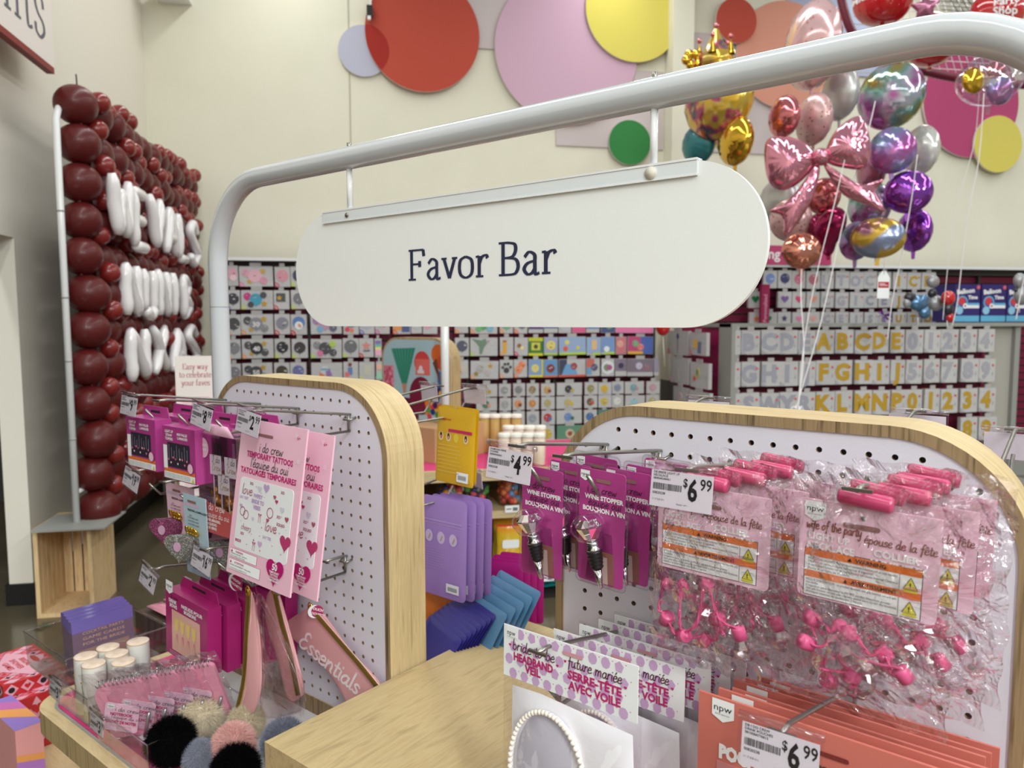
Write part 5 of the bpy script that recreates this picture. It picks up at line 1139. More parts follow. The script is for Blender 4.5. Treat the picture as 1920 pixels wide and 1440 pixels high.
T = Thing('counter', 'oak counter shelf with a bright pink and white mat at the lower left', 'counter', 'F', (-.8, .892, 0))
m = MB(); slab(m, rrect(-1.665, .525, .12, 1.26, .075, 8), .697, .742, OAK_X, OAK_Z); T.part('counter_top', m)
m = MB(); slab(m, rrect(-1.64, .548, .1, 1.236, .06, 8), .742, .7435, GREYM); T.part('mat_edging', m)
m = MB(); slab(m, rrect(-1.634, .553, .095, 1.231, .056, 8), .7435, .7455, PINKM); T.part('pink_mat', m)
m = MB(); slab(m, rect(-1.478, .60, -.95, .848), .7455, .7462, PAPER); T.part('white_liner', m)
m = MB(); m.box((-1.35, .62, .06), (-.1, 1.16, .697), OAK_Z); T.part('cabinet_body', m)
m = MB(); slab(m, rrect(-2.36, .575, .3, .76, .05, 6), .395, .437, OAK_X, OAK_Z); T.part('lower_shelf', m)
m = MB(); m.box((-1.9, .62, 0), (.2, .74, .395), OAK_Z); m.box((-1.35, .74, 0), (-.1, 1.1, .06), DARK); T.part('plinth', m)
m = MB(); m.box((-.944, .598, .7463), (-.602, 1.19, .885), OAK_Y)
single('riser_block', m, 'pale oak block standing between the two pegboards', 'riser', 'F', (-.77, .9, .746))

# tube frame and hanging sign
YT = .94; XLg, XRg, ZTt, RB = -1.612, -.008, 1.806, .175
pts = [(XLg, YT+.03, .747)]
pts = [(XLg, YT, .747), (XLg, YT, 1.2), (XLg, YT, ZTt-RB)] + [(XLg+RB-RB*math.cos(a), YT, ZTt-RB+RB*math.sin(a)) for a in [PI/2*k/12 for k in range(1, 12)]] + [(XLg+RB, YT, ZTt), (-.8, YT, ZTt), (XRg-RB, YT, ZTt)] + [(XRg-RB+RB*math.sin(a), YT, ZTt-RB+RB*math.cos(a)) for a in [PI/2*k/12 for k in range(1, 12)]] + [(XRg, YT, ZTt-RB), (XRg, YT, 1.2), (XRg, YT, .747)]
T = Thing('display_frame', 'thick white tubular frame arching over both pegboards', 'frame', 'F', (-.81, YT, .745))
m = MB(); m.tube(pts, .0212, TUBEM, 28); T.part('tube', m)
m = MB(); m.tube([(XLg, YT, 1.532), (XLg, YT, 1.5335)], .0216, M('joint_line', (150, 150, 152), .5), 28); T.part('joint', m)
T = Thing('hanging_sign', 'white pill shaped sign reading Favor Bar hung from the tube frame', 'sign', 'F', (-.825, YT, 1.49))
m = MB(); m.prism(rrect(-1.311, 1.490, -.341, 1.709, .1094, 18), YT-.004, YT+.004, SIGNW); T.part('sign_board', m)
m = MB(); m.box((-1.216, YT-.0075, 1.6895), (-.4355, YT-.004, 1.7105), STRIP); m.box((-1.216, YT-.0085, 1.7085), (-.4355, YT+.0085, 1.7115), WHT); m.box((-1.216, YT-.0085, 1.6885), (-.4355, YT-.004, 1.6905), WHT); m.box((-1.216, YT+.004, 1.6895), (-.4355, YT+.0075, 1.7105), STRIP); T.part('channel', m)
for x in (-1.142, -.5025):
    m = MB(); m.tube([(x, YT, 1.705), (x, YT, 1.79)], .0055, WHT, 12); T.part('hanger_rod', m)
    m = MB(); m.tube([(x, YT-.004, 1.699), (x, YT-.0095, 1.699)], .0045 if x < -1 else .009, STEEL if x < -1 else M('clear_rubber_bumper', (216, 212, 200), .4), 14); T.part('screw', m)
    m = MB(); m.tube([(x, YT, 1.822), (x, YT, 1.8335)], .004, STEEL, 10); T.part('bolt_end', m)
m = MB(); serif(m, 'Favor Bar', -.983, 1.5712, .0345, NAVY, w=.21, thin=.10, y=YT-.0046, width=.323, sub=9); T.part('lettering', m)

# ------------------------------------------------------------------ hooks and price tags
def hook(x, z, label, tip=.655, rise=.022, peg=.68, y0=YB0, dirn=1, bar=.0):
    m = MB(); s_ = -dirn; r = .0024
    yt = tip; yp = peg
    m.tube([(x, y0, z-.002), (x, y0+s_*.012, z), (x, yt-s_*.02, z+rise), (x, yt, z+rise+.0)], r, STEEL, 10)
    m.tube([(x, y0+s_*.004, z), (x, y0+s_*.004, z-.031)], r, STEEL, 10)
    m.tube([(x, y0+s_*.004, z-.031), (x, yp-s_*.022, z-.031), (x, yp, z-.006)], r, STEEL, 10)
    m.tube([(x-.008, y0+s_*.004, z-.006), (x-.006, y0+s_*.010, z-.010), (x+.010, y0+s_*.010, z-.010), (x+.0127, y0-s_*.002, z-.006)], r*.9, STEEL, 8)
    if tip: m.box((x-.012, yt-.0015, z+rise-.0015), (x+.012, yt+.0015, z+rise+.0015), STEEL)
    return single('peg_hook', m, label, 'hook', 'F', (x, y0, z), 'steel scanning hooks on the pegboards')
def price_tag(x, y, z, dollars, cents, lines, label, yaw=0, pitch=-8, roll=0, w_=.066, h=.042, frame='F', back=False, blank=False):
    T = Thing('price_tag', label, 'price tag', frame, (x, y, z), group='clear price tags on hooks')
    X = place(x, y, z, yaw, pitch, roll)
    m = MB(); m.X = X
    m.prism(rrect(-.5*w_-.002, -h, .5*w_+.002, .002, .003, 3), -.0012, -.0004, TAGPL); m.tube([(-.5*w_-.002, .001, .0), (.5*w_+.002, .001, .0)], .0032, TAGPL, 8); T.part('clear_holder', m)
    m = MB(); m.X = X; m.prism(rect(-.5*w_+.0015, -h+.0015, .5*w_-.001, -.0055), 0, .0006, PAPER)
    if not blank:
        for i, s_ in enumerate(lines): text(m, s_, -.5*w_+.004, -.0085-.0030*i, .0031, BLK, y=-.0002, bold=.01)
        jr = random.Random(int(abs(x)*1e4)); bx = -.5*w_+.004
        while bx < -.5*w_+.034:
            bw = jr.choice((.0003, .0005, .0008)); m.flat(rect(bx, -.024, bx+bw, -.0178), -.0002, BLK); bx += bw+jr.choice((.0004, .0006))
        text(m, '00820238', -.5*w_+.004, -.0285, .0034, BLK, y=-.0002, bold=.01); text(m, '11 17 8 B 511', -.5*w_+.004, -.0345, .0024, BLK, y=-.0002)
        text(m, 'Facing 1 of 1', -.003, -.0365, .0022, BLK, y=-.0002)
        text(m, '$', .0025, -.0185, .0115, BLK, y=-.0002, bold=.02, width=.0045); text(m, str(dollars), .0075, -.0305, .0285, BLK, y=-.0002, width=.0098 if len(str(dollars)) == 1 else .0125, bold=.03); text(m, '%02d' % cents, .0195 if len(str(dollars)) == 1 else .0212, -.0195, .0150, BLK, y=-.0002, width=.0115 if len(str(dollars)) == 1 else .010, bold=.015)
    T.part('paper_label', m); return T
for (x, z, lb, kw) in ((-1.442, 1.338, 'hook at the top left of the left pegboard, carrying the first magenta boxes', {}), (-1.318, 1.338, 'second hook from the left on the top row, its tag missing', dict(tip=.642)),
    (-1.19, 1.338, 'third hook of the left pegboard, above the clear box', {}), (-1.042, 1.338, 'fourth hook of the left pegboard, holding the tattoo cards', {}),
    (-1.44, 1.195, 'second row hook holding the pink alarm card', {}), (-1.32, 1.19, 'second row hook holding the blue alarm card', dict(tip=.648)),
    (-1.2, 1.087, 'third row hook with the sixteen dollar tag', {}), (-1.44, .996, 'lower left hook holding the drink boxes', dict(tip=.684, peg=.705)), (-1.06, 1.08, 'empty hook low beside the tattoo cards', dict(tip=.80, rise=.0, peg=.683)),
    (-1.18, 1.06, 'hook behind the drink boxes holding the first zip pouch', dict(tip=.79, rise=0, peg=.71)),
    (-.516, 1.338, 'leftmost hook of the right pegboard', {}), (-.438, 1.338, 'second hook of the right pegboard, its tag missing', dict(tip=.632)),
    (-.311, 1.336, 'third hook of the right pegboard above the first necklaces', {}), (-.159, 1.338, 'rightmost hook of the right pegboard above the second necklaces', dict(tip=.655)),
    (-.459, 1.106, 'long hook above the headband packs', dict(tip=.617, rise=.044, peg=.64)), (-.20, 1.106, 'long hook above the coral pouches', dict(tip=.61, rise=.05, peg=.64))):
    hook(x, z, lb, **kw)
price_tag(-1.447, .655, 1.364, 9, 99, ['DB LIGHT UP', 'STRAWS', '084044246061'], 'price tag showing 9.99 at the far top left hook', roll=3)
price_tag(-1.178, .652, 1.364, 8, 99, ['DB MILESTONE', 'BUBBLES', '084044246061'], 'price tag showing 8.99 above the clear box', roll=8)
price_tag(-1.037, .650, 1.366, 2, 99, ['DB I DO CREW', 'TATTOOS', '084044246061'], 'price tag showing 2.99 beside the tattoo cards', roll=7)
price_tag(-1.447, .655, 1.222, 19, 99, ['DB ALARM PINK', '084044246061'], 'price tag on the second row left hook, partly legible 1.99', roll=12)
price_tag(-1.2, .655, 1.113, 16, 99, ['DB ALARM BLUE', '084044246061'], 'price tag showing 16.99 in front of the blue card', roll=9)
price_tag(-1.44, .675, 1.022, 2, 99, ['DB DRINK BOX', '084044246061'], 'price tag showing 2.99 above the magenta drink boxes', roll=14)
price_tag(-.525, .655, 1.360, 4, 99, ['DIAMOND WINE', 'STOPPER', '084044246061'], 'price tag showing 4.99 left of the wine stoppers', roll=2)
price_tag(-.314, .652, 1.361, 6, 99, ['DB BRIDE LIGHT UP', 'NECKLACE', '084044246061'], 'price tag showing 6.99 above the first light up necklace', roll=0)
price_tag(-.199, .603, 1.166, 6, 99, ['DB I DO CREW', 'DRINK POUCHES', '0810084776815'], 'price tag showing 6.99 in front of the coral pouches', roll=-1)

# ------------------------------------------------------------------ printed colours
PINK1 = M('soft_pink_card', (234, 186, 206), .45, coat=.15); PINK2 = M('light_pink_card', (236, 196, 216), .4, coat=.2); ROSEI = M('raspberry_ink', (188, 40, 112), .5)
MGB = M('orchid_carton', (172, 62, 134), .4, coat=.2); MGD = M('deep_magenta_carton', (164, 30, 106), .4, coat=.2); CORAL = M('coral_card', (203, 114, 102), .5); BRZ = M('bronze_foil_ink', (150, 92, 76), .3, metal=.4)
ORG = M('orange_label', (222, 116, 50), .5); YLW = M('warning_yellow', (214, 206, 60), .5); BLUC = M('pale_blue_card', (176, 200, 214), .45, coat=.15); LILI = M('lilac_ink', (202, 166, 208), .5); WIN = MATS['white_ink']
def T_(mb, *a, **k): text(mb, *a, **k)
def badge(mb, x, z, s, y=-.0008, tri=True):
    mb.flat([(x, z-s*.75), (x+s*.5, z-s), (x+s, z-s*.75), (x+s, z), (x, z)], y, PAPER); text(mb, 'npw', x+s*.1, z-s*.5, s*.42, BLK, y=y-.0003, width=s*.8)
    text(mb, 'the fun starts here', x+s*.15, z-s*.68, s*.1, BLK, y=y-.0003, width=s*.65)
def slot(mb, x, z, w_, y=-.0009, m=None): mb.flat(rrect(x-w_/2, z-.0022, x+w_/2, z+.0022, .0021, 3), y, m or M('slot_shadow_brown', (140, 96, 96), .8))

# ------------------------------------------------------------------ tattoo cards
def tattoo():
    T = Thing('tattoo_card', 'front pink temporary tattoo card with a patterned white window', 'card pack', 'F', (-1.107, .68, 1.343), 'pink temporary tattoo cards')
    X = place(-1.107, .68, 1.343, 0, -8, 1.5); w_, h = .174, .252
    m = MB(); m.X = X; m.prism(rect(0, -h, w_, 0), 0, .003, PINK1); T.part('card', m)
    m = MB(); m.X = X; slot(m, .068, -.022, .045)
    for (x, z, s_) in ((.03, -.05, .009), (.15, -.012, .01), (.16, -.05, .011), (.155, -.08, .009), (.02, -.012, .007)): m.flat(star(x, z, s_, 9, .3), -.0004, PINK2)
    pen(m, 'i do crew', .088, -.048, .0078, BLK, w=.15, y=-.0008, align='C'); text(m, 'TEMPORARY TATTOOS', .086, -.0595, .0125, ROSEI, bold=.035, align='C', width=.124)
    pen(m, "l'équipe du oui", .088, -.0745, .0078, BLK, w=.15, y=-.001, align='C'); text(m, 'TATOUAGES TEMPORAIRES', .086, -.0865, .0125, ROSEI, bold=.035, align='C', width=.15)
    text(m, '6+', .152, -.018, .0075, ROSEI, bold=.01)
    m.flat(rect(.006, -.245, .094, -.228), -.0004, ROSEI); m.flat(rect(.0065, -.2445, .0935, -.2285), -.0006, PAPER); m.flat(rect(.006, -.2255, .082, -.211), -.0004, ROSEI); m.flat(rect(.0065, -.225, .0815, -.2115), -.0006, PAPER)
    text(m, 'WARNING', .022, -.2165, .0045, ROSEI, bold=.02, y=-.001); text(m, 'CHOKING HAZARD - Small parts.', .009, -.2203, .0033, BLK, y=-.001); text(m, 'Not for children under 3 years.', .009, -.2238, .0033, BLK, y=-.001)
    text(m, 'ATTENTION!', .022, -.234, .0045, ROSEI, bold=.02, y=-.001); text(m, "DANGER D'ETOUFFEMENT - Petites pieces.", .009, -.2385, .0033, BLK, y=-.001); text(m, 'Ne convient pas aux enfants de 3 ans.', .009, -.243, .0033, BLK, y=-.001)
    for z in (-.216, -.2335): m.flat([(.009, z-.001), (.0145, z-.001), (.0118, z+.004)], -.001, ROSEI)
    T.part('printing', m)
    m = MB(); m.X = X; m.prism(rrect(.014, -.208, .158, -.094, .007, 4), -.0006, 0, M('tattoo_sheet', (232, 232, 236), .25, coat=.4)); jr = random.Random(2)
    inks = [ink((170, 90, 110)), ink((190, 160, 200)), ink((180, 60, 110)), ink((200, 200, 214)), ink((206, 170, 206))]
    for (s_, x, z, q) in (('love', .022, -.120, .0085), ('love', .094, -.166, .009), ('cheers', .03, -.176, .005)): pen(m, s_, x, z, q, inks[0], w=.16, y=-.0012)
    text(m, 'WIFEY', .055, -.121, .0085, inks[1], bold=.05, y=-.0012); text(m, 'BRIDE TO', .052, -.130, .0085, inks[1], bold=.05, y=-.0012, width=.034); text(m, 'VIBES', .057, -.139, .0085, inks[1], bold=.05, y=-.0012)
    for (s_, x, z) in (('XO', .042, -.103), ('XO', .126, -.104), ('XO', .122, -.142), ('SAY YES', .018, -.128), ('SQUAD', .124, -.153), ('BRIDE', .018, -.198), ('XO', .03, -.185), ('SAY YES', .092, -.179)): text(m, s_, x, z, .0062, jr.choice(inks[:3]), bold=.03, y=-.0012)
    for (x, z, r_) in ((.03, -.148, .0075), (.04, -.152, .0075), (.104, -.138, .0085)):
        for k in range(16):
            a, b = 2*PI*k/16, 2*PI*(k+1)/16
            m.flat([(x+r_*math.cos(a), z+r_*math.sin(a)), (x+r_*math.cos(b), z+r_*math.sin(b)), (x+r_*.82*math.cos(b), z+r_*.82*math.sin(b)), (x+r_*.82*math.cos(a), z+r_*.82*math.sin(a))][::-1], -.0012, inks[0])
    for (x, z, r_, c) in ((.07, -.106, .006, 3), (.088, -.102, .008, 1), (.118, -.118, .004, 2), (.112, -.112, .004, 0), (.024, -.14, .004, 1), (.1, -.15, .004, 0), (.086, -.19, .006, 4), (.15, -.175, .014, 2), (.148, -.14, .005, 0), (.06, -.155, .004, 3), (.134, -.128, .006, 3)): m.flat(heart(x, z, r_, 20), -.0012, inks[c])
    for (x, z) in ((.078, -.15), (.07, -.196)):
        for dx in (-.003, .003): m.flat([(x+dx-.002, z+.006), (x+dx+.002, z+.006), (x+dx*.3, z)], -.0012, inks[2]); m.flat(rect(x+dx*.8-.0004, z-.008, x+dx*.8+.0004, z+.001), -.0012, inks[2])
    for k in range(26): x, z = jr.uniform(.02, .15), jr.uniform(-.2, -.1); m.flat(star(x, z, jr.uniform(.0012, .003), 4, .3), -.0011, jr.choice(inks[1:]))
    T.part('window_sheet', m)
    m = MB(); m.X = X; m.flat(heart(.132, -.222, .0225, 30), -.0016, M('dark_pink_heart', (176, 28, 104), .4)); text(m, '50', .132, -.2205, .0135, PAPER, y=-.002, bold=.03, align='C')
    for i, s_ in enumerate(('TEMPORARY', 'TATTOOS', 'TATOUAGES', 'TEMPORAIRES')): text(m, s_, .132, -.2255-.0042*i, .0045, PAPER, y=-.002, bold=.02, align='C')
    T.part('heart_badge', m); return T
t1 = tattoo()
dup(t1.o, TF(.018, .035, -.012), 'pink temporary tattoo card hanging behind the front one')

# ------------------------------------------------------------------ cartons with hang tabs
def carton(x, y, z, w_, h, d, mat, label, grp, deco, yaw=0, tab=.02, roll=0):
    T = Thing('hanging_box', label, 'box', 'F', (x, y, z), grp); X = place(x, y, z, yaw, 0, roll)
    m = MB(); m.X = X; m.box((0, 0, -h), (w_, d, 0), mat); T.part('carton', m)
    m = MB(); m.X = X; m.prism([(w_*.04, -.001), (w_*.96, -.001), (w_*.9, tab), (w_*.1, tab)], d-.0016, d, mat); m.flat(rrect(w_*.34, tab*.35, w_*.66, tab*.6, .0015, 3), d-.0018, DARK); T.part('hang_tab', m)
    m = MB(); m.X = X; deco(m, w_, h); T.part('printing', m); return T
PH1 = M('dark_party_photo', (52, 46, 58), .35, coat=.3)
def straws(m, w_, h):
    text(m, 'LIGHT UP', .1*w_, -.12*h, .07*h, WIN, bold=.03); text(m, 'STRAW', .12*w_, -.19*h, .07*h, WIN, bold=.03); text(m, 'TOPPERS', .1*w_, -.26*h, .07*h, WIN, bold=.03)
    text(m, 'MINI PAILLES', .47*w_, -.15*h, .065*h, WIN, bold=.03); text(m, 'LUMINEUSES', .48*w_, -.22*h, .065*h, WIN, bold=.03)
    m.flat(rect(.16*w_, -.76*h, .84*w_, -.3*h), -.0006, PH1); jr = random.Random(4)
    for k in range(9): u = .2+.07*k; m.flat(heart(u*w_, -(.62+.06*math.sin(k*2))*h, .028*h, 12), -.0012, ink(jr.choice([(236, 120, 150), (240, 200, 210), (220, 80, 120)])))
    for k in range(8): u = .2+.08*k; m.flat(rect(u*w_, -.6*h, (u+.02)*w_, -(.34+.05*(k % 3))*h), -.0009, ink((120, 112, 134)))
    m.flat(circ(.86*w_, -.72*h, .09*w_, 16), -.0016, MGB); m.flat(circ(.86*w_, -.72*h, .075*w_, 16), -.0018, PINK2)
    m.flat(rect(.04*w_, -.98*h, .98*w_, -.79*h), -.0006, ORG); m.flat(rect(.04*w_, -.98*h, .98*w_, -.86*h), -.0009, PAPER); m.flat([(.88*w_, -.97*h), (.97*w_, -.97*h), (.925*w_, -.88*h)], -.0012, YLW)
    for k in range(3): text(m, 'This product contains a button cell or coin battery', .06*w_, (-.895-.03*k)*h, .026*h, BLK, y=-.0012, width=.78*w_)
    m.flat(rect(.03*w_, -.8*h, .15*w_, -.36*h), -.0007, PAPER)
g = 'magenta light up straw boxes'
ca = carton(-1.512, .675, 1.315, .116, .098, .032, MGB, 'front magenta party box on the first hook', g, straws)
dup(ca.o, TF(.022, .05, 0), 'magenta party box behind the first one on the first hook'); dup(ca.o, TF(.03, .095, 0), 'magenta party box nearest the pegboard on the first hook')
ca2 = dup(ca.o, TF(.143, .0, -.006), 'front magenta party box on the second hook under the 8.99 tag')
dup(ca2, TF(.02, .05, 0), 'magenta party box second on the second hook'); dup(ca2, TF(.03, .10, 0), 'magenta party box last on the second hook')
dup(ca.o, TF(.27, .06, .0), 'magenta party box behind the clear topper box')
def drink(m, w_, h):
    badge(m, .02*w_, .15*h, .17*w_); pen(m, 'i do crew', .1*w_, -.10*h, .032*h, BLK, w=.16, y=-.0008); text(m, 'DRINK', .09*w_, -.17*h, .075*h, WIN, bold=.04); text(m, 'BOWS', .11*w_, -.24*h, .075*h, WIN, bold=.04)
    text(m, 'NŒUDS POUR', .4*w_, -.17*h, .075*h, WIN, bold=.04, width=.5*w_); text(m, 'BOISSONS', .46*w_, -.24*h, .075*h, WIN, bold=.04)
    m.flat(rect(.16*w_, -.9*h, .84*w_, -.27*h), -.0006, ink((222, 172, 158)))
    for k in range(4):
        u = .28+.14*k; m.flat([((u-.05)*w_, -.38*h), ((u+.05)*w_, -.38*h), ((u+.035)*w_, -.55*h), (u*w_, -.6*h), ((u-.035)*w_, -.55*h)], -.0010-.0001*k, ink((228, 200, 110)))
        m.flat(rect((u-.006)*w_, -.8*h, (u+.006)*w_, -.58*h), -.0009, ink((224, 196, 180))); m.flat([(u*w_, -.62*h), ((u+.04)*w_, -.78*h), ((u+.02)*w_, -.62*h)], -.0014, ink((216, 110, 120))); m.flat([(u*w_, -.62*h), ((u-.03)*w_, -.8*h), ((u-.01)*w_, -.62*h)], -.0013, ink((216, 110, 120)))
    text(m, 'Contains 6 drink bows for glasses or straws', .1*w_, -.94*h, .025*h, WIN, width=.5*w_); text(m, 'Contient 6 noeuds pour boissons', .1*w_, -.97*h, .025*h, WIN, width=.4*w_)
g = 'deep magenta drink bow boxes'
cb = carton(-1.412, .69, .985, .152, .128, .028, MGD, 'front magenta drink bow box with champagne glasses picture', g, drink, roll=3)
for k, lb in enumerate(('second magenta drink bow box of the row', 'third magenta drink bow box of the row', 'fourth magenta drink bow box of the row', 'magenta drink bow box nearest the pegboard')): dup(cb.o, TF(.012+.014*k, .032*(k+1), .003*(k % 2)), lb)

# ------------------------------------------------------------------ clear box of gold toppers with red base card
T = Thing('topper_box', 'clear box of gold drink toppers with a dusty red base card', 'box', 'F', (-1.272, .69, 1.3), None)
w_, h, d = .125, .175, .035; X = place(-1.272, .69, 1.302)
CLB = clearmat('clear_tinted_box', (246, 236, 243), .1, .05)
m = MB(); m.X = X; m.box((0, 0, -h), (w_, d, 0), CLB); T.part('clear_box', m)
m = MB(); m.X = X; m.box((.002, .003, -.12), (w_-.002, d-.003, -.002), clearmat('inner_clear_tray', (246, 236, 244), .06, .2)); T.part('tray', m)
RDC = M('dusty_red_card', (186, 84, 84), .45)
m = MB(); m.X = X; m.prism([(-.001, -h-.001), (w_+.001, -h-.001), (w_+.001, -.135), (-.001, -.118)], -.001, 0, RDC); m.box((0, -.0005, -h-.001), (w_, d, -h), RDC)
pen(m, 'I do crew', .02, -.134, .0075, PAPER, w=.14, y=-.0016); pen(m, "l'équipe du oui", .02, -.147, .006, PAPER, w=.14, y=-.0016); text(m, 'DRINK MARKERS,', .02, -.155, .0065, WIN, y=-.0016, bold=.03); text(m, 'MARQUEURS', .02, -.162, .0065, WIN, y=-.0016, bold=.03); text(m, 'POUR VERRE', .02, -.169, .0065, WIN, y=-.0016, bold=.03); T.part('base_card', m)
m = MB(); m.X = X; m.flat(circ(.02, -.025, .018, 18), -.0008, PINK2); text(m, 'DRINKING', .02, -.022, .006, PAPER, y=-.0012, bold=.05, align='C'); text(m, 'BUDDIES', .02, -.03, .006, PAPER, y=-.0012, bold=.05, align='C'); T.part('round_sticker', m)
for (x, z) in ((.038, -.05), (.085, -.05), (.062, -.082)):
    m = MB(); m.X = X; m.prism(rect(x, z-.02, x+.036, z+.015), .0012, .0016, PAPER); pen(m, 'I do', x+.008, z+.002, .0065, BLK, w=.12, y=.0009); pen(m, 'Crew', x+.007, z-.012, .0065, ink((170, 140, 60)), w=.12, y=.0009); T.part('flag_card', m)
    m = MB(); m.X = X; m.tube([(x+.002, .006, z+.012), (x+.004, .006, -.165)], .0012, PAPER, 6); T.part('flag_pole', m)
jr = random.Random(8)
for k in range(7):
    m = MB(); m.X = X; x = .03+.014*k; z = -.105-.02*(k % 3)
    m.ball((x, .015, z), (.007, .006, .008), FB['gold'], 10, 8); m.tube([(x, .015, z-.006), (x+.002, .015, z-.02), (x-.004, .015, z-.038)], [.006, .008, .004], FB['gold'], 8); m.tube([(x-.004, .015, z-.01), (x-.012, .012, z+.002)], .0025, FB['gold'], 6); T.part('gold_figure', m)
m = MB(); m.X = X; m.pillow([(.02, .002), (.05, .02), (.1, .018), (.12, .0)], .006, PINK1, c=(.07, .006)); T.part('tissue', m)
# ------------------------------------------------------------------ rhinestone heart alarm cards
def alarm(x, z, y, w_, h, mat, hm, label, hx, hz, roll=0):
    T = Thing('keychain_card', label, 'card pack', 'F', (x, y, z)); X = place(x, y, z, 0, 2, roll)
    m = MB(); m.X = X; m.prism(rect(0, -h, w_, 0), 0, .0015, mat); T.part('card', m)
    m = MB(); m.X = X; slot(m, w_*.4, -.012, .03); m.flat(rect(0, -h, w_, -h*.82), -.0004, ink((150, 164, 184))); text(m, 'PERSONAL ALARM & LIGHT', w_*.2, -.03, .0055, BLK, bold=.03, y=-.0008); text(m, 'RAPE', w_*.0+.02, -.04, .004, ROSEI)
    for k in range(3): text(m, 'LOUD SIREN ALARM', .014, -.044-.006*k, .0042, BLK, y=-.0008)
    m.flat(rect(w_*.05, -.022, w_*.7, -.016), -.0004, ink((206, 180, 206))); text(m, 'DANGER WATCH', w_*.3, -h*.93, .007, BLK, bold=.03, y=-.0008); T.part('printing', m)
    HM = ramp_mat(hm[0], [(0, tuple(min(255, int(v*1.35)) for v in hm[1])), (.5, tuple(min(255, int(v*1.1)) for v in hm[1])), (.8, tuple(int(v*.6) for v in hm[1])), (1, tuple(int(v*.45) for v in hm[1]))], nscale=420, kind='ShaderNodeTexVoronoi', rough=.3, metal=0., coat=.5, bumpstr=.3)  # sparkle painted in as light and dark cells of the stone colour
    for k in range(9):
        m = MB(); m.X = X @ Matrix.Translation((hx+.0012*k-.004, -.024+.0030*k, hz)) @ Matrix.Rotation(R(24), 4, 'Z')
        s_ = .0285*(1-.012*k)
        m.prism(heart(0, 0, s_, 30), -.0016, .0016, HM, smooth=True)
        T.part('rhinestone_heart_layer', m)
    m = MB(); m.X = X @ Matrix.Translation((hx-.0037, -.0258, hz)) @ Matrix.Rotation(R(24), 4, 'Z'); m.prism(circ(.0, 0, .0075, 18, .009), -.0015, 0, M('heart_button', (190, 150, 176) if 'pink' in hm[0] else (214, 214, 210), .3)); T.part('button', m)
    m = MB(); m.X = X; gx, gz = hx+.008, hz+.03
    for k in range(4): q = catmull([(gx+k*.009-.006, -.01, gz-.004), (gx+k*.009, -.014, gz+.008), (gx+k*.009+.007, -.01, gz), (gx+k*.009, -.006, gz-.008)], 4, True); m.tube(q, .0016, FB['gold'], 6, closed=True)
    T.part('gold_clasp', m)
    return T
al = alarm(-1.415, 1.192, .70, .104, .145, PINK2, ('pink_rhinestones', (222, 108, 166)), 'pink card with a glittering pink heart keychain', .028, -.085)
al2 = alarm(-1.316, 1.188, .682, .078, .148, BLUC, ('silver_rhinestones', (222, 218, 210)), 'front pale blue card with a glittering silver heart keychain', .022, -.092, roll=1)
dup(al2.o, TF(.055, .05, -.012), 'pale blue heart card second on its hook'); dup(al2.o, TF(.10, .09, -.012), 'pale blue heart card nearest the pegboard'); dup(al.o, TF(.03, .05, .0), 'pink card hanging behind the pink heart card')

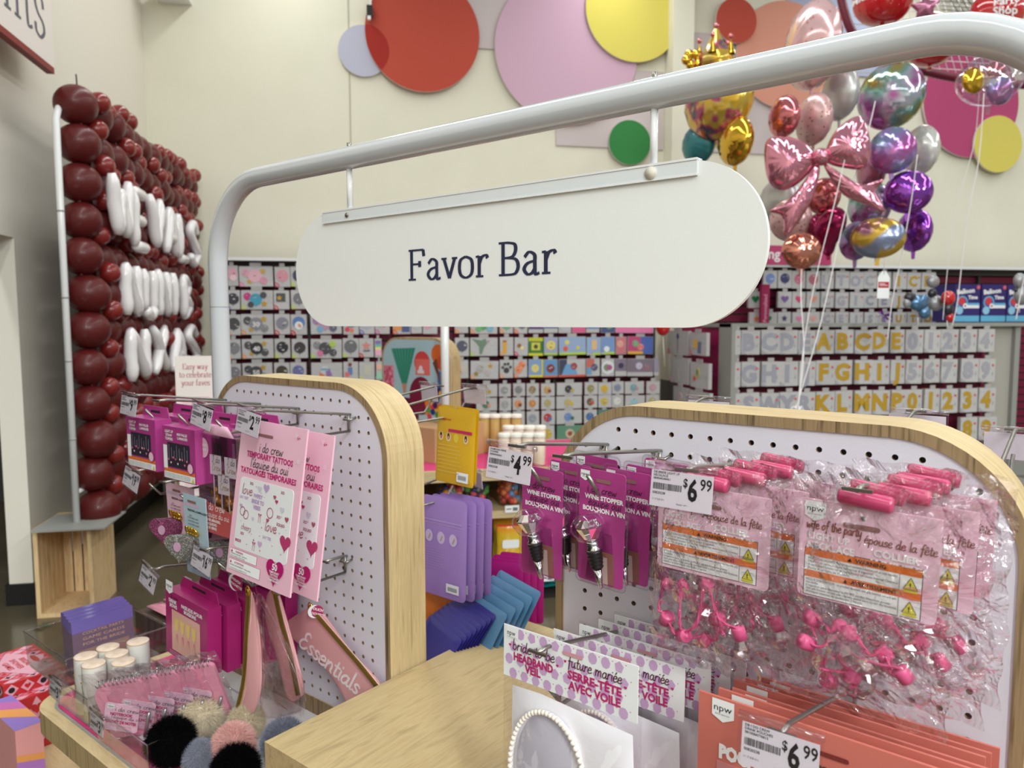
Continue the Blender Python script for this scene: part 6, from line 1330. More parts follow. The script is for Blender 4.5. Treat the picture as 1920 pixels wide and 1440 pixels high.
# ------------------------------------------------------------------ wine stoppers
GEM = M('cut_crystal', (250, 250, 252), .02, trans=1.0, ior=1.55); CHR = M('chrome', (206, 206, 206), .12, metal=1.0); RUB = M('black_rubber', (26, 24, 26), .35)
def stopper(x, z, y, label):
    T = Thing('wine_stopper_pack', label, 'blister pack', 'F', (x, y, z), 'crystal wine stopper blister packs'); w_, h = .062, .134; X = place(x, y, z, 0, 3, 3)
    m = MB(); m.X = X; m.prism(rrect(.0015, -h+.0015, w_-.0015, -.0015, .004, 4), 0, .001, MATS['orchid_carton']); T.part('card', m)
    m = MB(); m.X = X; m.prism(rrect(-.0025, -h-.0025, w_+.0025, .0025, .006, 5), .001, .0016, TAGPL)
    P = rrect(-.002, -h-.002, w_+.002, .002, .006, 5); 
    for i in range(len(P)):
        a = Vector((P[i][0], P[i][1])); b = Vector((P[(i+1) % len(P)][0], P[(i+1) % len(P)][1])); n_ = max(1, int((b-a).length/.0021))
        for k in range(n_):
            q = a+(b-a)*k/n_; m.flat(rect(q.x-.0004, q.y-.0004, q.x+.0004, q.y+.0004), .0002, M('blister_stitching', (120, 110, 122), .5))
    T.part('blister_edge', m)
    m = MB(); m.X = X; m.prism([(.018, -.072), (.045, -.072), (.05, -.13), (.012, -.13)], -.012, -.0, clearmat('clear_blister', (250, 246, 250), .02, .05)); T.part('clear_blister', m)
    m = MB(); m.X = X; badge(m, .003, -.004, .012, -.0004); slot(m, .033, -.013, .02); pen(m, 'i do crew', .012, -.0275, .0046, BLK, w=.15, y=-.0007); text(m, 'WINE STOPPER', .034, -.0355, .0073, WIN, bold=.045, align='C', width=.05); pen(m, 'équipe oui', .014, -.0425, .0046, BLK, w=.15, y=-.0008); text(m, 'BOUCHON A VIN', .034, -.0495, .0073, WIN, bold=.045, align='C', width=.054)
    m.flat([(.026, -h+.003), (.05, -h+.003), (.048, -.094), (.03, -.094)], -.0004, ink((150, 104, 84))); m.flat([(.034, -h+.003), (.042, -h+.003), (.04, -.1), (.035, -.1)], -.0006, ink((200, 180, 170))); T.part('printing', m)
    G = X @ Matrix.Translation((.025, -.013, -.066)) @ Matrix.Rotation(R(-14), 4, 'Y')
    m = MB(); m.X = G; m.lathe([(0, .0115), (.009, .0115), (.0165, .0045), (.0165, .003), (.009, -.010), (.0045, -.013), (0, -.013)], GEM, 12, smooth=False); T.part('crystal', m)
    m = MB(); m.X = G @ Matrix.Translation((0, -.001, .002)); m.lathe([(0, .016), (.012, .0145), (.0205, .006), (.022, -.002), (.016, -.012), (.008, -.016)], MATS['clear_blister'], 18); T.part('clear_dome', m)
    m = MB(); m.X = G; m.lathe([(0, -.013), (.0065, -.013), (.0075, -.016), (.0065, -.02), (.0085, -.022), (.0085, -.024), (0, -.024)], CHR, 18); T.part('chrome_collar', m)
    m = MB(); m.X = G; pr = [(0, -.024)]
    for k in range(5): pr += [(.0085-.0005*k, -.024-.0042*k), (.0092-.0005*k, -.0255-.0042*k), (.0085-.0006*k, -.0275-.0042*k)]
    m.lathe(pr+[(0, -.0452)], RUB, 18); T.part('rubber_seal', m)
    m = MB(); m.X = G; m.lathe([(0, -.0452), (.0052, -.0452), (.0022, -.066), (0, -.068)], CHR, 16); T.part('metal_tip', m)
    return T
s2 = stopper(-.463, 1.338, .70, 'front wine stopper pack on the second hook')
dup(s2.o, TF(.012, .035, -.004), 'wine stopper pack second on the second hook'); dup(s2.o, TF(.022, .065, -.004), 'wine stopper pack third on the second hook'); dup(s2.o, TF(.03, .095, .0), 'wine stopper pack nearest the board on the second hook')
dup(s2.o, TF(-.082, .0, -.007), 'front wine stopper pack under the 4.99 tag'); dup(s2.o, TF(-.066, .035, -.004), 'wine stopper pack behind the one under the 4.99 tag'); dup(s2.o, TF(-.052, .07, .0), 'wine stopper pack nearest the board on the first hook')

# ------------------------------------------------------------------ light-up necklaces in clear bags
PKP = M('pink_moulded_plastic', (208, 86, 134), .3, spec=.5, coat=.2); CRD = M('pink_twisted_cord', (200, 76, 124), .6); BLB2 = clearmat('clear_bulb_plastic', (250, 244, 250), .2, .05)
def necklace(x, z, y, label, seed, w_=.118, h=.092):
    T = Thing('necklace_pack', label, 'bagged necklace', 'F', (x, y, z), 'bagged pink light up necklaces'); X = place(x, y, z, 0, 2, 1.5)
    m = MB(); m.X = X; m.prism(rrect(0, -h, w_, 0, [.005, .005, .001, .001], 4), 0, .0012, PINK2); T.part('header_card', m)
    m = MB(); m.X = X; badge(m, .004, -.0015, .018); slot(m, w_*.46, -.018, .03)
    pen(m, 'wife of the party', .006, -.0265, .0044, BRZ, w=.22, y=-.0007, width=.046); pen(m, 'épouse de la fête', .054, -.031, .0042, BRZ, w=.2, y=-.0007, width=.056)
    text(m, 'LIGHT UP', .008, -.036, .0085, WIN, bold=.05, width=.035); text(m, 'NECKLACE', .007, -.0445, .0085, WIN, bold=.05, width=.04); text(m, 'COLLIER', .062, -.041, .0085, WIN, bold=.05, width=.036); text(m, 'LUMINEUX', .06, -.0495, .0085, WIN, bold=.05, width=.044)
    Z = -.045; SH = place(0, 0, 0, 0, 0, 2.2)
    m.X = X @ Matrix.Translation((.006, 0, Z)); bw = w_-.018
    m.flat(rect(-.0006, -.0436, bw+.0006, .0006), -.0004, BLK); m.flat(rect(0, -.043, bw, 0), -.0006, PAPER); m.flat(rect(0, -.0065, bw, 0), -.0009, ORG); m.flat(rect(0, -.0265, bw, -.0200), -.0009, ORG)
    m.flat(rect(bw-.0168, -.0200, bw-.0164, -.0065), -.0011, BLK); m.flat(rect(bw-.0168, -.043, bw-.0164, -.0265), -.0011, BLK)
    text(m, 'WARNING', bw*.45, -.0050, .0050, BLK, y=-.0013, bold=.02); text(m, 'AVERTISSEMENT', bw*.42, -.0250, .0050, BLK, y=-.0013, bold=.02)
    for zz, xx in ((-.0052, bw*.42-.0035), (-.0252, bw*.39-.0035)): m.flat([(xx, zz), (xx+.0036, zz), (xx+.0018, zz+.0034)], -.0013, BLK)
    for i, s_ in enumerate(('INGESTION HAZARD: This product contains a button cell or coin battery.', 'DEATH or serious injury can occur if ingested.', 'A swallowed button cell or coin battery can cause Internal Chemical', 'Burns in as little as 2 hours.')): text(m, s_, .003, -.0098-.0030*i, .0031, BLK, y=-.0013, width=min(bw-.021, len(s_)*.00118))
    for i, s_ in enumerate(("RISQUE D'INGESTION : ce produit contient une pile bouton ou une pile", 'rondelle.', "L'ingestion peut entrainer la MORT ou des blessures graves.", 'Une pile bouton ou une pile rondelle avalee peut causer des brulures', 'chimiques internes en seulement 2 heures.')): text(m, s_, .002, -.0295-.0028*i, .0030, BLK, y=-.0013, width=min(bw-.020, len(s_)*.00118))
    for zz in (-.018, -.0385):
        xx = bw-.0135; m.flat([(xx-.0003, zz-.0003), (xx+.0113, zz-.0003), (xx+.0055, zz+.0103)], -.0013, BLK); m.flat([(xx+.0004, zz), (xx+.0106, zz), (xx+.0055, zz+.0094)], -.0015, YLW); text(m, '!', xx+.0047, zz+.0012, .0062, BLK, y=-.0017, bold=.03); m.flat(rrect(xx-.0003, zz-.0028, xx+.0113, zz-.0006, .001, 2), -.0014, YLW)
    T.part('printing', m)
    jr = random.Random(seed)
    for k, (dx, dy, dz) in enumerate(((.032, -.002, .008), (.038, .012, .014))):
        m = MB(); m.X = X @ Matrix.Translation((dx, dy, dz)) @ Matrix.Rotation(R(3+3*k), 4, 'Y'); L_ = .044; r_ = .0072
        m.lathe([(0, 0), (r_*.8, 0), (r_, .003), (r_, L_-.003), (r_*.8, L_), (0, L_)], M('pink_tube_plastic', (184, 62, 104), .22, coat=.4), 18, T=Matrix.Rotation(R(90), 4, 'Y')); T.part('battery_tube', m)
    caps = [(.012+.02*(k % 5)+jr.uniform(-.006, .006), jr.uniform(-.010, .008), -h-.012-.028*(k//3)-jr.uniform(-.004, .014)) for k in range(8)]
    caps = [(min(max(a, .01), w_-.012), b, max(c, -h-.088)) for a, b, c in caps]
    jr.shuffle(caps)
    for k, c in enumerate(caps):
        Rm = Matrix.Rotation(jr.uniform(-1.1, 1.1), 4, 'X') @ Matrix.Rotation(jr.uniform(-1.0, 1.0), 4, 'Y'); 
        m = MB(); m.X = X @ Matrix.Translation(c) @ Rm; r_ = .0068
        m.lathe([(0, .007), (.0022, .007), (.0022, .0058), (r_*.93, .0058), (r_, .0048), (r_, -.0062), (0, -.0062)], PKP, 18); T.part('bulb_cap', m)
        m = MB(); m.X = X @ Matrix.Translation(c) @ Rm; m.lathe([(.0055, -.0062), (.011, -.014), (.0105, -.022), (.005, -.028), (0, -.029)], BLB2, 8, smooth=False); T.part('clear_bulb', m)
    for off in (0, PI):
        m = MB(); m.X = X; path = []
        order = sorted(caps, key=lambda c: (round(c[2]*30), c[0]))
        for i, c in enumerate(caps): path.append((c[0], c[1]-.002, c[2]+.005)); c2 = caps[(i+1) % len(caps)]; path.append(((c[0]+c2[0])/2+jr.uniform(-.008, .008) if off == 0 else (c[0]+c2[0])/2, min(c[1], c2[1])-.003, (c[2]+c2[2])/2-.006))
        cp = catmull(path, 8); 
        tw = []
        for i, p in enumerate(cp):
            a = i*1.0+off; tw.append((p[0]+.0009*math.cos(a), p[1]+.0009*math.sin(a), p[2]))
        if off == 0: base_tw = cp
        else: tw = [(p[0]+.0009*math.cos(i*1.0+off), p[1]+.0009*math.sin(i*1.0+off), p[2]) for i, p in enumerate(base_tw)]
        m.tube(tw, .0010, CRD, 6); T.part('cord', m)
    # crumpled bag: two wavy sheets
    bw, b0, b1 = w_+.022, -h-.098, .022
    for sg in (-1, 1):
        nx, nz = 18, 26; vs = []; fs = []
        for j in range(nz+1):
            v = j/nz; zz = b1+(b0-b1)*v
            for i in range(nx+1):
                u = i/nx; e = math.sin(PI*u)**.5*math.sin(PI*min(1, v*1.02+.0))**.4 if 0 < v < 1 and 0 < u < 1 else 0
                th = (.0055 if v < .5 else .012)*e
                wob = .0022*e*(math.sin(u*23+v*17+seed)+math.sin(u*9-v*31+seed*2)+.6*math.sin(v*60+u*11))
                vs.append((-.008+bw*u+.0018*math.sin(v*14+seed)+(.0015*math.sin(v*40) if i in (0, nx) else 0), sg*(th+abs(wob))+.0, zz+.0015*math.sin(u*25+seed)))
        for j in range(nz):
            for i in range(nx): a = j*(nx+1)+i; fs.append((a, a+1, a+nx+2, a+nx+1))
        m = MB(); m.X = X; m.add(vs, fs, BAG, True); T.part('clear_bag', m)
    return T
n1 = necklace(-.363, 1.334, .70, 'front light up necklace bag under the 6.99 tag', 1)
dup(n1.o, TF(.022, .04, .002), 'light up necklace bag second on the third hook'); dup(n1.o, TF(.034, .085, .004), 'light up necklace bag nearest the board on the third hook')
n2 = necklace(-.2115, 1.342, .68, 'front light up necklace bag on the rightmost hook', 5, w_=.112, h=.09)
dup(n2.o, TF(.020, .045, .0), 'light up necklace bag second on the rightmost hook'); dup(n2.o, TF(.028, .085, .004), 'light up necklace bag nearest the board on the rightmost hook')

# ------------------------------------------------------------------ headband veil packs
TUL = M('white_tulle', (236, 234, 240), .7, sheen=.4); PRL = M('pearl', (236, 228, 218), .18, coat=.6, spec=.7); GRAY_TUL = M('soft_grey_satin', (206, 204, 218), .5)
def headband(x, z, y, label, yaw=0):
    T = Thing('headband_pack', label, 'bagged headband', 'F', (x, y, z), 'headband veil packs'); X = place(x, y, z, yaw, -1, 0); w_, h = .172, .059; jr = random.Random(12)
    m = MB(); m.X = X; m.prism(rect(0, -h, w_, 0), 0, .001, PAPER); T.part('header_card', m)
    m = MB(); m.X = X
    for i in range(11):
        for j in range(4):
            cx, cz = .008+i*.0158+(.006 if j % 2 else 0), -.007-j*.0155; r_ = .0055; n = jr.choice((5, 6, 8)); 
            if cx+r_ > w_-.001 or abs(cz)+r_ > h: continue
            m.flat([(cx+r_*math.cos(2*PI*k/n+i), cz+r_*1.15*math.sin(2*PI*k/n+i)) for k in range(n)], -.0003, LILI); m.flat(circ(cx+.008, cz+.004, .0006, 6), -.0003, ROSEI)
    m.flat(rect(.003, -.014, .021, -.001), -.0005, PAPER); text(m, 'npw', .0055, -.0105, .0085, BLK, y=-.0008, width=.0115); text(m, 'The fun starts here', .0055, -.013, .0016, BLK, y=-.0008)
    pen(m, 'bride to be', .013, -.0255, .0062, M('plum_ink', (86, 40, 52), .5), w=.17, y=-.0008, width=.058, rot=0); m.flat(heart(.0095, -.0215, .0018, 16), -.0006, ROSEI); m.flat(heart(.0745, -.0275, .0018, 16), -.0006, ROSEI)
    text(m, 'HEADBAND', .015, -.0375, .0125, ROSEI, bold=.04, y=-.0008, width=.054); text(m, 'VEIL', .0305, -.0475, .0125, ROSEI, bold=.04, y=-.0008, width=.022)
    pen(m, 'future mariée', .088, -.0235, .0062, MATS['plum_ink'], w=.17, y=-.0008, width=.066); m.flat(heart(.0845, -.0195, .0018, 16), -.0006, ROSEI); m.flat(heart(.158, -.026, .0018, 16), -.0006, ROSEI)
    text(m, 'SERRE-TÊTE', .088, -.0365, .0125, ROSEI, bold=.04, y=-.0008, width=.066); text(m, 'AVEC VOILE', .089, -.048, .0125, ROSEI, bold=.04, y=-.0008, width=.064)
    slot(m, .094, -.0105, .026, m=M('slot_pink', (206, 150, 160), .7)); T.part('printing', m)
    m = MB(); m.X = X @ Matrix.Translation((0, .004, 0)); m.pillow([(.008, -.30), (.168, -.30), (.17, -.18), (.165, -.075), (.05, -.068), (.01, -.07)], .011, TUL, wr=.002, c=(.085, -.18)); T.part('tulle', m)
    m = MB(); m.X = X; arch = [(.067+.05*math.cos(a), -.006, -.155+.075*math.sin(a)) for a in [PI*(1.1-1.2*k/40) for k in range(41)]]; m.tube(arch, .002, TUL, 8); m.pillow([(p[0]*.94+.004, p[2]) for p in arch], .009, GRAY_TUL, c=(.067, -.13), back=False); T.part('headband', m)
    m = MB(); m.X = X
    for k, p in enumerate(arch): m.ball((p[0], -.0085, p[2]), .0031, PRL, 10, 8)
    T.part('pearl_row', m)
    m = MB(); m.X = X; m.pillow([(.125, -.12), (.137, -.122), (.136, -.14), (.124, -.137)], .004, TUL, c=(.13, -.13)); T.part('satin_ribbon', m)
    for sg in (-1, 1):
        nx, nz = 16, 24; vs = []; fs = []
        for j in range(nz+1):
            v = j/nz
            for i in range(nx+1):
                u = i/nx; e = 1 if (0 < u < 1 and v > .22) else 0; th = .003+(.012*math.sin(PI*u) if v > .22 else 0)
                vs.append((-.003+(w_+.006)*u, .004+sg*(th if 0 < u < 1 else .0005)+e*.0014*math.sin(u*31+v*23), .003-.31*v+.001*math.sin(u*20)))
        for j in range(nz):
            for i in range(nx): a = j*(nx+1)+i; fs.append((a, a+1, a+nx+2, a+nx+1))
        m = MB(); m.X = X; m.add(vs, fs, BAG2, True); T.part('clear_bag', m)
    return T
hb = headband(-.5235, 1.158, .64, 'front headband veil pack with pearl trimmed headband')
for k, (dx, dy, dz, lb) in enumerate(((.012, .08, -.029, 'headband veil pack second on its hook'), (.026, .115, -.031, 'headband veil pack third on its hook'), (.038, .14, -.03, 'headband veil pack fourth on its hook'), (.046, .165, -.03, 'headband veil pack nearest the board'))): dup(hb.o, TF(dx, dy, dz), lb)

# ------------------------------------------------------------------ coral drink pouches
def coral(x, z, y, label):
    T = Thing('drink_pouch_pack', label, 'card pack', 'F', (x, y, z), 'coral drink pouch packs'); X = place(x, y, z, 0, 0, .3); w_, h = .226, .24
    m = MB(); m.X = X; m.prism(rect(0, -h, w_, 0), 0, .003, CORAL); T.part('card', m)
    m = MB(); m.X = X; badge(m, .014, -.0015, .022); slot(m, .118, -.02, .042, m=M('slot_dark_red', (120, 44, 40), .7)); pen(m, 'i do crew', .060, -.0425, .0105, M('brown_ink', (76, 48, 34), .5), w=.17, y=-.0008, width=.085)
    text(m, 'POCHETTES', .022, -.0585, .018, WIN, bold=.07, y=-.0008, width=.075); text(m, 'POUCHES', .108, -.0545, .018, WIN, bold=.07, y=-.0008, width=.075)
    m.prism(rect(.02, -.22, .2, -.063), -.0008, -.0002, ink((200, 130, 130))); m.pillow([(.02, -.09), (.05, -.066), (.08, -.07), (.06, -.12)], .002, ink((120, 70, 130)), c=(.05, -.09)); m.pillow([(.08, -.08), (.14, -.075), (.18, -.12), (.1, -.14)], .002, ink((214, 150, 170)), c=(.12, -.1)); T.part('printing', m)
    return T
cp = coral(-.2985, 1.140, .665, 'front coral drink pouch pack behind the 6.99 tag')
for k, (dx, dy, dz) in enumerate(((.008, .028, -.006), (.014, .048, -.012), (.004, .078, -.018), (.006, .104, -.026), (.010, .13, -.032))): dup(cp.o, TF(dx, dy, dz), 'coral drink pouch pack, %s behind the front one' % ['first', 'second', 'third', 'fourth', 'last'][k])

# ------------------------------------------------------------------ zip pouches
PUF = M('pink_vinyl', (226, 168, 172), .4, coat=.1); ZIP = bump(M('gold_zip', (176, 150, 70), .3, metal=.7), 700, 1., .004, kind='ShaderNodeTexWave'); CLV = clearmat('clear_vinyl', (253, 250, 251), .06, .06, crinkle=.5, cscale=20, glossmul=.8)
def PF(pts, y): return [(lambda q: (q.x, q.z))(hit(a, b, 'y', y, 'F')) for a, b in pts]
def pouch(y, body, zipl, clear, label, script=None, tagc=None, y2=None):
    b = PF(body, y); z_ = PF(zipl, y); T = Thing('zip_pouch', label, 'pouch', 'F', (b[0][0], y, b[0][1]), 'pink and clear zip pouches'); c = (sum(p[0] for p in b)/len(b), sum(p[1] for p in b)/len(b))
    m = MB(); m.X = Matrix.Translation((0, y, 0)); m.pillow(catmull(b, 4, True), .007, PUF, c=c, rings=5); T.part('pink_panel', m)
    m = MB(); zz = catmull([(p[0], y-.0085, p[1]) for p in z_], 6); m.tube(zz, .0038, ZIP, 8); T.part('zip', m)
    m = MB(); 
    for o_ in (-.006, .006): m.tube([(p[0]+o_, p[1]+.003, p[2]) for p in zz], .0008, ink((236, 190, 190)), 6)
    T.part('piping', m)
    m = MB(); q = z_[0]; m.ball((q[0], y-.009, q[1]), (.006, .004, .007), FB['gold'], 12, 8); m.tube(catmull([(q[0], y-.01, q[1]+.012), (q[0]+.006, y-.01, q[1]+.004), (q[0], y-.011, q[1]-.004), (q[0]-.006, y-.01, q[1]+.004)], 4, True), .0012, FB['gold'], 6, closed=True); T.part('zip_pull', m)
    if clear:
        cl = PF(clear, y); m = MB(); m.X = Matrix.Translation((0, y+.004, 0)); cc = (sum(p[0] for p in cl)/len(cl), sum(p[1] for p in cl)/len(cl)); m.pillow(catmull(cl, 4, True), .01, CLV, c=cc, wr=.0015, rings=5); T.part('clear_panel', m)
        m = MB(); m.tube([(p[0], y-.002, p[1]) for p in cl], .0012, CLV, 6, closed=True); T.part('seam', m)
    if tagc:
        q = PF([tagc[:2]], y)[0]; m = MB(); m.X = place(q[0], y-.012, q[1], tagc[3], 0, 0); m.prism(circ(0, 0, tagc[2], 24), -.0005, .0005, PAPER); m.prism(circ(.005, 0, tagc[2]*.93, 24), -.0012, -.0006, M('raspberry_tag', (164, 34, 92), .4)); text(m, 'POUCH', .004, .002, .0065, WIN, y=-.0016, bold=.03, align='C', rot=-20); text(m, 'POCHETTE', .004, -.007, .006, WIN, y=-.0016, bold=.03, align='C', rot=-20); T.part('round_tag', m)
    if script:
        a, b2 = PF([script[:2]], y)[0], PF([script[2:4]], y)[0]; ang = math.degrees(math.atan2(b2[1]-a[1], b2[0]-a[0])); L_ = math.hypot(b2[0]-a[0], b2[1]-a[1])
        m = MB(); pen(m, 'Essentials', a[0], a[1], .019, M('white_script', (252, 240, 242), .5), w=.25, y=y-.0078, width=L_, rot=ang, shear=.3, sub=7); T.part('script_lettering', m)
    return T
pouch(.715, [(466, 1104), (478, 1130), (488, 1200), (490, 1290), (476, 1334), (462, 1336), (452, 1320), (462, 1240), (466, 1170)], [(474, 1108), (470, 1180), (465, 1270), (452, 1328)], [(478, 1110), (520, 1180), (560, 1270), (566, 1330), (520, 1345), (486, 1340), (490, 1230)], 'leftmost pink zip pouch hanging almost upright', tagc=(452, 1088, .0155, 10))
pouch(.76, [(500, 1118), (518, 1104), (534, 1150), (556, 1230), (570, 1290), (562, 1308), (540, 1310), (522, 1240), (500, 1170)], [(522, 1106), (534, 1160), (550, 1220), (566, 1300)], [(495, 1150), (524, 1200), (548, 1290), (540, 1330), (500, 1300)], 'middle pink zip pouch with a gold zip on its right edge', tagc=(540, 1098, .011, 60))
pouch(.825, [(532, 1180), (560, 1150), (586, 1138), (604, 1148), (660, 1222), (722, 1298), (722, 1400), (700, 1420), (664, 1345), (636, 1290), (590, 1228)], [(590, 1138), (640, 1196), (680, 1242), (722, 1294)], [(532, 1182), (490, 1212), (446, 1242), (480, 1290), (520, 1330), (566, 1345), (560, 1260)], 'tilted pink zip pouch reading Essentials', script=(566, 1206, 676, 1300), tagc=(600, 1143, .012, 55))

# ------------------------------------------------------------------ packs on the far side of the left board, seen past its edge
def fhook(x, z, label, tip=1.165): hook(x, z, label, tip=tip, rise=.022, peg=1.14, y0=YB1, dirn=-1)
fhook(-1.035, 1.338, 'hook on the far side of the left pegboard above the yellow pouch'); fhook(-1.13, 1.338, 'hook on the far side of the left pegboard with an angled blank tag'); fhook(-1.07, 1.16, 'hook on the far side above the lilac pouches')
price_tag(-1.035, 1.168, 1.366, 0, 0, [], 'blank clear tag beside the white post, far side of the left board', w_=.062, h=.04, pitch=6, blank=True)
price_tag(-1.15, 1.150, 1.366, 0, 0, [], 'blank clear tag left of the white post, far side', w_=.062, h=.04, pitch=6, yaw=-10, blank=True)
price_tag(-1.035, 1.168, 1.19, 0, 0, [], 'blank clear tag above the lilac pouches', w_=.06, h=.04, pitch=6, blank=True, yaw=-20)
for k, (px, py, x_, lb) in enumerate(((1326, 746, -.43, 'left'), (1718, 771, -.205, 'middle'), (1905, 806, -.10, 'right'))):
    q = hit(px, py, 'y', 1.10, 'F'); hook(q.x, q.z-.022, 'far side hook of the right pegboard, %s of three showing above it' % lb, tip=1.10, rise=.022, peg=1.08, y0=YB1, dirn=-1)
    price_tag(q.x, 1.103, q.z, 0, 0, [], 'blank clear tag peeking above the right pegboard, %s of three' % lb, w_=.07, h=.04, pitch=6, blank=True)
YEL = M('mustard_foil_pouch', (216, 170, 24), .35, coat=.3); LILP = M('lilac_foil_pouch', (164, 132, 200), .35, coat=.3)
def fpouch(x, z, y, w_, h, mat, label, grp, deco=None, yaw=0, pitch=-2, roll=0, puff=.004, rad=.004):
    T = Thing('foil_pouch', label, 'pouch', 'F', (x, y, z), grp); X = place(x, y, z, yaw, pitch, roll); m = MB(); m.X = X; m.pillow(rrect(0, -h, w_, 0, rad, 4), puff, mat, c=(w_/2, -h/2), rings=4); T.part('pouch', m)
    if deco: m = MB(); m.X = X @ Matrix.Translation((0, -puff, 0)); deco(m, w_, h); T.part('printing', m)
    return T
def yel(m, w_, h):
    y = -.0006; text(m, 'starlight and', .1*w_, -.16*h, .04*h, ink((190, 30, 40)), y=y, bold=.02, shear=.3); m.flat(rect(.34*w_, -.31*h, .95*w_, -.27*h), y, ink((196, 30, 90)))
    for k in range(4):
        u = (.15+.2*k)*w_ if k < 3 else .8*w_; m.flat(circ(u, -.38*h, .065*w_, 14, .06*h), y, ink((232, 206, 150) if k != 2 else (222, 196, 60)))
        if k != 2: m.flat(circ(u, -.37*h, .035*w_, 12, .045*h), y-.0003, ink((70, 40, 30))); m.flat(circ(u, -.385*h, .02*w_, 10, .02*h), y-.0006, ink((222, 160, 130)))
    for k in range(8): m.flat(rect(.08*w_, (-.5-.05*k)*h, (.6+.05*(k % 3))*w_, (-.49-.05*k)*h), y, ink((226, 190, 80)))
    m.flat(rect(.6*w_, -.95*h, .9*w_, -.82*h), y, PAPER); jr = random.Random(6)
    for k in range(12): a = (.64+.018*k)*w_; m.flat(rect(a, -.92*h, a+.008*w_, -.86*h), y-.0003, BLK)
f1 = fpouch(-1.062, 1.331, 1.10, .102, .15, YEL, 'mustard yellow foil pouch seen past the left pegboard', 'mustard yellow pouches', yel, yaw=0, roll=2)
dup(f1.o, TF(.010, -.02, -.002), 'mustard yellow foil pouch tucked behind the other')
m = MB(); m.X = place(-1.02, 1.094, 1.32, 0, 90, 0); m.lathe([(.003, -.004), (.008, -.004), (.009, 0), (.008, .004), (.003, .004)], ACRYL, 18, T=Matrix.Identity(4)); single('hook_stop', m, 'clear plastic hook stop on the yellow pouch', 'hook stop', 'F', (-1.02, 1.094, 1.32))
def lil(m, w_, h):
    y = -.0006
    text(m, 'starlight and co', -.2*w_, -.2*h, .04*h, ink((190, 30, 60)), y=y, bold=.02) if False else None
    m.flat(rect(.04*w_, -.24*h, .92*w_, -.23*h), y, ink((196, 170, 222))); m.flat(rect(.04*w_, -.27*h, .92*w_, -.265*h), y, ink((196, 170, 222)))
    for k in range(3): u = (.2+.27*k)*w_; m.flat(circ(u, -.4*h, .085*w_, 18, .062*h), y, ink((206, 190, 226))); m.flat([(u-.02*w_, -.43*h), (u+.03*w_, -.37*h), (u+.04*w_, -.39*h), (u, -.44*h)], y-.0003, ink((190, 150, 110)))
    for k in range(9): m.flat(rect(.08*w_, (-.52-.025*k)*h, (.45+.05*(k % 4))*w_, (-.515-.025*k)*h), y, ink((190, 164, 216)))
    m.flat(rect(.6*w_, -.93*h, .88*w_, -.84*h), y, PAPER)
    for k in range(12): a = (.64+.017*k)*w_; m.flat(rect(a, -.91*h, a+.008*w_, -.87*h), y-.0003, BLK)
f2 = fpouch(-1.105, 1.143, 1.085, .125, .205, LILP, 'front lilac foil pouch seen past the left pegboard', 'lilac foil pouches', lil, rad=.012)
for k, lb in enumerate(('second', 'third', 'fourth')): dup(f2.o, TF(.011+.008*k, .015*(k+1), -.0), '%s lilac foil pouch behind the front one' % lb)
def stackp(n, x, z, y, w_, h, mat, name, grp, dx, dy, dz, **k):
    f = fpouch(x, z, y, w_, h, mat, 'front %s' % name, grp, **k)
    for i in range(1, n): dup(f.o, TF(dx*i, dy*i, dz*i), '%s %s from the front' % (name, ORD[i] if i < 8 else 'last'))
stackp(4, -1.135, .925, 1.09, .085, .14, M('orange_pouch_foil', (206, 116, 30), .4, coat=.2), 'orange pouch standing at the foot of the left board', 'orange pouches', .006, .016, .0, yaw=20, rad=.008)
stackp(4, -1.09, .945, 1.15, .09, .15, M('orchid_pouch_foil', (168, 86, 160), .4, coat=.2), 'orchid pouch standing beside the orange ones', 'orchid pouches', .005, .014, .0, yaw=20, rad=.008)
stackp(4, -1.05, .985, 1.2, .1, .15, M('magenta_pouch_foil', (172, 20, 120), .4, coat=.2), 'magenta pouch standing behind the orchid ones', 'magenta pouches', .008, .014, .004, yaw=20, rad=.008)
stackp(8, -1.06, .905, 1.06, .15, .09, M('indigo_pouch_foil', (52, 48, 132), .35, coat=.25), 'indigo pouch leaning beside the oak block', 'indigo pouches', .0035, .010, .0045, pitch=-38, yaw=-22, rad=.008)
stackp(5, -1.02, .945, 1.13, .16, .1, M('sky_pouch_foil', (92, 140, 180), .35, coat=.25), 'sky blue pouch leaning behind the indigo ones', 'sky blue pouches', .008, .016, .008, pitch=-32, yaw=-20, rad=.008)
m = MB(); m.X = place(-.86, 1.34, .885, 0, 0, 0); m.lathe([(0, 0), (.036, 0), (.038, .006), (.038, .016), (.03, .018), (0, .018)], RUB, 28); m.lathe([(0, .0185), (.028, .0185)], M('neon_lime', (200, 220, 90), .4), 28, T=Matrix.Translation((0, 0, 0)))
m.tube([(0, 0, 0), (0, 0, -.885)], .012, RUB, 10)
single('round_knob', m, 'black ring with a lime green face beyond the oak block', 'stand', 'F', (-.86, 1.34, .0))

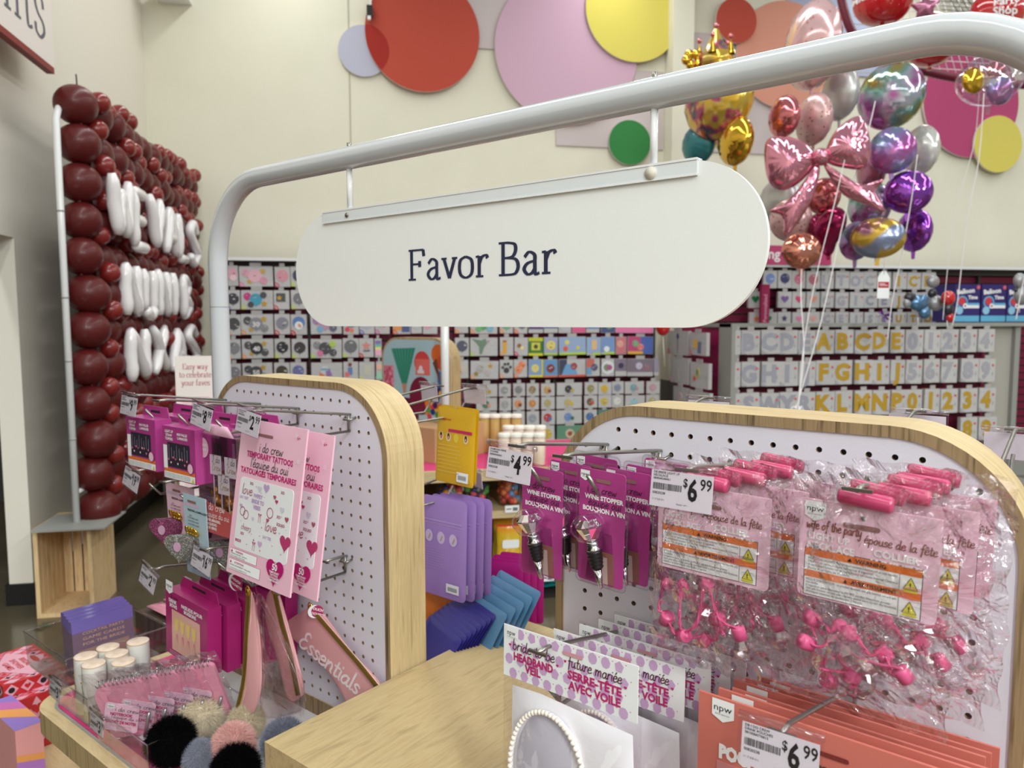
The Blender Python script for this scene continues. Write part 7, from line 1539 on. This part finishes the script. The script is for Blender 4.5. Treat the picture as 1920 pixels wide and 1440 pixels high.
# ================================================================== things on the lower left of the counter (frame F)
def acrylic_bin(x0, x1, y0, y1, z0, z1, label, grp='clear acrylic bins', lip=True):
    T = Thing('acrylic_bin', label, 'bin', 'F', ((x0+x1)/2, (y0+y1)/2, z0), grp); t_ = .0022; k = .004
    m = MB(); m.box((x0+k, y0+k, z0), (x1-k, y1-k, z0+t_), ACRYL); T.part('bin_floor', m)
    for nm, vs in (('front_wall', [(x0+k, y0+k, z0), (x1-k, y0+k, z0), (x1, y0, z1), (x0, y0, z1)]), ('back_wall', [(x0+k, y1-k, z0), (x1-k, y1-k, z0), (x1, y1, z1), (x0, y1, z1)]), ('left_wall', [(x0+k, y0+k, z0), (x0+k, y1-k, z0), (x0, y1, z1), (x0, y0, z1)]), ('right_wall', [(x1-k, y0+k, z0), (x1-k, y1-k, z0), (x1, y1, z1), (x1, y0, z1)])):
        m = MB(); m.add(vs, [(0, 1, 2, 3)], ACRYL); m.tube([vs[2], vs[3]], .0016, ACRYL, 6); m.tube([vs[1], vs[2]], .0011, ACRYL, 6); T.part(nm, m)
    return T
acrylic_bin(-1.600, -1.447, .552, .705, .7465, .806, 'clear bin of white tubes at the front left corner of the mat')
acrylic_bin(-1.402, -1.200, .545, .735, .7465, .810, 'clear bin of pink notebooks in the middle of the mat')
acrylic_bin(-1.90, -1.668, .60, .82, .722, .800, 'clear bin of purple boxes hooked on the left edge of the counter')
m = MB(); m.box((-1.9, .61, .712), (-1.664, .81, .7205), ACRYL); single('bin_bracket', m, 'clear bracket under the bin on the left edge of the counter', 'bracket', 'F', (-1.78, .71, .712))
def bin_tag(x, y, z, d, label):
    T = price_tag(x, y, z, d, 99, ['DB I DO CREW', '084044246061'], label, roll=2, pitch=-4, w_=.055, h=.036)
bin_tag(-1.572, .545, .806, 3, 'price tag showing 3.99 on the bin of white tubes')
bin_tag(-1.370, .538, .810, 3, 'price tag showing 3.99 on the bin of pink notebooks')
# white tubes
TBW = M('white_paper_tube', (222, 220, 214), .45); TBT = ramp_mat('cork_coloured_lid', [(.3, (214, 188, 166)), (.6, (232, 212, 196))], nscale=60, rough=.35, coat=.4)
def wtube(x, y, label, z1=.858):
    T = Thing('paper_tube', label, 'tube', 'F', (x, y, .749), 'white paper tubes in the clear bin'); r = .0208
    m = MB(); m.lathe([(0, .749), (r, .749), (r, z1-.002)], TBW, 28, c=(x, y, 0)); T.part('tube_body', m)
    m = MB(); m.lathe([(r, z1-.002), (r*.99, z1), (r*.9, z1+.0006), (0, z1+.0008)], TBT, 28, c=(x, y, 0)); m.lathe([(r*1.001, z1-.003), (r*1.002, z1-.0005)], M('beige_rim', (206, 184, 160), .5), 28, c=(x, y, 0)); T.part('lid', m)
    m = MB(); 
    for k in range(22):
        a0, a1 = 2*PI*k/22*.8-.9, 2*PI*(k+1)/22*.8-.9
        def p(a): u = .016*math.cos(a)/r; return (x+(r+.0004)*math.sin(u-.65), y-(r+.0004)*math.cos(u-.65), .80+.018*math.sin(a))
        m.tube([p(a0), p(a1)], .0004, M('bronze_line', (110, 90, 70), .4), 5)
    u = -.65; m.ball((x+(r+.001)*math.sin(u), y-(r+.001)*math.cos(u), .8205), (.003, .002, .002), FB['gold'], 8, 6)
    for s_, dz in (('diamond', .803), ('bride', .795), ('to be', .787)):
        vs, fs, x0_, w__ = glyphs(s_); q = .005
        m.add([(x+(r+.0005)*math.sin(((a-x0_)*q-.006)/r-.65), y-(r+.0005)*math.cos(((a-x0_)*q-.006)/r-.65), dz+b*q) for a, b in vs], fs, MATS['bronze_line'])
    m.lathe([(r+.0003, .7492), (r+.0003, .772)], M('olive_grey_band', (146, 138, 118), .5), 28, c=(x, y, 0)); T.part('printing', m)
for (x, y, lb, z1) in ((-1.542, .582, 'front left white tube in the bin', .858), (-1.497, .578, 'front middle white tube in the bin, nearest the camera', .857), (-1.553, .628, 'rear left white tube, partly hidden', .856), (-1.508, .625, 'middle rear white tube in the bin', .857), (-1.462, .617, 'right hand white tube in the bin', .857), (-1.520, .672, 'tallest looking white tube at the back of the bin', .862)):
    wtube(x+.022, y, lb, z1)
# purple boxes in the edge bin
PUR = M('violet_shiny_carton', (112, 98, 172), .12, coat=.8); PURD = M('dusky_violet_carton', (110, 92, 112), .3, coat=.5)
T0 = Thing('gift_box', 'front violet shrink wrapped box in the edge bin', 'box', 'F', (-1.76, .715, .726), 'violet shrink wrapped boxes')
m = MB(); m.X = place(-1.772, .648, .726, 0, 0, -4); m.box((0, 0, 0), (.019, .132, .112), PURD); m.box((-.0002, -.0002, .085), (.0192, .1322, .1122), PUR); T0.part('carton', m)
m = MB(); m.X = place(-1.772, .648, .726, 0, 0, -4) @ Matrix.Translation((.0194, 0, 0)) @ Matrix.Rotation(R(90), 4, 'Z')
for i, s_ in enumerate(('COCKTAIL PARTY', 'GAME CARDS', 'FOR THE BRIDE')): text(m, s_, .066, .078-.012*i, .009, ink((196, 160, 140)), align='C', y=-.0006, width=.09)
m.flat(rect(.01, .008, .12, .045), -.0005, ink((150, 120, 110))); T0.part('printing', m)
for k, lb in enumerate(('second', 'third', 'fourth')): dup(T0.o, TF(-.023*(k+1), .004*(k+1), .0), '%s violet shrink wrapped box in the edge bin, counting from the right' % lb)
# pink notebooks
NBK = M('pink_notebook_cover', (232, 156, 180), .4, coat=.3); COIL = M('silver_coil', (170, 168, 170), .3, metal=.8)
T0 = Thing('notebook_pack', 'front pink notebook pack with a white and pink tag', 'notebook', 'F', (-1.33, .62, .75), 'bagged pink notebooks')
X = place(-1.366, .562, .754, 42, 16, -10)
m = MB(); m.X = X; m.prism(rrect(0, 0, .088, .118, [.008, .008, .008, .03], 6), 0, .008, NBK); T0.part('cover', m)
m = MB(); m.X = X
for k in range(10): c_ = (.012+.0075*k, .004, .119); m.tube([(c_[0], c_[1]+.006*math.cos(a), c_[2]+.006*math.sin(a)) for a in [k2*PI/5 for k2 in range(11)]], .0009, COIL, 5)
T0.part('coil', m)
m = MB(); m.X = X @ Matrix.Translation((.02, -.006, .088)) @ Matrix.Rotation(R(24), 4, 'Y'); m.prism(rrect(0, -.062, .058, 0, .006, 4), 0, .0008, PINK2); badge(m, .004, -.002, .012); pen(m, 'i do crew', .017, -.016, .005, BLK, w=.15, y=-.0008); text(m, 'NOTEBOOK', .029, -.026, .0085, ROSEI, bold=.05, align='C', width=.038, y=-.0008); pen(m, "l'équipe du oui", .012, -.033, .004, BLK, w=.15, y=-.0009); text(m, 'CARNET DE NOTES', .029, -.044, .0085, ROSEI, bold=.05, align='C', width=.052, y=-.0008); text(m, 'contains one notebook and pen', .029, -.051, .003, ROSEI, align='C', y=-.0008); T0.part('hang_card', m)
m = MB(); m.X = X; m.tube([(.06, -.007, .0), (.085, -.007, .05)], .003, COIL, 8); T0.part('pen', m)
BAG3 = clearmat('clear_notebook_bag', (252, 250, 252), .09, .12, crinkle=.6, cscale=30, glossmul=.7)
nx, nz = 14, 16
for sg in (-1, 1):
    vs = []; fs = []
    for j in range(nz+1):
        for i in range(nx+1):
            u, v = i/nx, j/nz; e = math.sin(PI*u)**.4*math.sin(PI*v)**.4 if 0 < u < 1 and 0 < v < 1 else 0
            vs.append((-.012+.112*u+.002*math.sin(v*17), .004+sg*(.0135*e)+.002*e*math.sin(u*21+v*15), -.008+.152*v+.002*math.sin(u*19)))
    for j in range(nz):
        for i in range(nx): a = j*(nx+1)+i; fs.append((a, a+1, a+nx+2, a+nx+1))
    m = MB(); m.X = X; m.add(vs, fs, BAG3, True); T0.part('clear_bag', m)
for k, lb in enumerate(('second', 'third', 'fourth', 'fifth')): dup(T0.o, TF(.018+.020*k, .020+.024*k, .004*(k+1)), '%s pink notebook pack from the left in the bin' % lb)
# fluffy pompoms
def fluffy(x, y, z, r, c, label, seed, soft=1.0):
    T = Thing('pompom', label, 'pompom', 'F', (x, y, z), 'fluffy keyring pompoms'); jr = random.Random(seed)
    mt = M('fur_'+'_'.join(str(v) for v in c), c, .95, spec=.02, sheen=.25 if sum(c) > 100 else .0)
    m = MB(); m.ball((x, y, z), r*.72, mt, 20, 14)
    vs = []; fs = []
    for k in range(9000):
        d = Vector((jr.gauss(0, 1), jr.gauss(0, 1), jr.gauss(0, 1))).normalized()
        sw = Vector((jr.uniform(-1, 1), jr.uniform(-1, 1), jr.uniform(-1, 1)))*.28+Vector((.05, 0, -.12)); L_ = r*jr.uniform(.88, 1.07)
        p0 = Vector((x, y, z))+d*r*.6; p1 = Vector((x, y, z))+(d+sw*.35).normalized()*r*.85; p2 = Vector((x, y, z))+(d+sw*.75).normalized()*L_
        s_ = d.cross(Vector((jr.uniform(-1, 1), jr.uniform(-1, 1), jr.uniform(-1, 1)))).normalized()*.0004
        q = len(vs); vs += [p0-s_, p0+s_, p1+s_*.8, p1-s_*.8, p2]; fs += [(q, q+1, q+2, q+3), (q+3, q+2, q+4)]
    m.add(vs, fs, mt, True); T.part('fur', m)
    m = MB(); m.tube(catmull([(x, y, z-r*.5), (x-.012, y-.01, z-r*.95), (x, y-.02, z-r*1.1), (x+.012, y-.01, z-r*.95)], 5, True), .0018, FB['gold'], 6, closed=True); T.part('gold_ring', m)
PZ = .787
fluffy(-1.212, .590, .792, .045, (14, 13, 15), 'black pompom in front of the cream one, left of the two black', 1)
fluffy(-1.252, .668, .792, .044, (226, 212, 186), 'cream pompom behind the left black one', 2)
fluffy(-1.185, .715, .782, .036, (214, 200, 172), 'smaller cream pompom behind the pink one', 3)
fluffy(-1.135, .660, .782, .040, (228, 178, 172), 'pale pink pompom between the two black ones', 4)
fluffy(-1.070, .715, .786, .042, (132, 136, 156), 'grey blue pompom beside the oak block', 5)
fluffy(-1.165, .615, .772, .030, (140, 144, 160), 'grey pompom mostly hidden between black and pink ones', 6)
fluffy(-1.055, .615, .790, .043, (12, 12, 14), 'black pompom right against the oak block', 7)
# red patterned game boxes on the lower shelf
def redbox(x0, x1, y0, y1, z0, z1, label):
    T = Thing('game_box', label, 'box', 'F', ((x0+x1)/2, (y0+y1)/2, z0), 'red and pink diamond patterned boxes')
    RB_ = M('red_carton', (196, 44, 52), .35, coat=.3); m = MB(); m.box((x0, y0, z0), (x1, y1, z1), RB_); T.part('carton', m)
    PK_ = M('pink_lozenge', (228, 168, 186), .4, coat=.2); PK2 = M('deep_pink_lozenge', (220, 120, 140), .4)
    m = MB(); w_, d = x1-x0, y1-y0
    m.X = Matrix.Translation((x0, y0, z1)) @ Matrix.Rotation(R(-90), 4, 'X')      # local XZ -> top face
    nx_, ny_ = 8, 6; cw, ch = w_/nx_, d/ny_
    for i in range(nx_+1):
        for j in range(ny_+1):
            cx, cz = i*cw+(cw/2 if j % 2 else 0), j*ch; q = .44
            pts_ = [(cx-cw*q, cz), (cx, cz-ch*q*2*.95), (cx+cw*q, cz), (cx, cz+ch*q*2*.95)]
            if min(p[0] for p in pts_) < -.001 or max(p[0] for p in pts_) > w_+.001 or min(p[1] for p in pts_) < -.001 or max(p[1] for p in pts_) > d+.001: continue
            m.flat(pts_, -.0004-.00002*(i % 2), PK_ if (i+j) % 3 else PK2)
            if (i+j) % 3 == 0: m.flat(heart(cx, cz, ch*.3, 12), -.0008, RB_)
            elif (i+j) % 3 == 1: m.flat(star(cx, cz, ch*.35, 4, .5), -.0008, BLK)
    m.flat([(.06*w_, .5*d), (.5*w_, .08*d), (.94*w_, .5*d), (.5*w_, .92*d)], -.0012, PK_)
    for i, s_ in enumerate(('BRIDAL', 'SHOWER', 'GAMES')): text(m, s_, .5*w_, (.56-.14*i)*d, .13*d, RB_, align='C', y=-.0016, bold=.02)
    m.prism(circ(.5*w_, .76*d, .13*w_, 20, .05*d), -.0018, -.0014, RB_); T.part('top_printing', m)
    for nm, X_, L_ in (('front_printing', Matrix.Translation((x0, y0, z0)), w_), ('side_printing', Matrix.Translation((x1, y0, z0)) @ Matrix.Rotation(R(90), 4, 'Z'), d)):
        m = MB(); m.X = X_; h = z1-z0; n_ = 4 if L_ < .16 else 5; cw2 = L_/n_
        for i in range(n_):
            cx = (i+.5)*cw2; m.flat([(cx-cw2*.44, h*.5), (cx, h*.04), (cx+cw2*.44, h*.5), (cx, h*.96)], -.0005, PK_)
            (m.flat(heart(cx, h*.5, h*.24, 12), -.0009, RB_) if i % 2 else m.flat(circ(cx, h*.5, h*.22, 12), -.0009, BLK))
        T.part(nm, m)
redbox(-2.24, -2.045, .612, .76, .4375, .503, 'bottom red and pink diamond patterned box on the lower shelf')
redbox(-2.26, -2.065, .616, .765, .5035, .568, 'middle red and pink diamond patterned box of the stack')
redbox(-2.32, -2.10, .612, .755, .5685, .602, 'top red and pink diamond patterned box of the stack')
T = Thing('pastel_box', 'pink, lilac and orange box at the bottom left corner of the picture', 'box', 'F', (-1.93, .59, .4375))
m = MB(); m.box((-2.04, .556, .4375), (-1.848, .611, .6), M('pastel_pink_carton', (232, 160, 160), .4)); T.part('carton', m)
m = MB(); m.X = Matrix.Translation((-2.04, .556, .6)) @ RX90; m.flat(rect(0, 0, .192, .055), -.0004, ink((150, 120, 200))); m.flat([(.04, 0), (.1, 0), (.16, .055), (.1, .055)], -.0007, ink((236, 160, 90))); m.flat([(.0, 0), (.05, 0), (.1, .055), (.05, .055)], -.001, ink((200, 110, 180))); T.part('top_stripes', m)
m = MB(); m.X = Matrix.Translation((-1.848, .556, .4375)) @ Matrix.Rotation(R(90), 4, 'Z'); m.flat(rect(0, 0, .055, .05), -.0004, ink((60, 80, 160))); m.flat([(0, .05), (.055, .03), (.055, .075), (0, .09)], -.0007, ink((180, 120, 200))); m.flat([(0, .09), (.055, .075), (.055, .09), (0, .105)], -.001, ink((236, 160, 90))); T.part('side_stripes', m)
# brown carton with pink packets beyond the edge bin
m = MB(); m.box((-2.24, 1.0, 0), (-2.02, 1.16, .64), M('dark_brown_carton', (74, 58, 50), .6)); single('brown_carton', m, 'dark brown carton standing behind the counter beside the drink bow boxes', 'carton', 'F', (-2.13, 1.08, 0))
for k in range(2):
    m = MB(); m.X = place(-2.21+.0*k, 1.02+.05*k, .655+.006*k, 0, 0, 0); m.X = m.X @ RX90; m.pillow(rect(0, 0, .17, .045), .010, M('pink_foil_packet', (214, 140, 160), .15, coat=.7), c=(.085, .022), rings=3)
    single('foil_packet', m, '%s pink foil packet lying on the dark brown carton' % ['near', 'far'][k], 'packet', 'F', (-2.13, 1.04+.05*k, .641), 'pink foil packets')
